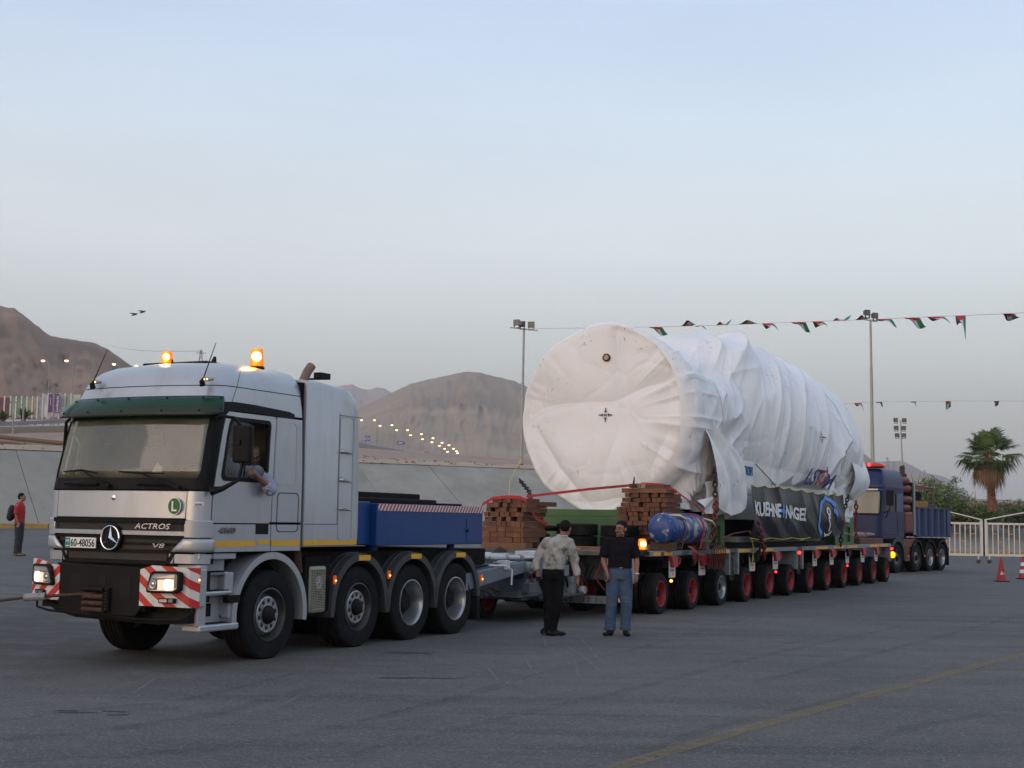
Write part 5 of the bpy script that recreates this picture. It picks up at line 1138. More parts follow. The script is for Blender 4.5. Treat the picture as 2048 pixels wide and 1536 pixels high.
fold+= (ridged(UU*3.4+s_*1.6+d1*2,s_*.5,9,3)-.3)*.018
fold+= vnoise(UU*.5,s_*.5,12)*.05
# valley drape behind the front disc
fold+= -.06*np.exp(-((UU-4.7)/.35)**2)+ (ridged(s_*1.9+UU*1.2,UU*.9,14,2)-.5)*.13*np.exp(-((UU-4.6)/.9)**2)
# lacing gather point near (u 3.3, theta)
zg=2.25; thg=math.acos(max(-1,(zg-ZC)/1.98))
du=(UU-3.35); ds=(TT-thg)*2.0; dg=np.sqrt(du**2+ds**2)+1e-3; ang=np.arctan2(ds,du)
gat=np.exp(-(dg/1.05)**2); fold+= (np.abs(np.sin(ang*7+1.5*np.sin(ang*3)))-.6)*.16*gat*sm(.05,.35,dg) -.16*np.exp(-(dg/.35)**2)
# second gather at the rear
zg2=2.55; thg2=math.acos((zg2-ZC)/2.2); du=(UU-14.2); ds=(TT-thg2)*2.2; dg=np.sqrt(du**2+ds**2)+1e-3; ang=np.arctan2(ds,du)
fold+= (np.abs(np.sin(ang*6+np.sin(ang*2)))-.6)*.13*np.exp(-(dg/1.3)**2)*sm(.05,.4,dg)-.14*np.exp(-(dg/.4)**2)
fold+= .22*np.exp(-(((UU-15.6)/.9)**2+((TT-1.75)/.42)**2))       # hanging belly at the rear corner
def nearm(th):
    a=np.mod(th,2*pi); return sm(R(15),R(75),a)*(1-sm(R(150),R(178),a))
def rim_irreg(th): return .035*vnoise(np.cos(th)*2.6+9,np.sin(th)*2.6+9,77)+.018*vnoise(np.cos(th)*7+9,np.sin(th)*7+9,78)
def rho(th): nm=nearm(th); return .10+.45*nm,.04+.17*nm
RU_,RR1=rho(TT); x0_=np.clip((UU-2.42)/RU_,0,1); prof_=1-RR1+RR1*np.sqrt(np.maximum(0,1-(1-x0_)**2))
k0=sm(0,1,(UU-2.42-RU_)/.6); r_=np.where(UU<2.42+RU_,2.0,Rr)+fold*sm(-.3,1,(UU-2.42-RU_)/.5)+rim_irreg(TT)*(1-k0); 
def crs(th,sd=88): return (ridged(th*3.1+5,th*0+.37,sd,4)-.30)+.3*(ridged(th*7.3+2,th*0+.7,sd+1,4)-.30)
r_=r_*prof_+.075*crs(TT)*nearm(TT)*sm(2.44,2.6,UU)*(1-sm(3.6,4.6,UU))-.012*(UU<2.42+RU_)
# hanging part: past ~100 degrees the sheet drops straight
hang=np.maximum(sm(4.6,6.2,UU),sm(2.75,3.15,UU)*(TT>0)*.95)
lim=R(112)
th2=np.minimum(ss,lim); sgn=np.sign(TT)
xw=np.sin(th2)*r_; zz=np.cos(th2)*r_
extra=np.clip(ss-lim,0,None)*r_
xh=xw-extra*.12+0*xw; zh=zz-extra*.95
xc=np.sin(ss)*r_; zc_=np.cos(ss)*r_
W_=WC+sgn*(xc*(1-hang)+xh*hang); Z_=ZC+(zc_*(1-hang)+zh*hang)
capw=.02+np.clip(Z_-2.62,0,9)*1.1+.04*vnoise(UU*3,s_*.5,61); W_=np.where((TT>1.2)&(UU>4.8)&(UU<13.5),np.minimum(W_,capw),W_)
# keep bottom of hanging sheet at a level
Z_=np.maximum(Z_,np.where(UU<4.9,1.95+ (UU<2.9)*-.1,1.55)+.05*vnoise(UU*2,s_*0,44))
Z_=np.maximum(Z_,1.80)
wl=tobj('wrapped_load','huge rounded machine wrapped in white tarpaulin, lashed on the long trailer','wrapped cargo')
tarp=bpy.data.materials.new('white_tarpaulin'); tarp.use_nodes=True; n=tarp.node_tree; p=n.nodes['Principled BSDF']; L=n.links.new
p.inputs['Roughness'].default_value=.42; p.inputs['Specular IOR Level'].default_value=.4
tc=n.nodes.new('ShaderNodeTexCoord')
def nzz(s,d=6,r=.6,st=None):
    t=n.nodes.new('ShaderNodeTexNoise'); t.inputs['Scale'].default_value=s; t.inputs['Detail'].default_value=d; t.inputs['Roughness'].default_value=r; src=tc.outputs['Object']
    if st: mp=n.nodes.new('ShaderNodeMapping'); mp.inputs['Scale'].default_value=st; L(src,mp.inputs[0]); src=mp.outputs[0]
    L(src,t.inputs['Vector']); return t.outputs['Fac']
def mr_(x,a,b,c=0,d=1):
    q=n.nodes.new('ShaderNodeMapRange'); q.inputs[1].default_value=a;q.inputs[2].default_value=b;q.inputs[3].default_value=c;q.inputs[4].default_value=d; L(x,q.inputs[0]); return q.outputs[0]
def mx_(f,a,b):
    q=n.nodes.new('ShaderNodeMix'); q.data_type='RGBA'; L(f,q.inputs[0])
    for i,c in ((6,a),(7,b)):
        if isinstance(c,tuple): q.inputs[i].default_value=(*c,1)
        else: L(c,q.inputs[i])
    return q.outputs[2]
def ml_(a,b):
    q=n.nodes.new('ShaderNodeMath'); q.operation='MULTIPLY'; L(a,q.inputs[0]); L(b,q.inputs[1]); return q.outputs[0]
c=mx_(mr_(nzz(.7,5),.35,.7),(.80,.80,.80),(.74,.735,.72))
c=mx_(mr_(nzz(1.1,7,.7,(1,1,.5)),.60,.74,0,.5),c,(.55,.50,.42))
c=mx_(ml_(mr_(nzz(14,8,.75,(1,1,.6)),.58,.64),mr_(nzz(1.05,4),.55,.62)),c,(.10,.10,.11))
L(c,p.inputs['Base Color'])
vn=n.nodes.new('ShaderNodeTexVoronoi'); vn.feature='DISTANCE_TO_EDGE'; vn.inputs['Scale'].default_value=.9; 
ad=n.nodes.new('ShaderNodeVectorMath'); ad.operation='ADD'; t=n.nodes.new('ShaderNodeTexNoise'); t.inputs['Scale'].default_value=.8; L(tc.outputs['Object'],t.inputs['Vector']); L(tc.outputs['Object'],ad.inputs[0]); L(t.outputs['Color'],ad.inputs[1]); L(ad.outputs[0],vn.inputs['Vector'])
b1=n.nodes.new('ShaderNodeBump'); b1.inputs['Distance'].default_value=.03; b1.inputs['Strength'].default_value=.22; L(mr_(vn.outputs['Distance'],0,.1),b1.inputs['Height'])
b2=n.nodes.new('ShaderNodeBump'); b2.inputs['Distance'].default_value=.03; b2.inputs['Strength'].default_value=.25; L(nzz(3.2,5,.55),b2.inputs['Height']); L(b1.outputs[0],b2.inputs['Normal'])
L(b2.outputs[0],p.inputs['Normal'])
def gridmesh(name,X,Y,Z,mat_,parent,closev=False):
    nu,nv=X.shape; vs=np.stack([X,-Y,Z],-1).reshape(-1,3)
    I=np.arange(nu*nv).reshape(nu,nv); 
    if closev: I=np.concatenate([I,I[:,:1]],1)
    f=np.stack([I[:-1,:-1],I[1:,:-1],I[1:,1:],I[:-1,1:]],-1).reshape(-1,4)
    me=bpy.data.meshes.new(name); me.vertices.add(len(vs)); me.vertices.foreach_set('co',vs.ravel()); me.loops.add(f.size); me.loops.foreach_set('vertex_index',f.ravel())
    me.polygons.add(len(f)); me.polygons.foreach_set('loop_start',np.arange(0,f.size,4)); me.polygons.foreach_set('loop_total',np.full(len(f),4)); me.materials.append(mat_)
    me.polygons.foreach_set('use_smooth',np.ones(len(f),bool)); me.update(calc_edges=True); me.validate()
    o=bpy.data.objects.new(name,me); COL.objects.link(o)
    if parent:o.parent=parent
    return o
step=2
gridmesh('tarpaulin',UU,W_,Z_,tarp,wl)
# front disc
nr=130; na=540
rr_=np.sin(np.linspace(0,pi/2,nr))[:,None]; aa=np.linspace(0,2*pi,na,endpoint=False)[None,:]
RR_=rr_*np.ones_like(aa); AA=aa*np.ones_like(rr_)
Wd=np.sin(AA)*RR_; Zd=np.cos(AA)*RR_
R0=2.00+rim_irreg(AA)
edge=sm(.45,1,RR_)
def pern(a,k,seed): return vnoise(np.cos(a)*k+20,np.sin(a)*k+20,seed)
disp=-.05*(1-RR_**2)+ ((1-np.abs(pern(AA,3.0,31)))**3*.08)*edge**1.2*(.4+.6*np.abs(pern(AA,1.1,71))) + (1-np.abs(pern(AA,7,33)))**3*.02*edge**2*(.2+.8*np.abs(pern(AA,1.7,73)))
disp+= vnoise(Wd*1.6+3,Zd*1.6,35)*.05+ (ridged(Wd*2.4+.7*vnoise(Wd,Zd*1.3,37)+Zd*.25,Zd*.45,36,4)-.3)*.085+ (ridged(Wd*.5,Zd*1.7+.5*vnoise(Wd*1.2,Zd,38),39,5)-.3)*.06+(ridged(Wd*1.6+Zd*1.3,Zd*.5-Wd*.4,139,4)-.3)*.08*sm(.0,-.4,Zd)
rU,rR=rho(AA); disp= disp*(1-sm(.90,1,RR_)); dd_=np.clip((RR_-(1-rR))/rR,0,1); disp+= rU*(1-np.sqrt(np.maximum(0,1-dd_**2)))-.06*crs(AA)*(.08+.92*nearm(AA))*sm(.35,.85,RR_)*(1-sm(.97,1.,RR_))
# rope-pulled hollow and creases at the lower left / lower right
disp+= (np.abs(np.sin(AA*14+2*np.sin(AA*5)))-.5)*.015*np.exp(-(((AA-R(228))/.35)**2))*sm(.6,1,RR_)
disp+= (np.abs(np.sin(AA*15+2*np.sin(AA*4)))-.5)*.012*np.exp(-(((AA-R(128))/.3)**2))*sm(.6,1,RR_)
Rout=R0
Ud=2.42+disp
sag=.06*np.sin(AA*9)*np.exp(-((AA-pi)/.6)**2)*RR_**4
Wf=WC+Wd*Rout; Zf=ZC+Zd*Rout*(1+.012*np.exp(-((AA-pi)/.7)**2))+sag; Zf=np.maximum(Zf,1.83+.02*np.sin(AA*31))
gridmesh('front_sheet',Ud,Wf,Zf,tarp,wl,closev=True)
# surface lookup on the near side for prints
def surf(u_,z,off=.012):
    iu=int(np.clip(np.searchsorted(TU,u_),0,len(TU)-1)); row=Z_[iu]; half=row[NTH//2:]; wrow=W_[iu][NTH//2:]
    k=int(np.argmin(np.abs(half-z))); return (u_,float(wrow[k])+off,z)
def surfmax(u_,z,off=.02):
    return (u_,max(surf(u_+du_,z+dz_,0)[1] for du_ in (-.25,-.12,0,.12,.25) for dz_ in (-.1,0,.1))+off,z)
def front(w_,z,off=.015):
    x=(w_-WC)/1.98; y=(z-ZC)/1.98; r=math.hypot(x,y); a=math.atan2(x,y)%(2*pi); i=int(min(nr-1,math.asin(min(1,r))/(pi/2)*(nr-1))); j=int(a/(2*pi)*na)%na
    return (float(Ud[i,j])-off,w_,z)
inkm=M('mark_black',(.012,.012,.014),.6)
def target(S,c,s,name,k=1.0):
    mb=MB(VF)
    def seg(x0,x1,y0,y1):
        n=4
        for i in range(n):
            a=x0+(x1-x0)*i/n;b=x0+(x1-x0)*(i+1)/n; mb.add([S(c[0]+a*k,c[1]+y0),S(c[0]+b*k,c[1]+y0),S(c[0]+b*k,c[1]+y1),S(c[0]+a*k,c[1]+y1)],[(0,1,2,3)])
    t=.018*s
    for sg in (-1,1):
        seg(sg*.10*s-(.05*s),sg*.10*s+.05*s,-t/1.,t/1.) if False else None
        a,b=sorted((sg*.09*s,sg*.24*s)); seg(a,b,-t,t); 
        a,b=sorted((sg*.09*s,sg*.125*s)); seg(a,b,-.05*s,.05*s)
        seg(-t,t,*sorted((sg*.09*s,sg*.24*s))); seg(-.05*s,.05*s,*sorted((sg*.09*s,sg*.125*s)))
    # ring
    n=20
    for i in range(n):
        a=2*pi*i/n;b=2*pi*(i+1)/n
        mb.add([S(c[0]+.03*s*math.cos(a)*k,c[1]+.03*s*math.sin(a)),S(c[0]+.05*s*math.cos(a)*k,c[1]+.05*s*math.sin(a)),S(c[0]+.05*s*math.cos(b)*k,c[1]+.05*s*math.sin(b)),S(c[0]+.03*s*math.cos(b)*k,c[1]+.03*s*math.sin(b))],[(0,1,2,3)])
        mb.add([S(*c),S(c[0]+.018*s*math.cos(a)*k,c[1]+.018*s*math.sin(a)),S(c[0]+.018*s*math.cos(b)*k,c[1]+.018*s*math.sin(b))],[(0,1,2)])
    return mb.build(name,inkm,wl,recalc=False)
target(lambda x,y:front(x,y,.03),(-2.07,3.93),.62,'crosshair_mark')
target(lambda x,y:surf(x,y,.03),(10.55,3.93),.62,'crosshair_mark',1.5)
mb=MB(VF); c=front(-2.07,5.14,.0); mb.lathe((c[0],c[1],c[2]),(-1,0,.1),[(0,.085),(.03,.085),(.035,.065),(.036,.055)],24); o_=mb.build('eyelet',rust,wl,smooth=30)
mb=MB(VF); mb.lathe((c[0]-.03,c[1],c[2]),(-1,0,.1),[(0,.062),(.004,.03),(.006,.001)],20); mb.build('eyelet_core',M('tan_plug',(.4,.28,.2),.6),o_)
# flap hanging from the lacing, rear belly, leg covers
def cloth(name,fn,nu,nv,parent=wl):
    X=np.zeros((nu,nv));Y=np.zeros((nu,nv));Z=np.zeros((nu,nv))
    for i in range(nu):
        for j in range(nv):
            X[i,j],Y[i,j],Z[i,j]=fn(i/(nu-1),j/(nv-1))
    return gridmesh(name,X,Y,Z,tarp,parent)
def flap(a,b):
    # a along the upper edge -> free edge ; b top->bottom
    top=Vector((2.95+.75*a,-.32+.12*a,4.1-.3*a)); bot=Vector((3.25+2.35*a,.08-.05*a,2.02-.24*math.sin(pi*a)+.34*a*a))
    mid=Vector((3.0+2.4*a,.28-.14*abs(a-.5),3.0))
    p=top*(1-b)**2+mid*2*b*(1-b)+bot*b*b
    n_=noise.noise(Vector((a*3,b*1.2,4)))*.22+.10*abs(math.sin(a*8+b*2.2))*(.3+b*.7)-.05+.03*noise.noise(Vector((a*11,b*5,2)))
    p+=Vector((0,n_,0)); 
    if a>.9: p.y-=(a-.9)*2.0
    return p
cloth('loose_flap',flap,60,80)
def belly(a,b):
    top=Vector((14.5+1.8*a,-.05-.1*a,3.9-.1*a)); bot=Vector((14.65+1.35*a,-.02,2.42+.16*abs(a-.5)*2)); mid=Vector((14.7+2.0*a,.42,2.9))
    p=top*(1-b)**2+mid*2*b*(1-b)+bot*b*b
    p+=Vector((0,.07*abs(math.sin(a*5+b))-.03+.08*noise.noise(Vector((a*3,b*2,7)))+.25*math.sin(pi*a)*b*(1-b)-(.5 if a>.92 else 0)*(a-.92)*6,0)); return p
cloth('rear_bag',belly,50,60)
def leg(u0,u1,z0,z1,wv):
    def f(a,b):
        ang=a*pi*1.0; u_=u0+(u1-u0)*a; w_=wv+.10*math.sin(pi*a)+.04*abs(math.sin(a*13+b*2)); return Vector((u_+.05*math.sin(b*6),w_+.03*noise.noise(Vector((a*6,b*3,1))),z1+(z0-z1)*b+.03*math.sin(a*15)))
    return f
cloth('leg_cover',leg(3.15,4.75,1.90,2.55,-.16),40,20); cloth('leg_cover',leg(13.7,15.9,1.93,2.75,-.20),40,30)
def ff_(a,b):  # folds gathered at the lacing
    c_=Vector((3.45,-.10,2.28)); an=-2.9+a*3.4; Lr=.15+b*.75; amp=.10*(abs(math.sin(a*17))-.4)
    return Vector((c_.x+Lr*math.cos(an)*.95,c_.y+amp*(.3+b)+.06*(1-b)+.02,max(1.9,c_.z+Lr*math.sin(an)*.55)))
cloth('gathered_folds',ff_,110,24)
# white crate behind the flap with print
text('STOM','print',wl,M('mid_blue_print',(.03,.12,.35),.5),(5.40,-.045,2.78),(1,0,0),(0,0,1),.62,.21,.01,VF,bold=.0)
mb=MB(VF); mb.box(4.95,6.15,-.7,-.06,2.35,3.10); 
bx_=ttag(mb.build('white_box',white,None,bevel=.01),'small white box with blue and red print, behind the pointed tarpaulin flap','box')
for ch in list(wl.children):
    if ch.name.startswith('print'): ch.parent=bx_
# big print on the tarpaulin
def sf(u0,z0,su,sz,sh): return lambda X,Y,Z:surf(u0+X*su+Y*sh,z0+Y*sz,.03)
def drape_text(s,u0,z0,wd,ht,mat_,name,sh=.9):
    vs,fs=textverts(s,1.,.0,0,.02); 
    xs_=[v[0] for v in vs]; ys_=[v[1] for v in vs]; kx=wd/(max(xs_)-min(xs_)); ky=ht/(max(ys_)-min(ys_))
    # tessellate: subdivide so that print follows the folds
    me=bpy.data.meshes.new('t'); me.from_pydata(vs,[],fs); bm=bmesh.new(); bm.from_mesh(me); bmesh.ops.triangulate(bm,faces=bm.faces); bmesh.ops.subdivide_edges(bm,edges=bm.edges,cuts=2,use_grid_fill=True)
    V_=[v.co.copy() for v in bm.verts]; bm.verts.index_update(); F_=[[v.index for v in f.verts] for f in bm.faces]; bm.free()
    mb=MB(VF); mb.add([surfmax(u0+(v.x-min(xs_))*kx+(v.y-min(ys_))*ky*sh,z0+(v.y-min(ys_))*ky,.05) for v in V_],F_); return mb.build(name,mat_,wl,recalc=False)
drape_text('LST',9.0,2.68,1.45,.42,dblue,'print_lettering'); drape_text('O',10.3,2.70,.42,.42,redpr,'print_lettering'); drape_text('M',10.85,2.64,.8,.38,dblue,'print_lettering',.5)
mb=MB(VF)
for k in range(14):
    a=.35*k; 
pp=[surfmax(10.35+.38*t+.16*math.sin(t*9),2.68+.5*t,.045) for t in np.linspace(0,1,16)]; mb.tube(pp,.014,4); mb.build('print_swirl',redpr,wl)
# lacing seams / ropes over the tarpaulin
seam=M('seam_thread',(.5,.48,.43),.8)
for u_ in (4.15,13.6):
    mb=MB(VF); pts=[]
    for th in np.linspace(-R(110),R(110),90):
        iu=int(np.searchsorted(TU,u_+.12*math.sin(th*3))); k=int(np.argmin(np.abs(TH-th))); pts.append((TU[iu],WC+(W_[iu,k]-WC)*1.006,ZC+(Z_[iu,k]-ZC)*1.006))
    mb.tube(pts,.007,4); mb.build('lashing_cord',seam,wl)
# ------------------------------------------------------------------ BANNER
BU0,BU1=5.20,13.30
def ban(a,b,off=0.):
    """a 0..1 along, b 0 bottom..1 top"""
    u_=BU0+(BU1-BU0)*a; zt=2.56+.03*math.sin(a*6)-.05*abs(math.sin(a*pi*8)); zb=1.40+.10*(a>.7)*(a-.7)/.3*1.0-.04*abs(math.sin(a*pi*5)); 
    z=zb+(zt-zb)*b
    belly_=.06*math.sin(pi*b); fan=0
    for k in range(9):
        c0=k/8.; d=a-c0+ (1-b)*.07*(math.sin(k*2.3)); fan+=.07*math.exp(-(d/.022)**2)*(b**1.2)
    w_=.14+belly_+fan*.55+.06*noise.noise(Vector((a*9,b*1.6,3)))+.035*(1-abs(2*((a*5+b*1.0+.3*math.sin(b*3))%1)-1))*(1-b*.4)
    return (u_,w_+off,z)
X=np.zeros((300,50));Y=X.copy();Z=X.copy()
for i in range(300):
    for j in range(50): X[i,j],Y[i,j],Z[i,j]=ban(i/299,j/49)
bm_=M('banner_vinyl',(.006,.008,.015),.40,0,3,.2,spec=.25); 
bn=gridmesh('banner',X,Y,Z,bm_,None); ttag(bn,'black vinyl banner with white lettering and anchor sign tied along the side of the load','banner')
def btext(s,u0,z0,wd,ht,mat_,name):
    vs,fs=textverts(s,1.,.0,0,.035,.96); xs_=[v[0] for v in vs]; ys_=[v[1] for v in vs]; kx=wd/(max(xs_)-min(xs_)); ky=ht/(max(ys_)-min(ys_))
    me=bpy.data.meshes.new('t'); me.from_pydata(vs,[],fs); bm=bmesh.new(); bm.from_mesh(me); bmesh.ops.triangulate(bm,faces=bm.faces); bmesh.ops.subdivide_edges(bm,edges=bm.edges,cuts=3,use_grid_fill=True)
    mb=MB(VF); bm.verts.index_update(); out=[]
    for v in bm.verts:
        u_=u0+(v.co.x-min(xs_))*kx; z=z0+(v.co.y-min(ys_))*ky-.035*(u_-u0)/1.0*.9; a=(u_-BU0)/(BU1-BU0); b=(z-1.42)/(1.12); p=ban(a,min(1,max(0,b)),.02); out.append((p[0],p[1],p[2]))
    mb.add(out,[[v.index for v in f.verts] for f in bm.faces]); bm.free(); return mb.build(name,mat_,bn,recalc=False)
btext('KUEHNE',5.35,1.93,1.95,.30,white,'banner_lettering'); btext('+',7.28,1.90,.36,.27,lblue,'banner_lettering'); btext('NAGEL',7.68,1.88,1.75,.30,white,'banner_lettering')
def bpath(pts,r,mat_,name,n=8,closed=False):
    mb=MB(VF); P=[]
    def B_(u_,z,off): a=(u_-BU0)/(BU1-BU0); b=(z-1.42)/1.12; return ban(a,min(1,max(0,b)),off)
    sub=[]
    for (p,q) in zip(pts[:-1],pts[1:]):
        for k in range(n): sub.append((p[0]+(q[0]-p[0])*k/n,p[1]+(q[1]-p[1])*k/n,p[2]+(q[2]-p[2])*k/n))
    sub.append(pts[-1]); L_=[]
    for i,(u_,z,wd) in enumerate(sub):
        a=sub[max(0,i-1)]; b=sub[min(len(sub)-1,i+1)]; d=Vector((b[0]-a[0],(b[1]-a[1])*2.2)); d.normalize(); nn=Vector((-d.y,d.x/2.2))
        nn=Vector((-(b[1]-a[1]),(b[0]-a[0]))); nn.normalize(); L_.append((B_(u_+nn.x*wd*1.9,z+nn.y*wd,.02),B_(u_-nn.x*wd*1.9,z-nn.y*wd,.02)))
    vs=[p for l in L_ for p in l]; mb.add(vs,[(2*i,2*i+1,2*i+3,2*i+2) for i in range(len(L_)-1)]); return mb.build(name,mat_,bn,recalc=False)
bpath([(11.05,1.52,.06),(10.72,1.72,.055),(10.82,2.05,.035),(11.05,2.32,.05),(11.5,2.46,.055),(12.0,2.40,.05),(12.35,2.22,.06)],0,lblue,'anchor_ring')
bpath([(12.15,2.13,.06),(12.5,1.98,.06)],0,lblue,'anchor_ring')
bpath([(11.62+.13*math.cos(a),2.09+.10*math.sin(a),.026) for a in np.linspace(0,2*pi,17)],0,white,'anchor_sign',2)
bpath([(11.62,1.99,.03),(11.56,1.86,.03),(11.68,1.72,.03),(11.72,1.55,.03)],0,white,'anchor_sign')
bpath([(11.30,1.54,.02),(11.45,1.44,.04),(11.75,1.43,.045),(11.98,1.56,.02)],0,white,'anchor_sign')
bpath([(11.5,1.93,.02),(11.74,1.92,.02)],0,white,'anchor_sign')
# banner ropes
def rope(pts,r,mat_,label,group=None,name='rope'):
    mb=MB(VF); mb.tube(pts,r,6); return ttag(mb.build(name,mat_,None,smooth=True),label,'rope',group)
rope([ban(a,1,.01) for a in np.linspace(0,1,60)],.009,yrope,'thin yellow rope laced along the top edge of the black banner')
rope([ban(a,0,.01) for a in np.linspace(0,.6,30)]+[(9.2,.15,1.33)],.008,yrope,'thin yellow rope laced along the bottom edge of the black banner')
rope([(13.25,.12,1.55),(14.2,.0,1.50),(15.9,-.10,1.42)],.009,yrope,'yellow rope tied from the banner corner to the rear green saddle')
rope([(5.25,.12,1.55),(4.4,.06,1.5),(3.6,.08,1.40)],.012,redchain,'thin red cord tied from the banner corner to the front saddle')
rope([(5.25,.14,1.55),(5.35,.16,1.35),(5.6,.12,1.15),(5.7,.06,.95),(5.65,.06,.80),(5.78,.06,.78),(5.75,.06,1.0)],.009,yrope,'yellow rope end hanging down in a loop below the banner corner')
rope([(6.2,-.02,3.05),(6.8,.06,2.8),(7.35,.14,2.55)],.013,grope,'thin green rope from the white box down to the banner top')
rope([(2.1,-3.9,3.0),(1.2,-3.7,2.5),(.6,-3.4,2.1)],.006,yrope,'thin yellow rope slanting down left of the round white front')
# ------------------------------------------------------------------ chains
def chain(pts,link,r,mat_,label,group,name='chain'):
    P=[Vector(p) for p in pts]; mb=MB(VF); L_=[0]
    for a,b in zip(P[:-1],P[1:]): L_.append(L_[-1]+(b-a).length)
    n=max(2,int(L_[-1]/(link*.74))); 
    def pos(s):
        for i in range(len(P)-1):
            if s<=L_[i+1]+1e-6: return P[i].lerp(P[i+1],(s-L_[i])/max(1e-6,L_[i+1]-L_[i])),(P[i+1]-P[i]).normalized()
        return P[-1],(P[-1]-P[-2]).normalized()
    for k in range(n):
        c_,d=pos((k+.5)*L_[-1]/n); x=d.cross(Vector((0,1,0))); 
        if x.length<.1: x=d.cross(Vector((1,0,0)))
        x.normalize(); y=d.cross(x)
        if k%2: x=y
        mb.tube([c_+d*link*.5*math.cos(a)+x*link*.33*math.sin(a) for a in np.linspace(0,2*pi,11)[:-1]],r,5,closed=True)
    return ttag(mb.build(name,mat_,None,smooth=True),label,'chain',group)
G='lashing chains on the load'
chain([(3.0,.10,2.85),(2.95,.14,2.4),(2.92,.15,2.15)],.13,.020,chainm,'dark rusty chain hanging down from the gathered tarpaulin above the blue tank',G)
chain([(2.90,.16,2.20),(2.86,.16,1.8),(2.82,.14,1.55),(2.80,.12,1.40)],.13,.021,redchain,'red painted chain continuing down beside the blue tank',G)
chain([(2.98,.18,2.12),(2.82,.17,1.7),(2.90,.15,1.35),(2.78,.1,1.2)],.12,.02,chainm,'dark chain doubled next to the red chain beside the blue tank',G)
chain([(1.75,-3.75,2.55),(1.3,-3.3,2.30),(.9,-3.05,2.10)],.12,.015,chainm,'dark chain at the left edge of the white front, above the left timber stack',G)
chain([(14.25,.10,2.55),(13.95,.08,2.2),(13.7,.02,1.95)],.14,.022,chainm,'chain slanting from the rear tarpaulin bag to the banner edge',G)
chain([(15.2,.08,2.40),(15.35,.05,2.0),(15.5,.0,1.70),(15.55,.0,1.35)],.14,.022,redchain,'reddish chain hanging at the rear green saddle',G)
chain([(5.45,.20,1.85),(5.8,.22,1.5),(6.2,.16,1.2),(6.5,.1,.95)],.14,.022,redchain,'reddish chain slanting across the lower left corner of the banner',G)
chain([(5.5,.20,1.6),(5.9,.2,1.3),(6.0,.12,1.1),(6.0,.08,.9)],.14,.022,chainm,'dark chain slanting across the lower left corner of the banner',G)
chain([(13.75,.04,1.9),(13.6,.05,1.5),(13.55,.05,1.15)],.14,.022,chainm,'dark chain from the banner edge down to the deck beam',G)
# ------------------------------------------------------------------ blue tank with straps
tk=tobj('tank','dented blue gas tank with peeling paint strapped to the trailer deck','tank')
tkm=M('tank_blue',(.012,.05,.20),.40,0,4,.2,20,.002,dirt=(.38,.36,.29),ds=2.2,dt=.545,dw=.02)
mb=MB(VF); prof=[(0.0,.001),(.004,.10),(.02,.19),(.06,.25),(.12,.285),(.18,.295),(1.85,.295),(1.92,.285),(2.0,.23),(2.06,.1),(2.07,.001)]
mb.lathe((.46,-.10,1.595),(1,0,0),prof,40); mb.build('body',tkm,tk,smooth=50)
mb=MB(VF)
for u_ in (.74,2.25): mb.lathe((u_,-.10,1.595),(1,0,0),[(0,.294),(.0,.301),(.03,.301),(.03,.294)],40)
mb.build('weld_band',tkm,tk)
mb=MB(VF); mb.box(.6,.8,-.35,.12,1.17,1.33); mb.box(2.3,2.5,-.35,.12,1.17,1.33); ttag(mb.build('tank_chocks',rust,None),'rusty blocks the blue tank rests on','block')
bs=M('red_strap_dark',(.20,.035,.03),.8)
def tankstrap(u_,label,wd=.06):
    mb=MB(VF); n=28; vs=[]
    for k in range(n+1):
        a=R(-100+ (200)*k/n); c_,s__=math.sin(a),math.cos(a); w_=-.10+.304*c_; z=1.595+.304*s__
        vs+=[(u_+.04*math.sin(k*.3),w_,z),(u_+wd+.04*math.sin(k*.3),w_,z)]
    vs+=[(u_,.14,1.20),(u_+wd,.14,1.20)]; n+=1
    mb.add(vs,[(2*i,2*i+1,2*i+3,2*i+2) for i in range(n)]); o=mb.build('strap',redstrap if u_>2 else bs,None,solid=.006,recalc=False); return ttag(o,label,'strap','ratchet straps')
tankstrap(.98,'dark red strap around the blue tank near its rounded end'); tankstrap(2.02,'bright red strap around the far end of the blue tank',.10)
mb=MB(VF)
for i in range(7):
    a=i*.9; mb.tube([(1.5+.05*i,.10,1.25),(1.45+.1*i,.20+.03*math.sin(a),1.20-.04*i),(1.6+.06*i,.16,1.02-.05*(i%3)),(1.72+.03*i,.14,1.10+.03*(i%2))],[.012]*4,4,ry=.03)
mb.build('webbing_heap',M('strap_pink',(.35,.08,.07),.8),None); o=bpy.data.objects['webbing_heap']; ttag(o,'tangle of faded red webbing hanging below the blue tank','strap')
mb=MB(VF)
for i in range(9):
    a=2.6+.11*i; mb.tube([(a,.10,1.32),(a+.05,.17,1.15),(a-.03+.02*(i%3),.15,.85-.04*(i%4)),(a+.08,.12,.80),(a+.06,.12,1.05)],[.01]*5,4,ry=.03)
ttag(mb.build('webbing_heap',bs,None),'dark red webbing loops hanging from the deck edge by the front saddle','strap')
mb=MB(VF); mb.tube([(.66,-.0,1.84),(.9,.12,1.83),(1.2,.16,1.77)],[.03,.05,.012],8); mb.tube([(2.3,.1,1.80),(2.6,.18,1.74),(2.85,.2,1.62)],[.02,.035,.012],8)
ttag(mb.build('ratchet_buckle',M('brass_buckle',(.6,.5,.3),.3,.8),None,smooth=True),'shiny metal ratchet buckles on the straps of the blue tank','buckle')
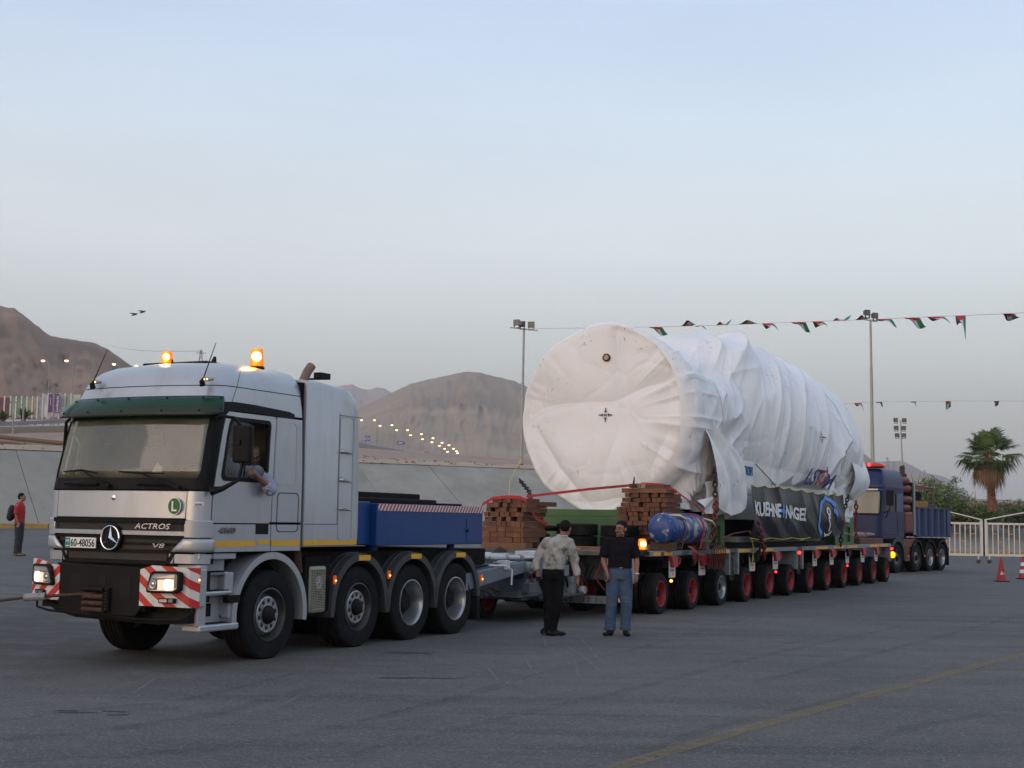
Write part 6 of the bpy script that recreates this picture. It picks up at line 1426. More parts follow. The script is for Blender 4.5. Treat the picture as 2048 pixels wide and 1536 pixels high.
# ------------------------------------------------------------------ timber stacks
wood=[M('timber_a',(.155,.066,.036),.85,0,3,.25,dirt=(.08,.035,.022),ds=5,dt=.55,stretch=(.3,1,1)),M('timber_b',(.12,.05,.029),.85,0,3,.25,stretch=(.3,1,1)),M('timber_c',(.185,.085,.046),.85,0,4,.2,stretch=(.3,1,1)),M('timber_pale',(.32,.22,.14),.85,0,4,.2)]
TM={}
def timber(parent,u0,u1,w0,w1,z0,z1,m):
    key=(round(u1-u0,2),round(w1-w0,2),round(z1-z0,2),m)
    if key not in TM:
        mb=MB(VF); a,b,c_=(u1-u0)/2,(w1-w0)/2-.002,(z1-z0)/2-.0015; mb.box(-a,a,-b,b,-c_,c_); TM[key]=mb.mesh('timber',wood[m])
    o=bpy.data.objects.new('timber',TM[key]); COL.objects.link(o); o.parent=parent; o.location=((u0+u1)/2,-(w0+w1)/2,(z0+z1)/2); o.rotation_euler=(0,random.uniform(-.006,.006),random.uniform(-.02,.02)); return o
rs=random.Random(4)
ts=tobj('timber_stack','shorter stack of reddish timbers beside the blue ballast box, under the red strap','timber stack','stacks of red timber on the trailer')
timber(ts,-.50,-.20,-3.42,-2.45,1.172,1.275,2); timber(ts,.05,.30,-3.42,-2.45,1.172,1.275,1)
W0,W1=-3.40,-2.50
z=1.278
for r_i in range(4):   # wide sawn blocks
    w_=W0
    while w_<W1-.02:
        ww=min(.165,W1-w_); 
        if r_i==3: ww=min(rs.choice([.1,.165,.1]),W1-w_)
        timber(ts,-.50+rs.uniform(-.01,.015),.52,w_,w_+ww,z,z+.098,rs.choice([0,2,0,1])); w_+=ww+.004
    z+=.1
for r_i in range(4):
    w_=W0+rs.uniform(0,.05)
    while w_<W1:
        ww=.098; d=rs.choice([0,0,.0,.05,.1,.16]); 
        if rs.random()>.06: timber(ts,-.48+d,.42+rs.uniform(0,.2),w_,w_+ww,z,z+.088,rs.choice([0,1,0,2,0]))
        w_+=ww+rs.choice([.002,.004,.03])
    z+=.09
w_=W0+.18
for k in range(6): timber(ts,-.45+rs.uniform(0,.05),.4,w_,w_+.1,z,z+.085,rs.choice([0,1])); w_+=.104
timber(ts,.05,.75,W1-.02,W1+.1,z-.06,z+.03,1)
t2=tobj('timber_stack','taller stack of dark red timbers between the two round tanks side of the load, behind the blue tank and orange lamp','timber stack','stacks of red timber on the trailer')
t2['label']='taller stack of dark red timbers behind the orange lamp and the blue tank'
W0,W1=-1.40,-.36; z=1.172
for k in range(4): timber(t2,1.45,2.3,W0+.1+.27*k,W0+.2+.27*k,z,z+.09,3)
z+=.095
for r_i in range(11):
    base=1.44 if r_i>3 else 1.50; inset=.0 if r_i>2 else .08*(3-r_i)
    w_=W0+(0 if r_i<8 else .05*(r_i-7))+rs.uniform(0,.03); 
    while w_<W1-.05:
        ww=.098; d=rs.choice([0,0,.0,.04,.09,.02]); 
        if rs.random()>.04: timber(t2,base+d,2.35,w_,w_+ww,z,z+.09,rs.choice([0,1,1,0]))
        w_+=ww+rs.choice([.002,.004,.004,.035])
    z+=.0925
timber(t2,1.44,1.56,W0+.10,W1+.02,z,z+.09,2)
for k in range(3): timber(t2,1.6,2.3,W0+.2+.3*k,W0+.3+.3*k,z,z+.09,1)
timber(t2,1.55,2.0,W1-.12,W1+.02,z,z+.08,0); z+=.092
timber(t2,1.50,1.9,W0+.38,W0+.48,z,z+.10,3); timber(t2,1.50,1.9,W0+.485,W0+.585,z,z+.10,3); timber(t2,1.52,1.9,W0+.60,W0+.98,z,z+.08,1)
for (a,b,c_,d_,z0,m_,lb) in ((-.4,-.25,-1.9,-1.35,1.175,3,'pale plank lying on the deck left of the man in black'),(-.32,-.15,-1.55,-.85,1.175,2,'brown plank lying on the deck behind the man in black'),(-.5,-.3,-.32,-.02,1.175,3,'pale wooden block beside the orange lamp on the deck edge')):
    o=timber(None,a,b,c_,d_,z0,z0+.06 if m_!=3 or a<-.45 else z0+.03,m_); o.name='plank'; loc=o.location.copy(); o.location=TP(loc.x,-loc.y,loc.z); o.rotation_euler=(0,0,RZT); tag(o,lb,'plank','loose planks on the deck')
# red straps
def ribbon(pts,wd,mat_,label,up=(0,0,1)):
    P=[Vector(p) for p in pts]; vs=[]
    for i,p in enumerate(P): vs+=[p-Vector(up)*wd/2,p+Vector(up)*wd/2]
    mb=MB(VF); mb.add(vs,[(2*i,2*i+1,2*i+3,2*i+2) for i in range(len(P)-1)]); return ttag(mb.build('strap',mat_,None,solid=.006,recalc=False),label,'strap','ratchet straps')
ribbon([(-.3,-2.55,2.16),(-.05,-2.0,2.24),(.4,-1.5,2.33),(1.35,-1.06,2.43)],.05,redstrap,'red strap pulled tight from the left timber stack up to the right one')
ribbon([(-.53,-3.45,1.8),(-.53,-3.38,2.0),(-.45,-3.2,2.12),(-.42,-2.9,2.15),(-.42,-2.62,2.14),(-.40,-2.50,2.08),(-.1,-2.44,1.75),(.4,-2.42,1.62)],.06,redstrap,'broad red strap draped over the top and side of the left timber stack')
ribbon([(1.5,-.9,2.47),(1.6,-.5,2.45),(1.75,-.3,2.36),(1.8,-.33,1.6)],.05,redstrap,'red strap hanging down the side of the right timber stack')
ribbon([(1.75,-.3,2.36),(2.1,-.12,2.15),(2.6,.05,1.9),(3.0,.15,1.55)],.03,redstrap,'narrow red strap slanting from the right timber stack across the blue tank')
mb=MB(VF); mb.tube([(1.42,-1.04,2.38),(1.38,-1.0,2.6)],[.03,.01],6); mb.box(1.36,1.46,-1.1,-.98,2.38,2.46); ttag(mb.build('ratchet_buckle',rust,None),'rusty ratchet handle standing up on the right timber stack','buckle')
# tyres lying on deck
def flat_tyre(u_,w_,z,r,h,label,group='spare tyres on the deck'):
    e=tobj('spare_tyre',label,'tyre',group)
    mb=MB(VF); mb.lathe((u_,w_,z+h/2),(0,0,1),tyre_mesh(r,h,r*.6),36); mb.build('tread',rubber,e,smooth=30)
    return e
flat_tyre(.95,-2.05,1.175,.42,.24,'lower tyre of the pair stacked behind the man in the stained shirt'); flat_tyre(.93,-2.03,1.42,.42,.24,'upper tyre of the pair stacked behind the man in the stained shirt')
flat_tyre(1.05,-1.18,1.175,.38,.24,'lower tyre of the pair stacked behind the man in black'); flat_tyre(1.03,-1.16,1.42,.38,.22,'upper tyre of the pair stacked behind the man in black')
mb=MB(VF); mb.tube([(.2,-2.7,1.5),(.5,-2.5,1.56),(.9,-2.4,1.55)],[.05,.06,.05],8); mb.tube([(.2,-2.7,1.4),(.6,-2.5,1.40)],.05,8); mb.box(.2,.8,-2.75,-2.45,1.17,1.38); ttag(mb.build('hose_roll',blackm,None,smooth=30),'black hoses heaped on the deck beside the left timber stack','hose')
# wrapped rolls on the rear deck
mb=MB(VF); mb.tube([(16.7,-.5,1.42),(18.2,-.45,1.44)],[.09,.08],12); mb.tube([(18.3,-.4,1.44),(19.2,-.35,1.45)],[.07,.04],12); ttag(mb.build('fabric_roll',M('pink_roll',(.30,.2,.18),.9,0,6,.3),None,smooth=True),'pinkish wrapped rolls lying on the rear deck by the blue truck','roll')
mb=MB(VF); mb.box(16.6,19.6,-.8,-.15,1.172,1.33); ttag(mb.build('rear_timber',wood[1],None),'brown timber baulk under the wrapped rolls at the rear of the deck','timber')
# ------------------------------------------------------------------ BLUE TRUCK at the rear
O2=Vector((14.15,51.3,0)); A2=R(36); RZ2=R(90-36)
t2r=empty('heavy_tractor_truck',O2,RZ2,'dark blue four-axle tractor with ribbed steel box and red light bar, pushing at the rear','truck')
b2=M('navy_paint',(.009,.020,.078),.38,0,3,.1,dirt=(.015,.024,.06),ds=3,dt=.6,spec=.3); b2d=M('navy_dark',(.008,.018,.06),.5,0,3,.1)
H2=1.18
def cab2(q,z,off=0.):
    uf=interp([(1.2,-1.45),(2.1,-1.45),(2.95,-1.30),(3.1,-1.28),(3.5,-1.15),(3.72,-.95),(3.80,-.7)],z); hw=interp([(1,H2),(3.1,H2-.02),(3.5,H2-.06),(3.7,H2-.14),(3.8,H2-.3)],z); rc=.16; s=1 if q>=0 else -1;a=abs(q)
    if a<=1: x,y=uf+.05*a*a,a*(hw-rc); nx,ny=-1,0
    elif a<=2:
        th=(a-1)*pi/2; x,y=uf+.05+rc-rc*math.cos(th),hw-rc+rc*math.sin(th); nx,ny=-math.cos(th),math.sin(th)
    else: uc=uf+.05+rc; x,y=uc+(a-2)*(.95-uc)/2.2,hw; nx,ny=0,1
    return (x+nx*off,-H2+s*(y+ny*off),z)
mb=MB(VF); 
for a,b in ((-4.2,-2.0),(2.0,4.2)): patch(mb,cab2,a,b,1.3,2.2,8,3,0,.03); patch(mb,cab2,a,b,2.95,3.12,8,1,0,.03)
for s in (1,-1): patch(mb,cab2,*sorted((s*3.45,s*4.2)),2.2,2.95,3,2,0,.03); patch(mb,cab2,*sorted((s*2.0,s*2.25)),2.2,2.95,2,2,0,.03)
patch(mb,cab2,-2,2,1.35,2.12,30,4,0,.03); patch(mb,cab2,-2.0,-1.55,2.12,3.1,6,3,0,.03); patch(mb,cab2,1.55,2.0,2.12,3.1,6,3,0,.03)
mb.box(-1.3,.95,-2.3,-.05,1.25,1.34); cb=mb.build('cab',b2,t2r,smooth=30)
mb=MB(VF); 
qs2=list(np.linspace(-4.2,-2,6))+list(np.linspace(-2,-1,5))[1:]+list(np.linspace(-1,1,9))[1:]+list(np.linspace(1,2,5))[1:]+list(np.linspace(2,4.2,6))[1:]
zz2=[3.12,3.3,3.5,3.62,3.72,3.77,3.80]; N=len(zz2); mb.add([cab2(q,z,.01) for q in qs2 for z in zz2],[(i*N+j,(i+1)*N+j,(i+1)*N+j+1,i*N+j+1) for i in range(len(qs2)-1) for j in range(N-1)]); mb.add([cab2(q,3.80,.01) for q in qs2],[list(range(len(qs2)))])
mb.build('high_roof',b2,t2r,smooth=40)
mb=MB(VF); patch(mb,cab2,-1.9,1.9,3.10,3.21,24,1,.10,.1); mb.build('dark_visor',b2d,t2r)
mb=MB(VF); patch(mb,cab2,-1.7,1.1,3.0,3.06,20,1,.02,.02); mb.build('white_sun_strip',white,t2r); mb=MB(VF); patch(mb,cab2,1.1,1.8,3.0,3.06,6,1,.02,.02); mb.build('blue_sun_strip',M('bright_blue',(.01,.08,.5),.4),t2r)
mb=MB(VF); patch(mb,cab2,-1.5,1.5,2.15,2.99,24,3,-.02,.006); mb.build('windscreen',glassm('windscreen_tan',(.35,.34,.28),1.75,dust_glare=.55,dust_glare_col=(.42,.37,.27)),t2r)
mb=MB(VF); ring(mb,cab2,rrect(-1.6,1.6,2.10,3.02,.06,4,20),rrect(-1.45,1.45,2.17,2.97,.10,4,20),.012,.03); mb.build('windscreen_rubber',black,t2r)
mb=MB(VF); mb.box(-1.0,-.9,-2.1,-.2,1.9,2.2); mb.box(-.3,.9,-2.25,-.1,1.4,2.2); mb.tube([(-1.15,-1.0,2.2),(-1.1,-.75,2.6),(-1.1,-.55,2.75),(-1.1,-.4,2.4),(-1.15,-.35,2.2)],.16,6); mb.build('interior',inn,t2r)
for s in (1,-1):
    S=lambda q,z,o,s=s:cab2(q*s,z,o)
    mb=MB(VF); ring(mb,S,rrect(2.22,3.48,2.18,2.97,.08,4,4),rrect(2.30,3.40,2.24,2.90,.07,4,4),.008,.04); mb.build('window_frame',b2d,t2r)
    mb=MB(VF); patch(mb,S,2.28,3.42,2.22,2.93,3,2,-.015,.004); mb.build('side_window',sglass,t2r)
    mb=MB(VF); patch(mb,S,3.5,4.1,2.25,2.92,3,2,.004,.02); mb.build('side_panel',M('blue_grey_panel',(.05,.085,.17),.4) if s==1 else bpy.data.materials['blue_grey_panel'],t2r)
    mb=MB(VF); band(mb,S,rrect(2.06,3.5,1.40,2.99,.06,4,4),.012,.004); band(mb,S,rrect(3.55,4.1,1.55,1.95,.04,4,4),.012,.004); mb.build('door_seam',dk,t2r)
    mb=MB(VF)
    for k in range(4): patch(mb,S,2.0,4.1,2.985+.035*k,3.0+.035*k,4,1,.012,.012)
    mb.build('gutter_ribs',b2d,t2r)
mb=MB(VF); mb.box(-1.17,-1.05,.12,.38,2.45,3.0); mb.tube([(-1.1,.0,2.2),(-1.1,.2,2.25),(-1.1,.25,2.5)],.02,6); mb.tube([(-.9,.0,2.0),(-1.1,.2,2.3)],.02,6); mb.build('mirror',black,t2r,bevel=.02)
mb=MB(VF); patch(mb,cab2,-.95,.1,1.45,1.85,10,3,.02,.03); g2=mb.build('grille',black,t2r)
mb=MB(VF)
for k in range(6): patch(mb,cab2,-.9,.05,1.48+.06*k,1.50+.06*k,8,1,.035,.02)
mb.build('grille_slats',M('slat_grey',(.06,.06,.07),.5),g2)
mb=MB(VF); patch(mb,cab2,-.9,-.1,1.40,1.44,8,1,.02,.02); mb.build('name_strip',white,t2r); 
for k,w_ in enumerate((-1.7,-1.2,-.7)):
    mb=MB(VF); mb.tube([(-1.47,w_-.35,2.14),(-1.50,w_,2.155),(-1.47,w_+.3,2.15)],.012,4); mb.build('wiper',black,t2r)
mb=MB(VF); mb.tube([(-1.50,-.75,3.17),(-1.54,-.68,3.17),(-1.50,-.60,3.17)],.02,6); mb.build('marker_lamp',lampo,t2r)
lb=empty('light_bar',parent=t2r); 
mb=MB(VF); mb.box(-.9,-.6,-1.55,-.15,3.81,3.86); mb.build('bar_base',black,t2r)
redbar=emit('red_lightbar',(1,.02,.03),.06,(.35,.01,.02)); redhot=emit('red_lightbar_hot',(1,.04,.05),.9)
bpy.data.objects.remove(lb)
mb=MB(VF); mb.prism([(-1.62,.0),(-.06,.0),(-.10,.08),(-.3,.13),(-1.4,.13),(-1.58,.08)],lambda x,y,h:(-.92+h,x,3.87+y),0,.30); br=mb.build('red_light_bar',redbar,t2r,bevel=.03)
for w_ in (-1.15,-.60): 
    mb=MB(VF); mb.lathe((-.93,w_,3.935),(-1,0,0),[(0,.07),(.005,.05),(.01,.001)],12); mb.build('bulb',redhot,br)
# rear deck gear
mb=MB(VF); mb.box(.95,2.1,-2.0,-.35,1.3,3.3); mb.box(-1.0,6.2,-1.7,-.6,.6,1.05); mb.box(.9,6.1,-2.2,-.2,1.0,1.27); mb.build('chassis',under,t2r)
brk=M('maroon_tank',(.15,.035,.03),.5,0,4,.2)
for z,u_ in ((3.42,1.35),(3.12,1.55),(2.72,1.65),(2.40,1.45)):
    mb=MB(VF); mb.tube([(u_-.45,-1.9,z),(u_-.4,-.15,z),(u_+.05,-.08,z),(u_+.25,-.2,z)],[.14]*4,12); mb.build('air_bottle',brk,t2r,smooth=True)
mb=MB(VF); mb.box(1.15,2.05,-.75,-.02,1.45,2.28); mb.build('fuel_tank',brk,t2r,bevel=.1)
mb=MB(VF); mb.cyl((1.75,-.35,3.0),(1.75,-.35,3.95),.10,seg=14); mb.cyl((1.62,-.35,3.95),(1.9,-.35,4.0),.05,seg=10); mb.build('exhaust_stack',M('stack_dark',(.06,.03,.03),.6),t2r,smooth=30)
mb=MB(VF); mb.box(2.1,2.22,-.5,-.35,3.6,3.72); mb.tube([(1.85,-.4,3.66),(2.1,-.42,3.66)],.015,4); mb.build('work_lamp',black,t2r)
mb=MB(VF); mb.box(2.18,2.30,-.18,-.05,1.4,3.35); mb.build('pale_post',M('post_pale',(.30,.32,.28),.6),t2r); mb=MB(VF); mb.box(2.05,2.18,-2.2,-.10,1.4,3.38); mb.build('headboard',dk,t2r)
mb=MB(VF); mb.box(.95,2.35,-.8,-.05,.95,1.25); mb.box(1.25,1.75,-.5,-.08,.42,1.05); mb.build('side_box',brk,t2r)
bb2=MB(VF); bb2.box(2.38,6.15,-2.30,-.09,1.33,2.42); bx2=bb2.build('steel_box',b2,t2r)
for k in range(6):
    u_=2.40+.73*k; mb=MB(VF); mb.hexa([(u_,-.09,1.36),(u_+.34,-.09,1.36),(u_+.26,.0,1.36),(u_+.08,.0,1.36)],[(u_,-.09,2.40),(u_+.34,-.09,2.40),(u_+.26,.0,2.40),(u_+.08,.0,2.40)]) if k<5 else mb.box(5.75,6.16,-.10,.01,1.33,2.44); mb.build('rib',M('rib_blue',(.022,.042,.12),.45) if k==0 else bpy.data.materials['rib_blue'],bx2)
mb=MB(VF); mb.box(2.36,6.17,-.13,.01,2.40,2.46); mb.box(2.36,6.17,-.13,.01,1.31,1.37); mb.build('rail',b2,bx2)
mb=MB(VF); mb.box(6.15,6.2,-.2,.05,1.75,1.85); mb.build('latch',black,bx2)
def obj_at2(o,label,cat,group=None): o.location=O2; o.rotation_euler=(0,0,RZ2); return tag(o,label,cat,group)
mb=MB(VF); mb.box(2.6,4.4,-1.6,-.3,2.44,2.70); obj_at2(mb.build('orange_crate',M('orange_crate',(.32,.14,.03),.7),None,bevel=.02),'orange box carried on the blue steel box under the tyre','box')
mb=MB(VF); mb.box(4.45,5.3,-1.4,-.3,2.44,2.62); obj_at2(mb.build('grey_case',M('dark_case',(.05,.05,.05),.7),None,bevel=.02),'dark grey case on the blue steel box behind the orange box','box')
mb=MB(VF); mb.lathe((3.4,-.85,2.90),(0,0,1),tyre_mesh(.60,.36,.33),32); mb.cyl((3.4,-.85,2.78),(3.4,-.85,3.04),.33,seg=24); obj_at2(mb.build('spare_tyre',rubber,None,smooth=30),'large spare tyre lying on top of the blue truck box','tyre')
mb=MB(VF)
for a,b in (((2.3,-.4,3.33),(5.4,-.45,3.25)),((5.4,-.45,3.25),(5.4,-.45,2.45)),((2.3,-1.9,3.33),(5.4,-1.9,3.25)),((5.4,-1.9,3.25),(5.4,-1.9,2.45)),((4.4,-.42,3.27),(4.4,-.42,3.05)),((5.4,-.45,3.25),(5.4,-1.9,3.25))): mb.cyl(a,b,.03,seg=6)
mb.build('rail_frame',brk,t2r)
for i,(u_,st) in enumerate(((.33,'front'),(2.37,'front'),(3.82,'deep'),(5.20,'deep'))):
    wheel(t2r,u_,-.03,.535,.36,.31,st); wheel(t2r,u_,-2.33,.535,.36,.31,st,f=-1)
    if i>1: wheel(t2r,u_,-.42,.535,.33,.31,st); wheel(t2r,u_,-1.9,.535,.33,.31,st,f=-1)
    for w0,w1 in ((-.6,.0),(-1.75,-2.36)):
        if i==0: arch(t2r,u_,.54,.78,.62,w0,w1,-5,185,M('arch_grey',(.03,.033,.04),.5) if w1==0 else bpy.data.materials['arch_grey'],'wheel_arch',24)
        else: arch(t2r,u_,.54,.68,.60,w0,w1,5,175,blackm,'mudguard',20)
mb=MB(VF); mb.box(5.85,5.90,-.6,-.0,.2,.9); mb.build('mud_flap',rubber,t2r)
for u_,z in ((1.35,.62),(3.1,.60),(4.5,.62)):
    mb=MB(VF); mb.box(u_-.03,u_+.03,-.02,.02,z-.03,z+.03); mb.build('side_marker',orl,t2r)
mb=MB(VF); mb.box(-1.62,-1.3,-2.3,-.04,.55,1.12); mb.build('bumper',b2d,t2r,bevel=.03)
# ------------------------------------------------------------------ GATE, CONES, POLES, FLAGS
GY=ground(1970,1127)
def gpt(px,y): return at(px,y,67.5)
gy=67.5
def gz_(px,py): return at(px,py,gy).z
def gate_leaf(px0,px1,label,left_sag):
    g=empty('gate',(0,0,0),0,label,'gate','white railing gate leaves')
    xa,xb=at(px0,1100,gy).x,at(px1,1100,gy).x; zb=at(1960,1110,gy).z; zt=at(1960,1047,gy).z
    mb=MB(); mb.box(xa,xb,gy-.04,gy+.04,zb-.05,zb+.06); mb.build('bottom_rail',beigep,g)
    mb=MB(); mb.box(xa,xb,gy-.04,gy+.04,zt-.05,zt+.05); mb.build('top_rail',beigep,g)
    n=max(1,round((xb-xa)/.265)); 
    for k in range(n):
        x=xa+.13+(xb-xa-.2)*k/n; mb=MB(); mb.box(x-.022,x+.022,gy-.02,gy+.02,zb+.06,zt-.05); mb.build('bar',beigep,g)
    mb=MB(); 
    pts=[]
    for k in range(13):
        a=k/12; x=xa+(xb-xa)*a; h=(at(1960,1040,gy).z)+ .62*(math.sin(a*pi/2) if left_sag else math.sin((1-a)*pi/2))
        pts.append((x,gy,h))
    mb.tube(pts,.032,8); mb.build('arched_rail',beigep,g)
    xs_=xb if not left_sag else xa
    mb=MB(); mb.box(xs_-.10,xs_+.10,gy-.05,gy+.05,zb-.05,at(1960,1041,gy).z); mb.build('post',beigep,g)
    ot=M('orange_tape_'+str(left_sag),(.55,.22,.03),.6)
    for k in range(n-1):
        x=xa+.13+(xb-xa-.2)*k/n; x2=xa+.13+(xb-xa-.2)*(k+1)/n; z=zb+.30+.36*((k*2)%3)
        if (k%3)!=2 or True:
            mb=MB(); mb.box(x+.03,x2-.03,gy-.015,gy+.015,z-.02,z+.025); mb.build('tape',ot,g)
    mb=MB(); mb.box(xs_+(.2 if left_sag else -.2)-.03,xs_+(.2 if left_sag else -.2)+.03,gy-.03,gy+.03,zb-.25,zb-.05); mb.build('wheel_fork',beigep,g)
    mb=MB(); mb.lathe((xs_+(.2 if left_sag else -.2),gy-.03,.10),(0,1,0),[(0,.02),(0,.1),(.06,.1),(.06,.02)],14); mb.build('castor',M('castor_%s'%left_sag,(.05,.04,.04),.7),g)
    return g
gate_leaf(1800,1965,'white railing gate leaf with orange tape, right behind the blue truck',False); gate_leaf(1970,2160,'white railing gate leaf with orange tape at the right edge',True)
cone_r=M('cone_red',(.34,.018,.016),.55,0,3,.15); 
def cone(px,py,h,label,bands):
    c=ground(px,py); e=empty('traffic_cone',c,0,label,'traffic cone','traffic cones by the gate')
    mb=MB(); mb.box(-.20,.20,-.20,.20,0,.03); mb.build('base',black,e,bevel=.01)
    prof=[(.03,.165),(.10,.145),(h-.03,.038),(h,.03),(h,.001)]
    mb=MB(); mb.lathe((0,0,0),(0,0,1),prof,24); b=mb.build('body',cone_r,e,smooth=40)
    rad=lambda z:.145+(.038-.145)*(z-.10)/(h-.13)
    if bands:
        for z0,z1 in ((.2,.32),(.44,.56)):
            mb=MB(); mb.lathe((0,0,0),(0,0,1),[(z0,rad(z0)+.003),(z1,rad(z1)+.003)],24); mb.build('reflective_band',white,b)
    else:
        mb=MB()
        for (x0,z0),(x1,z1) in (((-.05,.22),(-.02,.33)),((-.03,.30),(.05,.25)),((.05,.25),(.09,.22)),((-.02,.26),(-.0,.22)),((-.07,.23),(-.03,.27))):
            P=[]
            for (x,z) in ((x0,z0),(x1,z1)): P.append((x,-math.sqrt(max(0,(rad(z)+.002)**2-x*x)),z))
            mb.tube(P,.012,5)
        mb.build('white_scratch_mark',white,b)
    return e
cone(2003,1163,.77,'plain red traffic cone with a white mark, standing before the gate',False); cone(2047,1158,.77,'red traffic cone with white bands at the right edge',True)
galv=M('galvanised_steel',(.33,.33,.31),.5,.3,4,.1)
lampg=M('floodlight_grey',(.08,.085,.085),.4,.3); lampf=M('floodlight_glass',(.12,.125,.11),.35,.0)
def floodpole(px_top,py_top,py_bot,Y,px_bot,heads,label,bar=1.4,sc_=1.,tilt=-.08):
    t=at(px_top,py_top,Y); b=at(px_bot,py_bot,Y); b.z=b.z if py_bot else 0
    e=empty('light_pole',b,0,label,'light pole','floodlight poles'); tt=t-b
    mb=MB(); mb.tube([(0,0,0),tuple(tt*.35),tuple(tt*.35001),tuple(tt*.7),tuple(tt*.70001),tuple(tt)],[.105*sc_,.10*sc_,.088*sc_,.082*sc_,.07*sc_,.062*sc_],14); mb.build('pole',galv,e,smooth=30)
    mb=MB(); mb.hexa([(tt.x-bar/2,-.04,tt.z-.03-tilt*bar/2),(tt.x+bar/2,-.04,tt.z-.03+tilt*bar/2),(tt.x+bar/2,.04,tt.z-.03+tilt*bar/2),(tt.x-bar/2,.04,tt.z-.03-tilt*bar/2)],[(tt.x-bar/2,-.04,tt.z+.03-tilt*bar/2),(tt.x+bar/2,-.04,tt.z+.03+tilt*bar/2),(tt.x+bar/2,.04,tt.z+.03+tilt*bar/2),(tt.x-bar/2,.04,tt.z+.03-tilt*bar/2)]); mb.build('cross_bar',galv,e)
    for (dx,dz,yaw,w_,h_) in heads:
        h=empty('floodlight',(tt.x+dx,-.05,tt.z+dz+tilt*dx),yaw,parent=e)
        mb=MB(); mb.hexa([(-w_/2,0,-h_/2),(w_/2,0,-h_/2),(w_*.35,.28,-h_*.3),(-w_*.35,.28,-h_*.3)],[(-w_/2,0,h_/2),(w_/2,0,h_/2),(w_*.35,.28,h_*.35),(-w_*.35,.28,h_*.35)]); mb.build('housing',lampg,h,bevel=.015)
        mb=MB(); mb.box(-w_/2+.04,w_/2-.04,-.012,-.002,-h_/2+.05,h_/2-.04); mb.build('lens',lampf,h)
        mb=MB(); mb.box(-w_*.4,-w_*.33,0,.1,-h_/2-.12,-h_/2+.02); mb.box(w_*.33,w_*.4,0,.1,-h_/2-.12,-h_/2+.02); mb.box(-w_*.4,w_*.4,0,.1,-h_/2-.15,-h_/2-.1); mb.build('bracket',lampg,h)
    return e
floodpole(1048,658,1010,82,1040,[(-.46,.33,R(-25),.42,.38),(-.08,.28,R(150),.36,.36),(.42,.30,R(-12),.42,.38)],'thin grey floodlight pole left of the white load, with three lamps',1.65,tilt=-.09)
floodpole(1741,641,960,78,1746,[(-.16,.42,R(20),.36,.34),(.28,.32,R(20),.36,.34)],'tall floodlight pole behind the blue truck, with two lamps',.7,tilt=-.14)
floodpole(1801,842,1000,150,1808,[(-.5,.1,R(15),.5,.45),(.42,.1,R(10),.5,.45),(-.45,-.75,R(15),.5,.45),(.35,-.75,R(10),.5,.45),(-.35,-1.55,R(15),.5,.45),(.35,-1.55,R(10),.5,.45)],'small distant floodlight pole with six lamps, right of the blue cab',1.0,tilt=0)
# bunting
fr_=M('flag_red',(.45,.03,.04),.7); fk=M('flag_black',(.02,.02,.022),.7); fw=M('flag_white',(.6,.62,.62),.7); fg_=M('flag_green',(.02,.22,.12),.7)
def bunting(pts,Y,flags,label):
    P=[at(x,y,Yy) for x,y,Yy in pts]; e=empty('bunting',P[0],0,label,'flag string','strings of small flags'); o=P[0]
    mb=MB(); dense=[]
    for a,b in zip(P[:-1],P[1:]):
        for k in range(8): 
            t=k/8; q=a.lerp(b,t); dense.append(q-o)
    dense.append(P[-1]-o); mb.tube(dense,.011,4); mb.build('cord',M('cord_pale',(.45,.42,.42),.8) if 'cord_pale' not in bpy.data.materials else bpy.data.materials['cord_pale'],e)
    rs=random.Random(len(flags))
    for (x,y,wpx,hpx,lift) in flags:
        # locate on cord
        Yc=float(np.interp(x,[p[0] for p in pts],[p[2] for p in pts])); yc=float(np.interp(x,[p[0] for p in pts],[p[1] for p in pts]))
        q=at(x-wpx*.45,yc,Yc)-o; W=wpx*1.15*Yc/FP; H=hpx*.85*Yc/FP; ph=rs.uniform(0,6); sw=rs.uniform(-.5,.5)
        def f(a,b,q=q,W=W,H=H,ph=ph,lift=lift,sw=sw):
            # a along cord; b outward
            return (q.x+W*(a*.72+b*.32*(1 if lift>-9 else .1)),q.y+.35*math.sin(a*3+ph)*b+.25*b*sw,q.z+.0-H*b*(.55+.25*a)*(1 if lift<=0 else -1)+H*.25*math.sin(a*4+b*3+ph)*b)
        def mf(i,j):
            a=(i+.5)/12; b=(j+.5)/9
            # hoist along the cord (red triangle), stripes run outward
            if b<.42*(1-abs(a-.5)*2)+.06: return 0
            return 1 if a<.34 else (2 if a<.67 else 3)
        mb=MB(); mb.grid(f,13,10,mf=mf); mb.build('flag',[fr_,fk,fw,fg_],e,smooth='all')
s1=[(1060,657,82),(1180,656,82),(1310,654,81),(1450,650,80),(1600,644,79),(1741,639,78),(1850,634,70),(2000,628,60),(2150,620,50)]
bunting(s1,80,[(1262,0,18,8,0),(1312,0,34,20,0),(1374,0,28,15,1),(1398,0,22,9,0),(1444,0,26,14,1),(1492,0,34,9,1),(1536,0,28,22,0),(1598,0,36,22,0),(1636,0,26,18,0),(1680,0,32,14,1),(1722,0,26,12,1),(1768,0,40,18,0),(1825,0,40,26,0),(1872,0,42,18,0),(1922,0,26,56,-10),(2018,0,30,16,0),(2060,0,24,14,0)],'string of black, white, green and red flags at the top of the light poles')
s2=[(1600,812,95),(1680,808,93),(1745,804,90),(1900,802,85),(2100,802,80)]
bunting(s2,90,[(1716,0,18,18,0),(1758,0,16,10,0),(1826,0,14,10,0),(1897,0,12,22,-10),(1993,0,14,12,-10)],'lower string of small flags crossing the pole behind the blue truck')
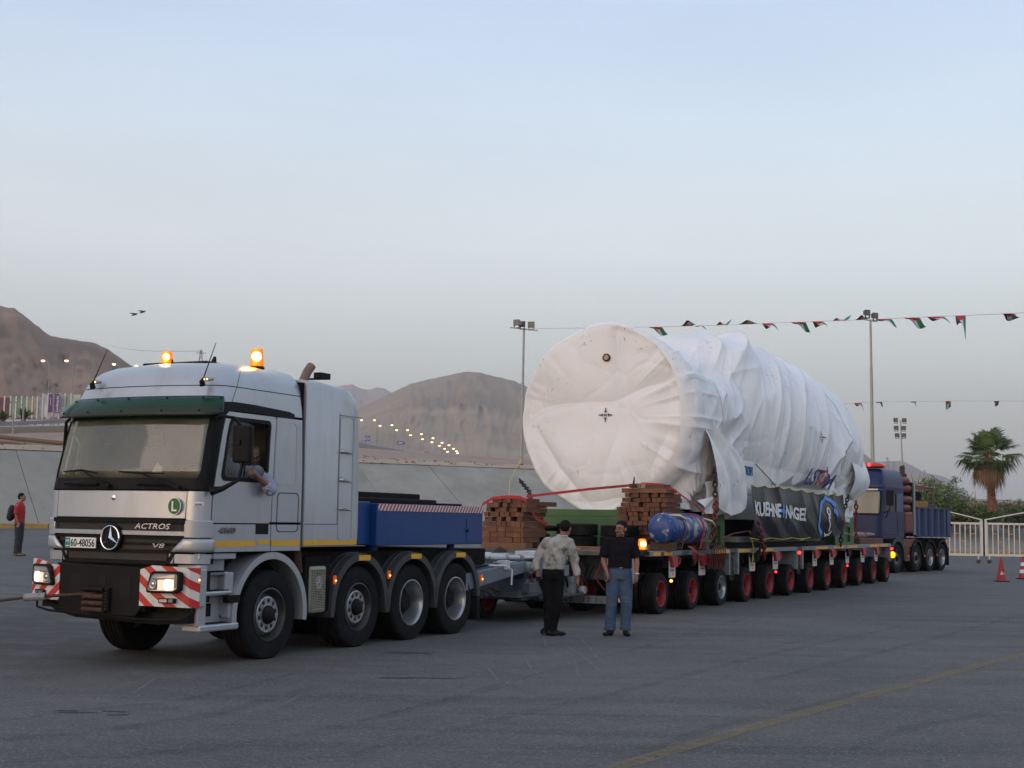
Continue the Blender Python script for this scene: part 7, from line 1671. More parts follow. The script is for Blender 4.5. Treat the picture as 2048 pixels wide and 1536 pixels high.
# ------------------------------------------------------------------ vegetation (right)
leafg=[M('leaf_dark',(.06,.10,.028),.7,0,1,.3),M('leaf_mid',(.10,.15,.04),.7,0,1,.3),M('leaf_light',(.15,.19,.05),.7,0,1,.3),M('leaf_dry',(.30,.19,.11),.8,0,1,.3)]
bark=M('palm_bark',(.16,.075,.05),.95,0,4,.4,12,.03)
def clump(mb,c,rx,ry,rz,n,s,rs,mats=(0,1,2)):
    for _ in range(n):
        while True:
            d=Vector((rs.uniform(-1,1),rs.uniform(-1,1),rs.uniform(-1,1)))
            if d.length<=1: break
        p=Vector((c[0]+d.x*rx,c[1]+d.y*ry,c[2]+d.z*rz)); a=Vector((rs.gauss(0,1),rs.gauss(0,1),rs.gauss(0,1))).normalized(); b=a.orthogonal().normalized(); k=s*rs.uniform(.5,1.3)
        mb.add([p-a*k,p+b*k*.35,p+a*k,p-b*k*.35],[(0,1,2,3)],rs.choice(mats))
def bush(c,rx,ry,rz,n,label,s=.16,mats=(0,0,1,1,2),group='bushes on the slope behind the gate',seed=1):
    rs=random.Random(seed); e=empty('bush',c,0,label,'bush',group); mb=MB()
    k=max(5,int(rx*3))
    for i in range(k):
        x=rs.uniform(-rx,rx); h=rz*(1-(x/rx)**2*.5)*rs.uniform(.6,1.1); clump(mb,(x,rs.uniform(-ry,ry),h*.5),rx/k*1.8+.3,ry*.6,h*.55,n//k,s,rs,mats)
    mb.build('foliage',leafg,e,recalc=False); mb=MB()
    for i in range(6): x=rs.uniform(-rx,rx)*.6; mb.tube([(x,0,-.3),(x+rs.uniform(-.2,.2),0,rz*.5),(x+rs.uniform(-.4,.4),0,rz*.9)],[.05,.03,.01],5)
    mb.build('stems',bark,e); return e
YB=93
def bb_(px,py,Y=YB): return at(px,py,Y)
specs=[(1850,1036,1.5,3.2,'tall dark green bush directly behind the blue truck box'),(1885,1040,1.8,2.7,'yellowish green bush left of the palm',),(1920,1042,1.8,2.2,'dark bush left below the palm'),(1950,1044,1.6,1.3,'low bush just left of the palm trunk'),(1985,1046,1.5,1.1,'small low bush at the foot of the palm'),(2025,1046,1.6,1.7,'dark green bush right of the palm trunk'),(2065,1048,2.0,1.9,'dark green bush at the right edge')]
for i,sp_ in enumerate(specs):
    px,py,rx,h,lb=sp_; c=bb_(px,py,YB-1+i*.3); bush(c,rx,1.2,h,int(900*rx),lb,mats=[(0,0,1,1,2),(1,2,2,1,3),(0,0,1,2),(0,1,1,2),(0,1,3,2),(0,0,1),(0,1,0)][i],seed=i)
# brush on embankment soil, one mass
rs=random.Random(9); mb=MB()
for i in range(110):
    px=rs.uniform(1835,2120); py=1046-rs.random()**1.3*30; c=at(px,py,rs.uniform(92,100)); clump(mb,c,.5,.4,.45,50,.13,rs,(0,1,2,3) if rs.random()<.4 else (0,0,1))
tag(mb.build('scrub',leafg,recalc=False),'low green and dry scrub covering the slope behind the gate','scrub',kind='stuff')
def sapling(px,py,pt,Y,label,seed,n=190):
    rs=random.Random(seed); b=at(px,py,Y); t=at(px+rs.uniform(-3,3),pt,Y); h=t.z-b.z; e=empty('young_tree',b,0,label,'tree','young trees behind the gate'); mb=MB(); mb2=MB()
    for k in range(9):
        z=h*(.4+.6*k/9); x=rs.uniform(-1.4,1.4)*(1-.4*k/9); mb.tube([(0,0,0 if k==0 else h*.3),(x*.4,rs.uniform(-.3,.3),z*.8),(x,rs.uniform(-.5,.5),z)],[.05,.03,.012],5); clump(mb2,(x,0,z),.42,.4,.25,n//9,.15,rs,(0,0,1))
    mb.build('trunk',bark,e); mb2.build('crown',leafg,e,recalc=False)
sapling(1893,1000,956,96,'young tree with sparse dark leaves, right of the truck exhaust',1); sapling(1838,990,960,97,'light green young tree behind the truck box',5,110)
# fan palm
def fan_palm(base,top_px,Y,label):
    rs=random.Random(12); b=at(*base,Y); t=at(*top_px,Y); H=(t.z-b.z); e=empty('palm_tree',b,0,label,'palm tree'); lean=t.x-b.x
    mb=MB(); pts=[(lean*(z),0,H*z) for z in np.linspace(0,1,14)]; mb.tube(pts,[.34,.30,.27,.25,.24,.23,.23,.22,.22,.22,.22,.21,.21,.20],16); tk_=mb.build('trunk',bark,e,smooth=True)
    mb=MB()
    for i in range(260):
        z=rs.random(); a=rs.uniform(0,2*pi); r=.23; p=Vector((lean*z+math.cos(a)*r,math.sin(a)*r,H*z)); o=Vector((math.cos(a),math.sin(a),.5))*rs.uniform(.08,.2); s=Vector((-math.sin(a),math.cos(a),0))*.05
        mb.add([p-s,p+s,p+o+s*.4,p+o-s*.4],[(0,1,2,3)])
    mb.build('leaf_bases',bark,tk_,recalc=False)
    top=Vector((lean,0,H)); 
    def frond(el,az,Lp,R_,mt,droop):
        mb=MB(); d=Vector((math.cos(az)*math.cos(el),math.sin(az)*math.cos(el),math.sin(el))); p0=top+Vector((0,0,rs.uniform(-.5,.1))); p1=p0+d*Lp-Vector((0,0,droop*.3)); mb.tube([p0,(p0+p1)/2+Vector((0,0,.1)),p1],[.035,.025,.015],5,m=mt if mt==3 else 1)
        side=d.cross(Vector((0,0,1))); side=side.normalized() if side.length>.1 else Vector((1,0,0)); upv=side.cross(d).normalized()
        n=26
        for k in range(n):
            a=-1.75+3.5*k/(n-1); dir_=(d*math.cos(a)+side*math.sin(a)).normalized(); Ls=R_*(1-.25*abs(a)/1.75)*rs.uniform(.9,1.08); w_=R_*.045
            q0=p1; q1=p1+dir_*Ls*.62+upv*.05; q2=p1+dir_*Ls-Vector((0,0,droop*rs.uniform(.5,1.1)*Ls)); s=dir_.cross(upv).normalized()
            mb.add([q0,q1-s*w_,q2,q1+s*w_],[(0,1,2,3)],mt)
            mb.add([q1-s*w_*.9,q1+s*w_*.9,q2],[(0,1,2)],mt)
        mb.build('frond',leafg,e,recalc=False)
    for i in range(22):
        frond(R(rs.uniform(5,80)),rs.uniform(0,2*pi),rs.uniform(.7,1.25),rs.uniform(.95,1.35),rs.choice([0,1,1,2,0]),rs.uniform(.1,.4))
    for i in range(12):
        frond(R(rs.uniform(-40,5)),2*pi*i/12+rs.uniform(-.15,.15),rs.uniform(.8,1.25),rs.uniform(.95,1.2),rs.choice([0,0,1]),rs.uniform(.5,.9))
    for i in range(22):
        frond(R(rs.uniform(-75,-25)),2*pi*i/22,rs.uniform(.45,.95),rs.uniform(.7,1.0),3,rs.uniform(.7,1.2))
fan_palm((1985,1022),(1977,905),88,'fan palm with shaggy brown skirt standing behind the gate')
# yucca like small thing + distant masts
def mast(px,py0,py1,Y,label,w_=.5,group='distant masts',lat_=True):
    b=at(px,py0,Y); t=at(px,py1,Y); h=t.z-b.z; e=empty('mast',b,0,label,'mast',group); mb=MB()
    for sx in (-1,1):
        mb.tube([(sx*w_,0,0),(sx*w_*.2,0,h)],w_*.16,4)
    for k in range(6): z=h*k/6; a=w_*(1-.8*k/6); mb.tube([(-a,0,z),(a*.85,0,z+h/6)],w_*.1,4)
    mb.tube([(-w_*1.6,0,h*.9),(w_*1.6,0,h*.9)],w_*.12,4); mb.build('lattice',M('mast_grey',(.2,.19,.19),.7) if 'mast_grey' not in bpy.data.materials else bpy.data.materials['mast_grey'],e)
mast(400,760,700,420,'small lattice mast behind the silver cab roof',.9); mast(1775,940,914,900,'thin far mast above the blue truck light bar',.9); mast(1788,945,922,1000,'second thin far mast, right of the light bar',.9); mast(1849,955,940,1100,'thin far mast right of the truck exhaust',.9)
A=at(210,689,900); B=at(400,702,420); mb=MB(); o=A; mb.tube([(A.lerp(B,t)-o)-Vector((0,0,8*math.sin(pi*t)*.2)) for t in np.linspace(0,1,16)],.06,4); c_=mb.build('power_line',M('wire',(.12,.11,.11),.7)); c_.location=o; tag(c_,'thin power line between the left mountain and the lattice mast','wire')
# birds
def bird(px,py,Y,label,s=.26,tl_=0):
    p=at(px,py,Y); e=empty('bird',p,0,label,'bird','two birds flying'); mb=MB(); mb.tube([(-.16*s/.26,0,-.02),(-.05,0,0),(.08,0,0),(.16*s/.26,0,.02)],[.01,.04,.04,.012],6); mb.build('body',M('bird_dark',(.08,.08,.09),.8) if 'bird_dark' not in bpy.data.materials else bpy.data.materials['bird_dark'],e)
    for sg in (-1,1):
        mb=MB(); mb.add([(.06,0,.02),(-.06,0,.02),(-.14,sg*.24,.09+.04*sg),(.0,sg*.14,.08+.02*sg)],[(0,1,2,3)]); mb.build('wing',bpy.data.materials['bird_dark'],e)
    e.rotation_euler=(0,R(-20),R(35))
bird(269,629,62,'left one of the two birds flying above the cab'); bird(285,624,62,'right one of the two birds flying above the cab')
# ------------------------------------------------------------------ far left: hoarding, wall, guard rail, palms
hb=empty('hoarding',(0,0,0),0,'row of coloured advertising panels between white posts on the far left','hoarding'); HY=150
pc=[(.30,.34,.30),(.17,.08,.09),(.16,.07,.09),(.15,.06,.075),(.13,.055,.065),(.22,.30,.22),(.19,.27,.19),(.20,.28,.18),(.30,.27,.17),(.33,.28,.19),(.25,.27,.33),(.42,.43,.46),(.12,.05,.20),(.43,.43,.46),(.37,.40,.42),(.30,.36,.24),(.33,.38,.30)]
px=-95
ed=[-95,-60,-30,-12,10,22,33,44,55,66,76,87,97,101,120,131,143,160]
for i in range(len(ed)-1):
    x0,x1=ed[i],ed[i+1]; tall=i>=11
    yt=795 if not tall else 789; a=at(x0,yt,HY); b=at(x1,834,HY); ppos=MB(); ppos.box(a.x+.08,b.x-.02,HY-.03,HY+.03,b.z,a.z)
    m=M('panel_print_%d'%i,pc[i],.7,0,.6,.35,dirt=[min(1,c*1.8+.05) for c in pc[i]],ds=.55,dt=.56); ppos.build('panel',m,hb)
    mb=MB(); mb.box(a.x-.07,a.x+.07,HY-.1,HY-.04,b.z-.2,a.z+.15); mb.build('post',whitep,hb)
# purple banners flanking the lamp post
pm=M('purple_print',(.10,.035,.16),.6)
for (x0,x1,y0,y1) in ((97.5,105,788,825),(109.5,118,788,826)):
    a=at(x0,y0,HY-1); b=at(x1,y1,HY-1); mb=MB(); mb.box(a.x,b.x,HY-1.02,HY-.98,b.z,a.z); o=mb.build('purple_banner',pm); 
    tag(o,['purple banner with a white curl, left of the lamp post on the far left','purple banner reading Landmarks, right of the lamp post on the far left'][int(x0>105)],'banner','purple banners')
    if x0>105: text('Landmarks','banner_lettering',o,white,(b.x-.09,HY-1.03,b.z+.12),(0,0,1),(-1,0,0),1.72,.30,.01)
    else:
        mb=MB(); cx=(a.x+b.x)/2; mb.tube([(cx-.1,HY-1.03,a.z-.35),(cx+.02,HY-1.03,a.z-.6),(cx-.05,HY-1.03,a.z-.95),(cx+.08,HY-1.03,a.z-1.2)],.02,4); mb.build('white_curl',white,o)
a=at(-120,836,140); b=at(330,856,140); mb=MB(); mb.box(a.x,b.x,140,140.3,b.z-1,a.z); tag(mb.build('retaining_wall',M('wall_white',(.42,.42,.43),.9,0,1,.1),None),'long low white wall below the coloured panels','wall')
gr_=empty('guard_rail',(0,0,0),0,'steel guard rail along the road on the far left','guard rail')
P=[at(-100,856,110),at(0,852,112),(at(150,845,122)),at(330,842,150)]
mb=MB()
for k in range(len(P)-1):
    pa,pb=P[k],P[k+1]; mb.add([pa,pb,pb+Vector((0,0,.32)),pa+Vector((0,0,.32))],[(0,1,2,3)])
mb.build('rail',M('rail_grey',(.25,.26,.27),.5,.4),gr_,solid=.05)
for i in range(30):
    t=i/29*3; k=min(2,int(t)); p=P[k].lerp(P[k+1],t-k); mb=MB(); mb.box(p.x-.05,p.x+.05,p.y+.03,p.y+.13,p.z-.9,p.z+.3); mb.build('post',M('rp',(.2,.2,.2),.6) if i==0 else bpy.data.materials['rp'],gr_)
a=at(-120,862,108); b=at(330,880,108); mb=MB(); mb.hexa([(at(-120,900,108).x,104,at(-120,880,104).z-1),(at(330,900,112).x,112,at(330,885,112).z-1),(at(330,900,112).x,118,at(330,885,112).z-1),(at(-120,900,108).x,110,at(-120,880,104).z-1)],[at(-120,856,104),at(330,848,112),at(330,846,118),at(-120,855,110)]); tag(mb.build('road_kerb_wall',conc2,None),'grey concrete edge wall of the road above the slope on the far left','wall')
def date_palm(px,pb,pt,Y,label,seed):
    rs=random.Random(seed); b=at(px,pb,Y); t=at(px,pt,Y); H=(t.z-b.z); e=empty('palm_tree',b,0,label,'palm tree','small palms before the coloured panels'); mb=MB(); mb.tube([(0,0,0),(0,0,H*.35)],[.28,.2],8); mb.build('trunk',bark,e); mb=MB()
    for i in range(26):
        az=rs.uniform(0,2*pi); el=rs.uniform(.5,1.45); L=H*.72*rs.uniform(.8,1.05); d=Vector((math.cos(az)*math.cos(el),math.sin(az)*math.cos(el),math.sin(el))); prev=Vector((0,0,H*.32))
        pts=[prev+d*L*t_-Vector((0,0,L*.28*t_*t_)) for t_ in np.linspace(0,1,7)]
        for k in range(6):
            q=pts[k];q2=pts[k+1]; s=d.cross(Vector((0,0,1))).normalized()
            for sg in (-1,1): mb.add([q,q2,q2+s*sg*.28*(1-k/7)-Vector((0,0,.15)),q+s*sg*.22*(1-k/8)-Vector((0,0,.08))],[(0,1,2,3)],rs.choice([0,1]))
    mb.build('crown',leafg,e,recalc=False)
date_palm(5,851,812,125,'small palm at the left edge before the maroon panels',1); date_palm(46,850,806,125,'small palm before the green panels on the far left',2)
# street lamps
sod=emit('sodium_lamp',(1,.52,.2),3.2)
def street_lamp(px,py,Y,hb_,label,group,r=.22,arm=1.2,f=1):
    p=at(px,py,Y); e=empty('street_lamp',(p.x,p.y,p.z-hb_),0,label,'street lamp',group); k=Y/400
    mb=MB(); mb.tube([(arm,0,0),(arm,0,hb_*.9),(arm*.6,0,hb_*.99),(0,0,hb_+.1)],[.10,.07,.05,.05],6); mb.build('pole',M('lamp_pole_grey',(.25,.24,.23),.6) if 'lamp_pole_grey' not in bpy.data.materials else bpy.data.materials['lamp_pole_grey'],e)
    mb=MB(); mb.lathe((0,0,hb_),(0,0,-1),[(-.1*r,r*.8),(0,r),(r*.5,r*.7),(r*.7,.001)],10); mb.build('lit_head',sod,e,smooth=True); return e
L1=[(723,840,758),(749,840,758),(760,851,830),(784,850,830),(793,860,930),(815,860,930),(821,870,1080),(843,868,1080),(845,878,1300),(866,876,1300),(864,884,1550),(884,885,1550),(879,891,1800),(898,890,1800),(889,897,2100),(907,897,2100),(895,903,2500),(913,902,2500),(902,910,2900),(915,906,2900),(899,908,3100),(918,914,3300),(899,916,3500),(915,917,3500)]
for i,(x,y,Y) in enumerate(L1):
    Yd=Y*.42; ORD=['first','second','third','fourth','fifth','sixth','seventh','eighth','ninth','tenth','eleventh','twelfth']
    street_lamp(x,y,Yd,5.0 if i<8 else 3,'%s lit lamp counted from the left in the %s row along the distant sloping road'%(ORD[i//2],'upper' if i%2 else 'lower'),'lit lamps along the distant sloping road',r=.0009*Yd,arm=.8 if i%2 else -.8)
for x,y,Y,lb in ((761,906,150,'bright low lamp above the slope, left of its neighbour, behind the blue box'),(835,916,150,'bright low lamp above the slope, right of its neighbour, behind the blue box'),(86,721,240,'leftmost of the four lit lamps before the left mountain'),(133,721,240,'second from left of the four lit lamps before the left mountain'),(228,728,260,'third from left of the four lit lamps before the left mountain'),(273,731,280,'rightmost lit lamp before the left mountain, just above the cab roof')):
    street_lamp(x,y,Y,10 if y<800 else 1.6,lb,'larger lit lamps',r=.28 if Y<200 else .36,arm=1.2)
sod_=sod; sod=lampg; street_lamp(20,805,120,3.2,'curved grey lamp post with its lamp off at the far left edge','lamp posts on the far left',r=.08); sod=sod_ 
def post(px,pb,pt,Y,label):
    b=at(px,pb,Y); t=at(px,pt,Y); e=empty('lamp_post',b,0,label,'lamp post','lamp posts on the far left'); mb=MB(); mb.tube([(0,0,0),tuple(t-b)],[.1,.06],8); mb.build('pole',bpy.data.materials['lamp_pole_grey'],e)
post(107,850,775,130,'straight grey post standing between the two purple banners'); post(26,875,826,104,'short grey post near the left edge above the slope')
# far road with rail + blue signs
mb=MB(); rd=[(700,884,300),(735,893,330),(803,904,380),(860,914,450),(917,922,560),(960,926,640),(1040,933,800)]
P=[at(x,y-3,Y) for x,y,Y in rd]; 
for a,b in zip(P[:-1],P[1:]): mb.add([a-Vector((0,0,1.2)),b-Vector((0,0,1.2)),b+Vector((0,0,.1)),a+Vector((0,0,.1))],[(0,1,2,3)])
fr2=mb.build('road_barrier',M('barrier_grey',(.28,.28,.28),.8),None,solid=.2); tag(fr2,'pale barrier of the distant road descending to the right below the mountain','guard rail')
sb=M('road_sign_blue',(.02,.08,.30),.5)
def sign(px,py,w_,h_,Y,label,arrow=False,c=sb,posts=2):
    p=at(px,py,Y); k=Y/FP; W=w_*k;H=h_*k; e=empty('road_sign',(p.x,p.y,p.z-H-1.5),0,label,'road sign','blue road signs by the distant road'); z0=H*.5+1.5; mb=MB()
    if arrow: mb.prism([(-W/2,z0),(W*.4,z0),(W*.5,z0+H/2),(W*.4,z0+H),(-W/2,z0+H)],lambda x,y,h:(x,h,y),-.05,.05)
    else: mb.box(-W/2,W/2,-.05,.05,z0,z0+H)
    b=mb.build('panel',c,e); mb=MB(); mb.box(-W*.35,W*.3,-.07,-.055,z0+H*.55,z0+H*.68); mb.box(-W*.35,W*.15,-.07,-.055,z0+H*.25,z0+H*.38); mb.build('white_lines',white,b)
    for sx in ((-.25,.25) if posts==2 else (0,)): mb=MB(); mb.box(W*sx-.06,W*sx+.06,.06,.16,0,z0+H*.5); mb.build('post',bpy.data.materials['lamp_pole_grey'],e)
sign(802,886,17,6,330,'blue arrow shaped road sign on two posts below the mountain',True); sign(732,877,4.5,10,300,'left one of the two narrow blue signs at the truck edge',posts=1); sign(738,877,4.5,10,300,'right one of the two narrow blue signs at the truck edge',posts=1)
sign(853,905,7,4,420,'small reddish sign far down the sloping road',c=M('sign_red',(.2,.06,.07),.6)); sign(860,908,4,3,430,'tiny blue sign next to the small reddish sign',posts=1)
# ------------------------------------------------------------------ PEOPLE
skin=M('skin_tan',(.26,.12,.075),.55,0,9,.1); skin2=M('skin_dark',(.17,.08,.055),.55,0,9,.1); hairm=M('hair_black',(.010,.009,.009),.8,0,60,.3,120,.004,spec=.1)
whiteeye=M('eye',(.35,.33,.3),.3)
def fuse(name,build,mat_,parent,vox=.011,sm_=6,wr=None,mats=None):
    mb=MB(); build(mb); me=mb.mesh('t',mat_); o=bpy.data.objects.new('t',me); COL.objects.link(o)
    r=o.modifiers.new('r','REMESH'); r.mode='VOXEL'; r.voxel_size=vox; r.use_smooth_shade=True
    s=o.modifiers.new('s','SMOOTH'); s.iterations=sm_; s.factor=.5
    dg=bpy.context.evaluated_depsgraph_get(); dg.update(); ev=o.evaluated_get(dg); m2=bpy.data.meshes.new_from_object(ev)
    bpy.data.objects.remove(o)
    if wr:
        n=len(m2.vertices); co=np.empty(n*3); m2.vertices.foreach_get('co',co); co=co.reshape(-1,3); no=np.empty(n*3); m2.vertex_normals.foreach_get('vector',no); no=no.reshape(-1,3)
        d=np.array([wr(c) for c in co]); co+=no*d[:,None]; m2.vertices.foreach_set('co',co.ravel()); m2.update()
    m2.materials.clear(); m2.materials.append(mat_); m2.polygons.foreach_set('use_smooth',[True]*len(m2.polygons)); m2.name=name
    q=bpy.data.objects.new(name,m2); COL.objects.link(q)
    if parent:q.parent=parent
    return q
def ball(mb,c,rx,ry,rz,seg=14):
    mb.lathe((0,0,0),(0,0,1),[(math.sin(-pi/2+pi*k/10),math.cos(-pi/2+pi*k/10)) for k in range(11)],seg) if False else None
    vs=[];n=12
    for i in range(n+1):
        a=-pi/2+pi*i/n
        for k in range(seg): b=2*pi*k/seg; vs.append((c[0]+rx*math.cos(a)*math.cos(b),c[1]+ry*math.cos(a)*math.sin(b),c[2]+rz*math.sin(a)))
    fs=[(i*seg+k,i*seg+(k+1)%seg,(i+1)*seg+(k+1)%seg,(i+1)*seg+k) for i in range(n) for k in range(seg)]; mb.add(vs,fs)
def limb(mb,pts,rs_,seg=14):
    # densify for round ends
    mb.tube(pts,rs_,seg); ball(mb,pts[0],rs_[0],rs_[0],rs_[0],10); ball(mb,pts[-1],rs_[-1],rs_[-1],rs_[-1],10)
def hand(mb,w,d,side,curl=.5,s=1.):
    """w wrist, d direction of hand, side= thumb direction"""
    w=Vector(w); d=Vector(d).normalized(); t=Vector(side); t=(t-d*t.dot(d)).normalized(); n=d.cross(t)
    limb(mb,[w,w+d*.05*s,w+d*.085*s],[.026*s,.032*s,.030*s]); 
    for sg in (-1,1): limb(mb,[w+d*.02*s,w+d*.085*s+t*.02*sg*s],[.02*s,.017*s],8)
    for k,(o,L_) in enumerate(((.030,.075),(.010,.085),(-.011,.078),(-.030,.06))):
        b=w+d*.085*s+t*o*s; m_=b+(d*math.cos(curl)+n*math.sin(curl))*L_*.5*s; e=m_+(d*math.cos(curl*2.1)+n*math.sin(curl*2.1))*L_*.5*s; limb(mb,[b,m_,e],[.0105*s,.0095*s,.008*s],8)
    b=w+d*.03*s+t*.028*s; limb(mb,[b,b+(d*.6+t*.7)*.035*s,b+(d*.9+t*.45+n*.3)*.07*s],[.013*s,.012*s,.009*s],8)
def head(parent,c,yaw,pitch,sk,hair='short',roll=0,s=1.,beard=False,name='body',extra=None):
    """returns transform function; builds head in local axes: x right of face?, -y = face direction"""
    Rm=Matrix.Rotation(yaw,3,'Z')@Matrix.Rotation(pitch,3,'X')@Matrix.Rotation(roll,3,'Y'); c=Vector(c)
    return lambda p:c+Rm@(Vector(p)*s)
def headgeo(mb,T):
    def B(c,rx,ry,rz,seg=16):
        n=12;vs=[]
        for i in range(n+1):
            a=-pi/2+pi*i/n
            for k in range(seg): b=2*pi*k/seg; vs.append(T((c[0]+rx*math.cos(a)*math.cos(b),c[1]+ry*math.cos(a)*math.sin(b),c[2]+rz*math.sin(a))))
        mb.add(vs,[(i*seg+k,i*seg+(k+1)%seg,(i+1)*seg+(k+1)%seg,(i+1)*seg+k) for i in range(n) for k in range(seg)])
    B((0,.012,.03),.074,.092,.088); B((0,-.022,-.045),.056,.062,.062); B((0,-.055,-.085),.028,.026,.024); B((0,-.068,.018),.052,.024,.014)
    B((0,-.098,-.022),.013,.018,.017,10); B((0,-.088,.0),.009,.016,.026,10); B((0,-.083,-.058),.024,.012,.008,10); B((0,-.082,-.068),.021,.011,.008,10)
    for s in (-1,1): B((s*.042,-.058,-.025),.024,.024,.022,10); B((s*.078,.012,-.005),.012,.024,.034,10); B((s*.05,-.02,-.07),.018,.035,.02,10)
def facebits(parent,T,beard=None,mous=True):
    for s in (-1,1):
        mb=MB(); 
        def B(c,rx,ry,rz,seg=10,mb=mb):
            n=8;vs=[]
            for i in range(n+1):
                a=-pi/2+pi*i/n
                for k in range(seg): b=2*pi*k/seg; vs.append(T((c[0]+rx*math.cos(a)*math.cos(b),c[1]+ry*math.cos(a)*math.sin(b),c[2]+rz*math.sin(a))))
            mb.add(vs,[(i*seg+k,i*seg+(k+1)%seg,(i+1)*seg+(k+1)%seg,(i+1)*seg+k) for i in range(n) for k in range(seg)])
        B((s*.032,-.078,.002),.0135,.010,.008); e=mb.build('eye',whiteeye,parent,smooth='all'); mb2=MB(); 
        vs=[];
        B2=MB(); n=8; seg=8
        for i in range(n+1):
            a=-pi/2+pi*i/n
            for k in range(seg): b=2*pi*k/seg; vs.append(T((s*.032+.007*math.cos(a)*math.cos(b),-.086+.005*math.cos(a)*math.sin(b),.002+.007*math.sin(a))))
        B2.add(vs,[(i*seg+k,i*seg+(k+1)%seg,(i+1)*seg+(k+1)%seg,(i+1)*seg+k) for i in range(n) for k in range(seg)]); B2.build('iris',hairm,e)
        m3=MB(); m3.tube([T((s*.012,-.094,.020)),T((s*.034,-.092,.026)),T((s*.055,-.072,.019))],[.005,.006,.003],6); m3.build('eyebrow',hairm,parent)
    if beard:
        m3=MB(); m3.tube([T((-.028,-.086,-.048)),T((0,-.098,-.044)),T((.028,-.086,-.048))],[.004,.0065,.004],6); m3.build('moustache',hairm,parent)
def hairgeo(parent,T,bald=False):
    def b(mb):
        def B(c,rx,ry,rz,seg=16):
            n=10;vs=[]
            for i in range(n+1):
                a=-pi/2+pi*i/n
                for k in range(seg): bb=2*pi*k/seg; vs.append(T((c[0]+rx*math.cos(a)*math.cos(bb),c[1]+ry*math.cos(a)*math.sin(bb),c[2]+rz*math.sin(a))))
            mb.add(vs,[(i*seg+k,i*seg+(k+1)%seg,(i+1)*seg+(k+1)%seg,(i+1)*seg+k) for i in range(n) for k in range(seg)])
        if not bald: B((0,.020,.062),.079,.090,.070); B((0,.050,.02),.078,.066,.075)
        else: B((0,.062,.01),.076,.050,.062)
        for s in (-1,1): B((s*.062,.018,.028),.020,.045,.045)
    return fuse('hair',b,hairm,parent,.009,3,wr=lambda c:.004*noise.noise(Vector(c)*60))
def torso(mb,secs,seg=20,yaw=0.):
    """secs: (center, halfwidth, halfdepth, yaw)"""
    vs=[]
    for c,a,b,yw in secs:
        for k in range(seg):
            t=2*pi*k/seg; x=a*math.copysign(abs(math.cos(t))**.85,math.cos(t)); y=b*math.copysign(abs(math.sin(t))**.9,math.sin(t)); vs.append((c[0]+x*math.cos(yw)-y*math.sin(yw),c[1]+x*math.sin(yw)+y*math.cos(yw),c[2]))
    n=len(secs); fs=[(i*seg+k,i*seg+(k+1)%seg,(i+1)*seg+(k+1)%seg,(i+1)*seg+k) for i in range(n-1) for k in range(seg)]+[tuple(range(seg))[::-1],tuple(range((n-1)*seg,n*seg))]
    mb.add(vs,fs)
def shoe(parent,c,yaw,mat_,L_=.27,name='shoe'):
    def b(mb):
        R2=Matrix.Rotation(yaw,3,'Z'); 
        for (x,y,z,rx,ry,rz) in ((0,.06,.05,.042,.06,.055),(0,-.02,.045,.045,.07,.042),(0,-.10,.035,.047,.075,.032),(0,.04,.08,.04,.045,.05)):
            vs=[];seg=12;n=8
            for i in range(n+1):
                a=-pi/2+pi*i/n
                for k in range(seg):
                    t=2*pi*k/seg; p=R2@Vector((x+rx*math.cos(a)*math.cos(t),y+ry*math.cos(a)*math.sin(t),max(.0,z+rz*math.sin(a)))); vs.append((c[0]+p.x,c[1]+p.y,c[2]+p.z))
            mb.add(vs,[(i*seg+k,i*seg+(k+1)%seg,(i+1)*seg+(k+1)%seg,(i+1)*seg+k) for i in range(n) for k in range(seg)])
    return fuse(name,b,mat_,parent,.009,3)
def wrk(sc_,amp,st=(1,1,1)): return lambda c:amp*(noise.noise(Vector((c[0]*sc_*st[0],c[1]*sc_*st[1],c[2]*sc_*st[2])))+.5*noise.noise(Vector((c[0]*sc_*2.2*st[0],c[1]*sc_*2.2,c[2]*sc_*2.2*st[2]+5))))
denim=M('denim_blue',(.050,.088,.150),.85,0,5,.25,200,.001,dirt=(.085,.10,.12),ds=4,dt=.5,spec=.2)
blackcloth=M('black_trousers',(.008,.008,.009),.85,0,5,.2,spec=.08); blacktee=M('black_tshirt',(.010,.009,.012),.9,0,5,.2,spec=.08)
stain=M('stained_shirt',(.36,.35,.32),.9,0,3,.15,dirt=(.075,.068,.055),ds=4.5,dt=.52,spec=.2)
redshirt=M('red_polo',(.36,.018,.022),.85,0,5,.1); darktr=M('dark_trousers',(.022,.024,.032),.85); shoem=M('shoe_black',(.010,.009,.009),.5,spec=.2); shoeb=M('shoe_brown',(.16,.10,.06),.7)
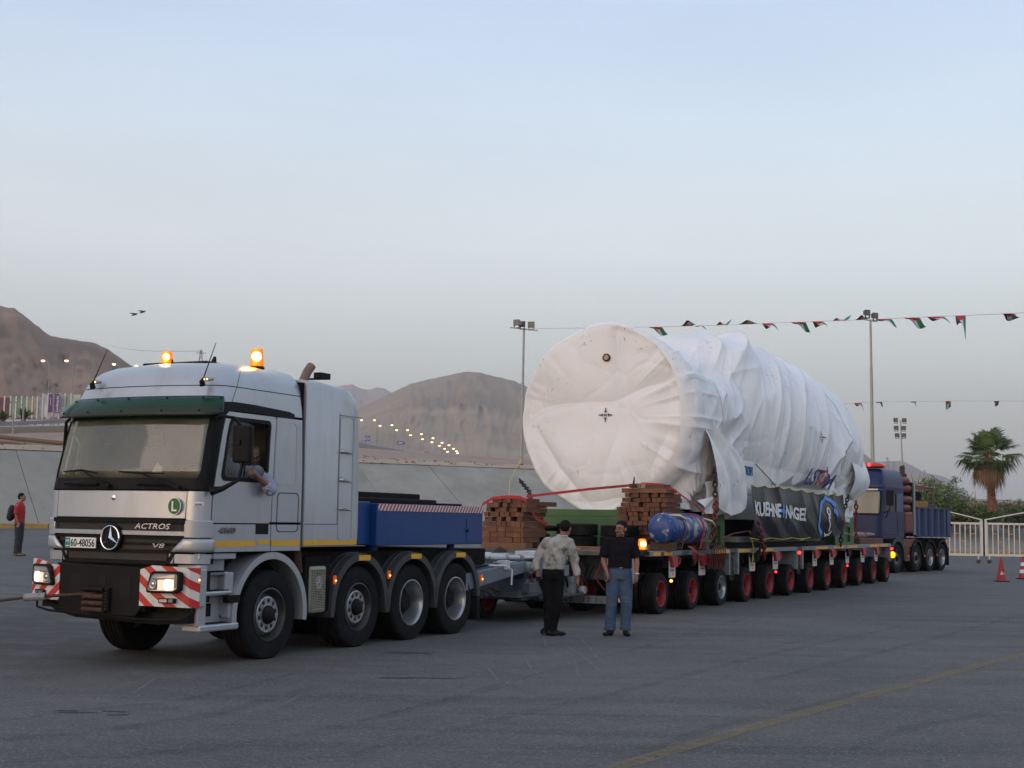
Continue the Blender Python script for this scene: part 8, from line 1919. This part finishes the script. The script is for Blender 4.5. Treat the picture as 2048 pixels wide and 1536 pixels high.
# --- man 2 : black T-shirt and jeans, facing us, hand in pocket
c2=ground(1234,1271); P2=empty('person',c2,0,'person in black t-shirt and blue jeans facing the camera, standing before the trailer','person')
def _b(mb):
    T=head(None,(.045,-.02,1.595),R(-38),R(2),skin); headgeo(mb,T)
    limb(mb,[(.04,.02,1.53),(.035,.02,1.44)],[.055,.062]); torso(mb,[((.03,.03,1.46),.10,.07,0),((.03,.03,1.38),.17,.09,0),((.03,.02,1.2),.155,.10,0),((.03,.02,1.0),.14,.10,0),((.03,.02,.86),.15,.11,0)])
    # right arm (image left)
    limb(mb,[(-.15,.02,1.40),(-.205,.03,1.16),(-.215,-.0,1.10),(-.165,-.09,.94)],[.05,.043,.042,.026]); hand(mb,(-.165,-.09,.94),(.25,-.05,-1),(0,-1,0),.7)
    limb(mb,[(.215,.02,1.40),(.285,.03,1.15),(.29,.01,1.09),(.285,-.05,.90)],[.05,.042,.041,.026]); hand(mb,(.285,-.05,.90),(-.15,-.05,-1),(0,-1,0),.6)
    for s,kx,ax in ((-1,-.085,-.10),(1,.135,.125)): limb(mb,[(.03+s*.085,.02,.86),(kx,.0,.48),(ax,.03,.08)],[.075,.052,.036])
bd=fuse('body',_b,skin,P2,.0085,4); T=head(None,(.045,-.02,1.595),R(-38),R(2),skin); facebits(P2,T,True); hairgeo(P2,T)
def _s(mb):
    torso(mb,[((.035,.02,1.475),.085,.065,0),((.035,.02,1.445),.16,.085,0),((.035,.02,1.40),.205,.105,0),((.035,.01,1.28),.195,.125,0),((.035,.0,1.15),.178,.13,0),((.035,.0,1.04),.180,.135,0),((.035,.0,1.015),.178,.13,0)])
    for pts,rs_ in (([(-.13,.02,1.405),(-.185,.025,1.30),(-.215,.03,1.17)],[.075,.075,.073]),([(.20,.02,1.405),(.255,.025,1.30),(.285,.03,1.17)],[.075,.075,.073])): mb.tube(pts,rs_,16); ball(mb,pts[0],.078,.078,.07)
fuse('tshirt',_s,blacktee,P2,.010,5,wr=lambda c:.007*noise.noise(Vector((c[0]*9,c[1]*6,c[2]*14)))+.006*(1-abs(noise.noise(Vector((c[0]*5+c[2]*4,c[1]*4,c[2]*9)))*2)))
def _t(mb):
    torso(mb,[((.03,.01,1.035),.165,.115,0),((.03,.01,.98),.178,.125,0),((.03,.015,.90),.192,.13,0),((.03,.015,.83),.19,.125,0)])
    for s,kx,ax in ((-1,-.088,-.105),(1,.138,.128)): mb.tube([(.03+s*.09,.015,.90),(.03+s*.092,.01,.80),(.5*(.03+s*.09+kx),.0,.64),(kx,-.01,.48),(.5*(kx+ax),.01,.30),(ax,.02,.14),(ax,.02,.075)],[.10,.112,.100,.088,.080,.080,.085],20)
def jw(c):
    z=c[2]; k=.010*(1-abs(math.sin(z*48+c[0]*9+3*noise.noise(Vector(c)*5))))*(1 if (z<.30 or .42<z<.58 or .80<z<.88) else .35); return k*.5+.009*noise.noise(Vector(c)*9)
fuse('jeans',_t,denim,P2,.010,4,wr=jw)
mb=MB(); n=28; 
for r_,z0,z1,m_ in ((1.0,1.005,1.045,0),):
    vs=[(.03+.186*math.cos(2*pi*k/n),.01+.137*math.sin(2*pi*k/n),z) for z in (z0,z1) for k in range(n)]; mb.add(vs,[(k,(k+1)%n,n+(k+1)%n,n+k) for k in range(n)])
mb.build('belt',M('belt_brown',(.03,.018,.014),.6),P2,solid=.008)
mb=MB(); mb.box(.02,.06,-.135,-.127,1.008,1.042); mb.build('belt_buckle',chrome,P2)
shoe(P2,(-.125,-.06,0),R(-32),shoem); shoe(P2,(.135,-.04,0),R(8),shoem)
mb=MB(); mb.tube([(.286+.034*math.cos(a),-.048+.034*math.sin(a),.925) for a in np.linspace(0,2*pi,17)[:-1]],.010,6,closed=True); mb.lathe((.286,-.085,.925),(0,-1,0),[(0,.02),(.01,.02),(.011,.001)],12); mb.build('wristwatch',chrome,P2)
e=MB(); e.box(.245,.285,-.085,-.07,.73,.84); o=e.build('phone',black,None,bevel=.004); o.location=c2; tag(o,'small dark mobile phone held in the hand of the man in black','phone')
# --- man 1 : stained shirt, back to us
c1=ground(1104,1271); P1=empty('person',c1,0,'person seen from behind in a dirty white shirt and black trousers, arms held out','person')
skinA=M('skin_brown',(.24,.10,.06),.55)
HT1=lambda : head(None,(.185,.06,1.585),R(160),R(14),skin)
def _b(mb):
    T=HT1(); headgeo(mb,T); limb(mb,[(.165,.05,1.52),(.125,.03,1.42)],[.056,.064])
    torso(mb,[((.06,.03,1.40),.15,.08,0),((.05,.03,1.2),.14,.10,0),((.02,.02,1.0),.13,.10,0),((.0,.02,.86),.14,.11,0)])
    limb(mb,[(-.12,.02,1.38),(-.235,.03,1.14),(-.25,.02,1.10),(-.225,-.02,.93)],[.05,.042,.04,.027]); hand(mb,(-.225,-.02,.93),(.15,0,-1),(0,1,0),1.0)
    limb(mb,[(.26,.02,1.36),(.325,.04,1.14),(.33,.04,1.08),(.375,.02,.86)],[.05,.042,.04,.027]); hand(mb,(.375,.02,.86),(-.05,0,-1),(-.3,1,0),.4)
    for s,kx,ax in ((-1,-.05,-.055),(1,.07,.0)): limb(mb,[(.0+s*.07,.02,.86),(kx,.0,.48),(ax,.03,.09)],[.075,.05,.035])
fuse('body',_b,skinA,P1,.0085,4); T=HT1(); facebits(P1,T); hairgeo(P1,T)
def _s(mb):
    torso(mb,[((.135,.04,1.475),.062,.06,.1),((.12,.035,1.445),.13,.08,.1),((.085,.03,1.40),.19,.10,.1),((.07,.02,1.30),.192,.125,.1),((.045,.01,1.18),.175,.13,.1),((.02,.0,1.08),.163,.13,.1),((.005,.0,1.02),.165,.128,.1),((.0,.0,.985),.162,.125,.1)])
    for pts,rs_ in (([(-.08,.02,1.385),(-.165,.025,1.26),(-.235,.03,1.13),(-.25,.01,1.06),(-.23,-.02,.96)],[.075,.072,.062,.054,.044]),([(.23,.02,1.375),(.285,.03,1.26),(.325,.04,1.13),(.335,.04,1.04),(.368,.02,.89)],[.078,.072,.062,.055,.044])): mb.tube(pts,rs_,16); ball(mb,pts[0],.08,.08,.075)
fuse('shirt',_s,stain,P1,.010,4,wr=lambda c:.009*noise.noise(Vector((c[0]*9,c[1]*6,c[2]*9)))+.011*(1-2*abs(noise.noise(Vector((c[0]*7-c[2]*5,c[1]*4,c[2]*4+c[0]*3))))))
mb=MB(); mb.tube([(.135+.066*math.cos(a),.03+.062*math.sin(a),1.485+.012*math.sin(a)) for a in np.linspace(0,2*pi,21)[:-1]],.014,6,closed=True,ry=.022); mb.build('collar',M('shirt_collar',(.42,.41,.38),.9),P1)
def _t(mb):
    torso(mb,[((.0,.01,1.03),.150,.112,0),((.0,.01,.98),.158,.12,0),((-.0,.015,.90),.172,.13,0),((.0,.015,.83),.168,.12,0)])
    for s,kx,ax in ((-1,-.055,-.055),(1,.075,.005)): mb.tube([(s*.075,.015,.90),(s*.078,.01,.80),(.5*(s*.075+kx),.0,.64),(kx,-.01,.48),(.5*(kx+ax),.01,.30),(ax,.02,.13),(ax,.02,.06)],[.09,.100,.092,.080,.072,.070,.078],20)
fuse('trousers',_t,blackcloth,P1,.010,4,wr=jw)
shoe(P1,(-.07,-.02,0),R(60),shoem); shoe(P1,(.04,-.0,0),R(75),shoem)
mb=MB(); mb.box(-.25,-.17,-.06,-.0,.80,.87); o=mb.build('radio',black,None,bevel=.015); o.location=c1; tag(o,'dark object held low in the left hand of the man in the dirty shirt','handheld radio')
# --- man 3 : red shirt, backpack, far left, facing right
Y3=38.5; b3=at(35,1112,Y3); b3.z=gz(b3.x,b3.y)
P3=empty('person',b3,0,'person in a red shirt with a black backpack, standing at the far left','person')
HT3=lambda: head(None,(.045,0,1.60),R(92),R(-4),skin)
def _b(mb):
    T=HT3(); headgeo(mb,T); limb(mb,[(.02,0,1.53),(.0,0,1.43)],[.05,.058]); torso(mb,[((-.01,0,1.42),.08,.14,0),((0,0,1.2),.09,.13,0),((0,0,.9),.09,.13,0)])
    for sy in (-1,1): limb(mb,[(-.01,sy*.18,1.38),(-.02,sy*.22,1.12),(.03,sy*.2,.92)],[.048,.04,.027]); hand(mb,(.03,sy*.2,.92),(.15,0,-1),(1,0,0),.5)
    for sy in (-1,1): limb(mb,[(0,sy*.08,.88),(.01,sy*.09,.48),(0,sy*.10,.08)],[.07,.05,.035])
fuse('body',_b,skin,P3,.012,3); T=HT3(); facebits(P3,T); hairgeo(P3,T)
def _s(mb):
    torso(mb,[((0,0,1.47),.07,.07,0),((-.01,0,1.43),.10,.15,0),((0,0,1.36),.125,.19,0),((.01,0,1.2),.135,.18,0),((.01,0,1.0),.125,.17,0),((.01,0,.90),.125,.175,0)])
    for sy in (-1,1): mb.tube([(-.01,sy*.14,1.38),(-.02,sy*.20,1.28),(-.02,sy*.23,1.14)],[.075,.07,.068],14)
fuse('polo_shirt',_s,redshirt,P3,.012,4,wr=wrk(10,.006))
def _t(mb):
    torso(mb,[((.01,0,.98),.11,.16,0),((.01,0,.84),.115,.17,0)])
    for sy in (-1,1): mb.tube([(0,sy*.08,.88),(.02,sy*.09,.6),(.01,sy*.095,.4),(-.01,sy*.10,.06)],[.10,.09,.075,.075],16)
fuse('trousers',_t,darktr,P3,.012,4,wr=jw)
for sy in (-1,1): shoe(P3,(.03,sy*.10,0),R(90),shoeb)
def _p(mb): ball(mb,(-.22,0,1.18),.105,.16,.22); ball(mb,(-.26,0,1.08),.09,.14,.14)
o=fuse('backpack',_p,M('backpack_black',(.012,.012,.014),.8),None,.014,5); o.location=b3; tag(o,'black backpack on the back of the person in the red shirt','backpack')
# --- driver
P4=empty('person',O1,RZ1,'person driving the silver truck, white striped shirt, arm folded over the window edge','person')
def F(p): return VF(p)
class FM(MB): pass
HT4=lambda: (lambda p: Vector(VF((-.30+0,-.30,2.46)))+ (Matrix.Rotation(R(30),3,'Z')@Matrix.Rotation(R(16),3,'X')@Matrix.Rotation(R(-10),3,'Y'))@Vector(p))
HD=Vector(VF((-.07,-.19,2.42))); HM=Matrix.Rotation(R(-50),3,'Z')@Matrix.Rotation(R(22),3,'X'); T=lambda p:HD+HM@Vector(p)
def _b(mb):
    headgeo(mb,T); limb(mb,[VF((-.03,-.22,2.36)),VF((-.0,-.28,2.24))],[.055,.065])
    limb(mb,[VF((-.05,-.08,2.20)),VF((-.12,.09,2.03)),VF((-.16,.10,2.04)),VF((-.34,.06,2.17))],[.05,.045,.044,.032]); hand(mb,VF((-.34,.06,2.17)),(-1,0,.35),(0,0,1),.7)
    torso(mb,[(VF((-.12,-.40,2.22)),.16,.14,0),(VF((-.15,-.45,2.0)),.12,.15,0),(VF((-.15,-.5,1.8)),.12,.16,0)])
fuse('body',_b,skin2,P4,.009,4); facebits(P4,T); hairgeo(P4,T,True)
shirt4=stripes('striped_shirt',(.55,.55,.8),.022,(.55,.56,.60),(.20,.22,.30),.25,.9)
def _s(mb):
    torso(mb,[(VF((-.10,-.30,2.29)),.10,.11,0),(VF((-.14,-.36,2.24)),.20,.18,0),(VF((-.25,-.40,2.12)),.28,.2,0),(VF((-.28,-.42,1.9)),.26,.2,0),(VF((-.28,-.45,1.75)),.18,.18,0)])
    mb.tube([VF((-.70,-.25,2.34)),VF((-.50,-.30,2.28)),VF((-.25,-.35,2.2))],[.09,.13,.13],14); ball(mb,VF((-.70,-.25,2.34)),.10,.10,.10)
    mb.tube([VF((-.06,-.18,2.24)),VF((-.05,-.05,2.16)),VF((-.08,.07,2.05)),VF((-.10,.10,2.01)),VF((-.15,.11,2.0)),VF((-.21,.10,2.06))],[.085,.082,.072,.068,.062,.055],16); ball(mb,VF((-.06,-.20,2.23)),.09,.09,.09)
fuse('shirt',_s,shirt4,P4,.011,4,wr=lambda c:.008*noise.noise(Vector(c)*12)+.01*(1-2*abs(noise.noise(Vector((c[0]*9-c[2]*8,c[1]*6,c[2]*6))))))
# ------------------------------------------------------------------ haze
hz=bpy.data.materials.new('haze_air'); hz.use_nodes=True; n=hz.node_tree; n.nodes.clear(); o=n.nodes.new('ShaderNodeOutputMaterial'); v=n.nodes.new('ShaderNodeVolumePrincipled')
v.inputs['Density'].default_value=.00016; v.inputs['Color'].default_value=(.92,.92,.93,1); v.inputs['Anisotropy'].default_value=.0; n.links.new(v.outputs[0],o.inputs['Volume'])
hm=MB(); hm.box(-5200,5200,-1500,6800,-1.6,640); tag(hm.build('haze',hz),'thin evening haze over the whole place','haze',kind='stuff')
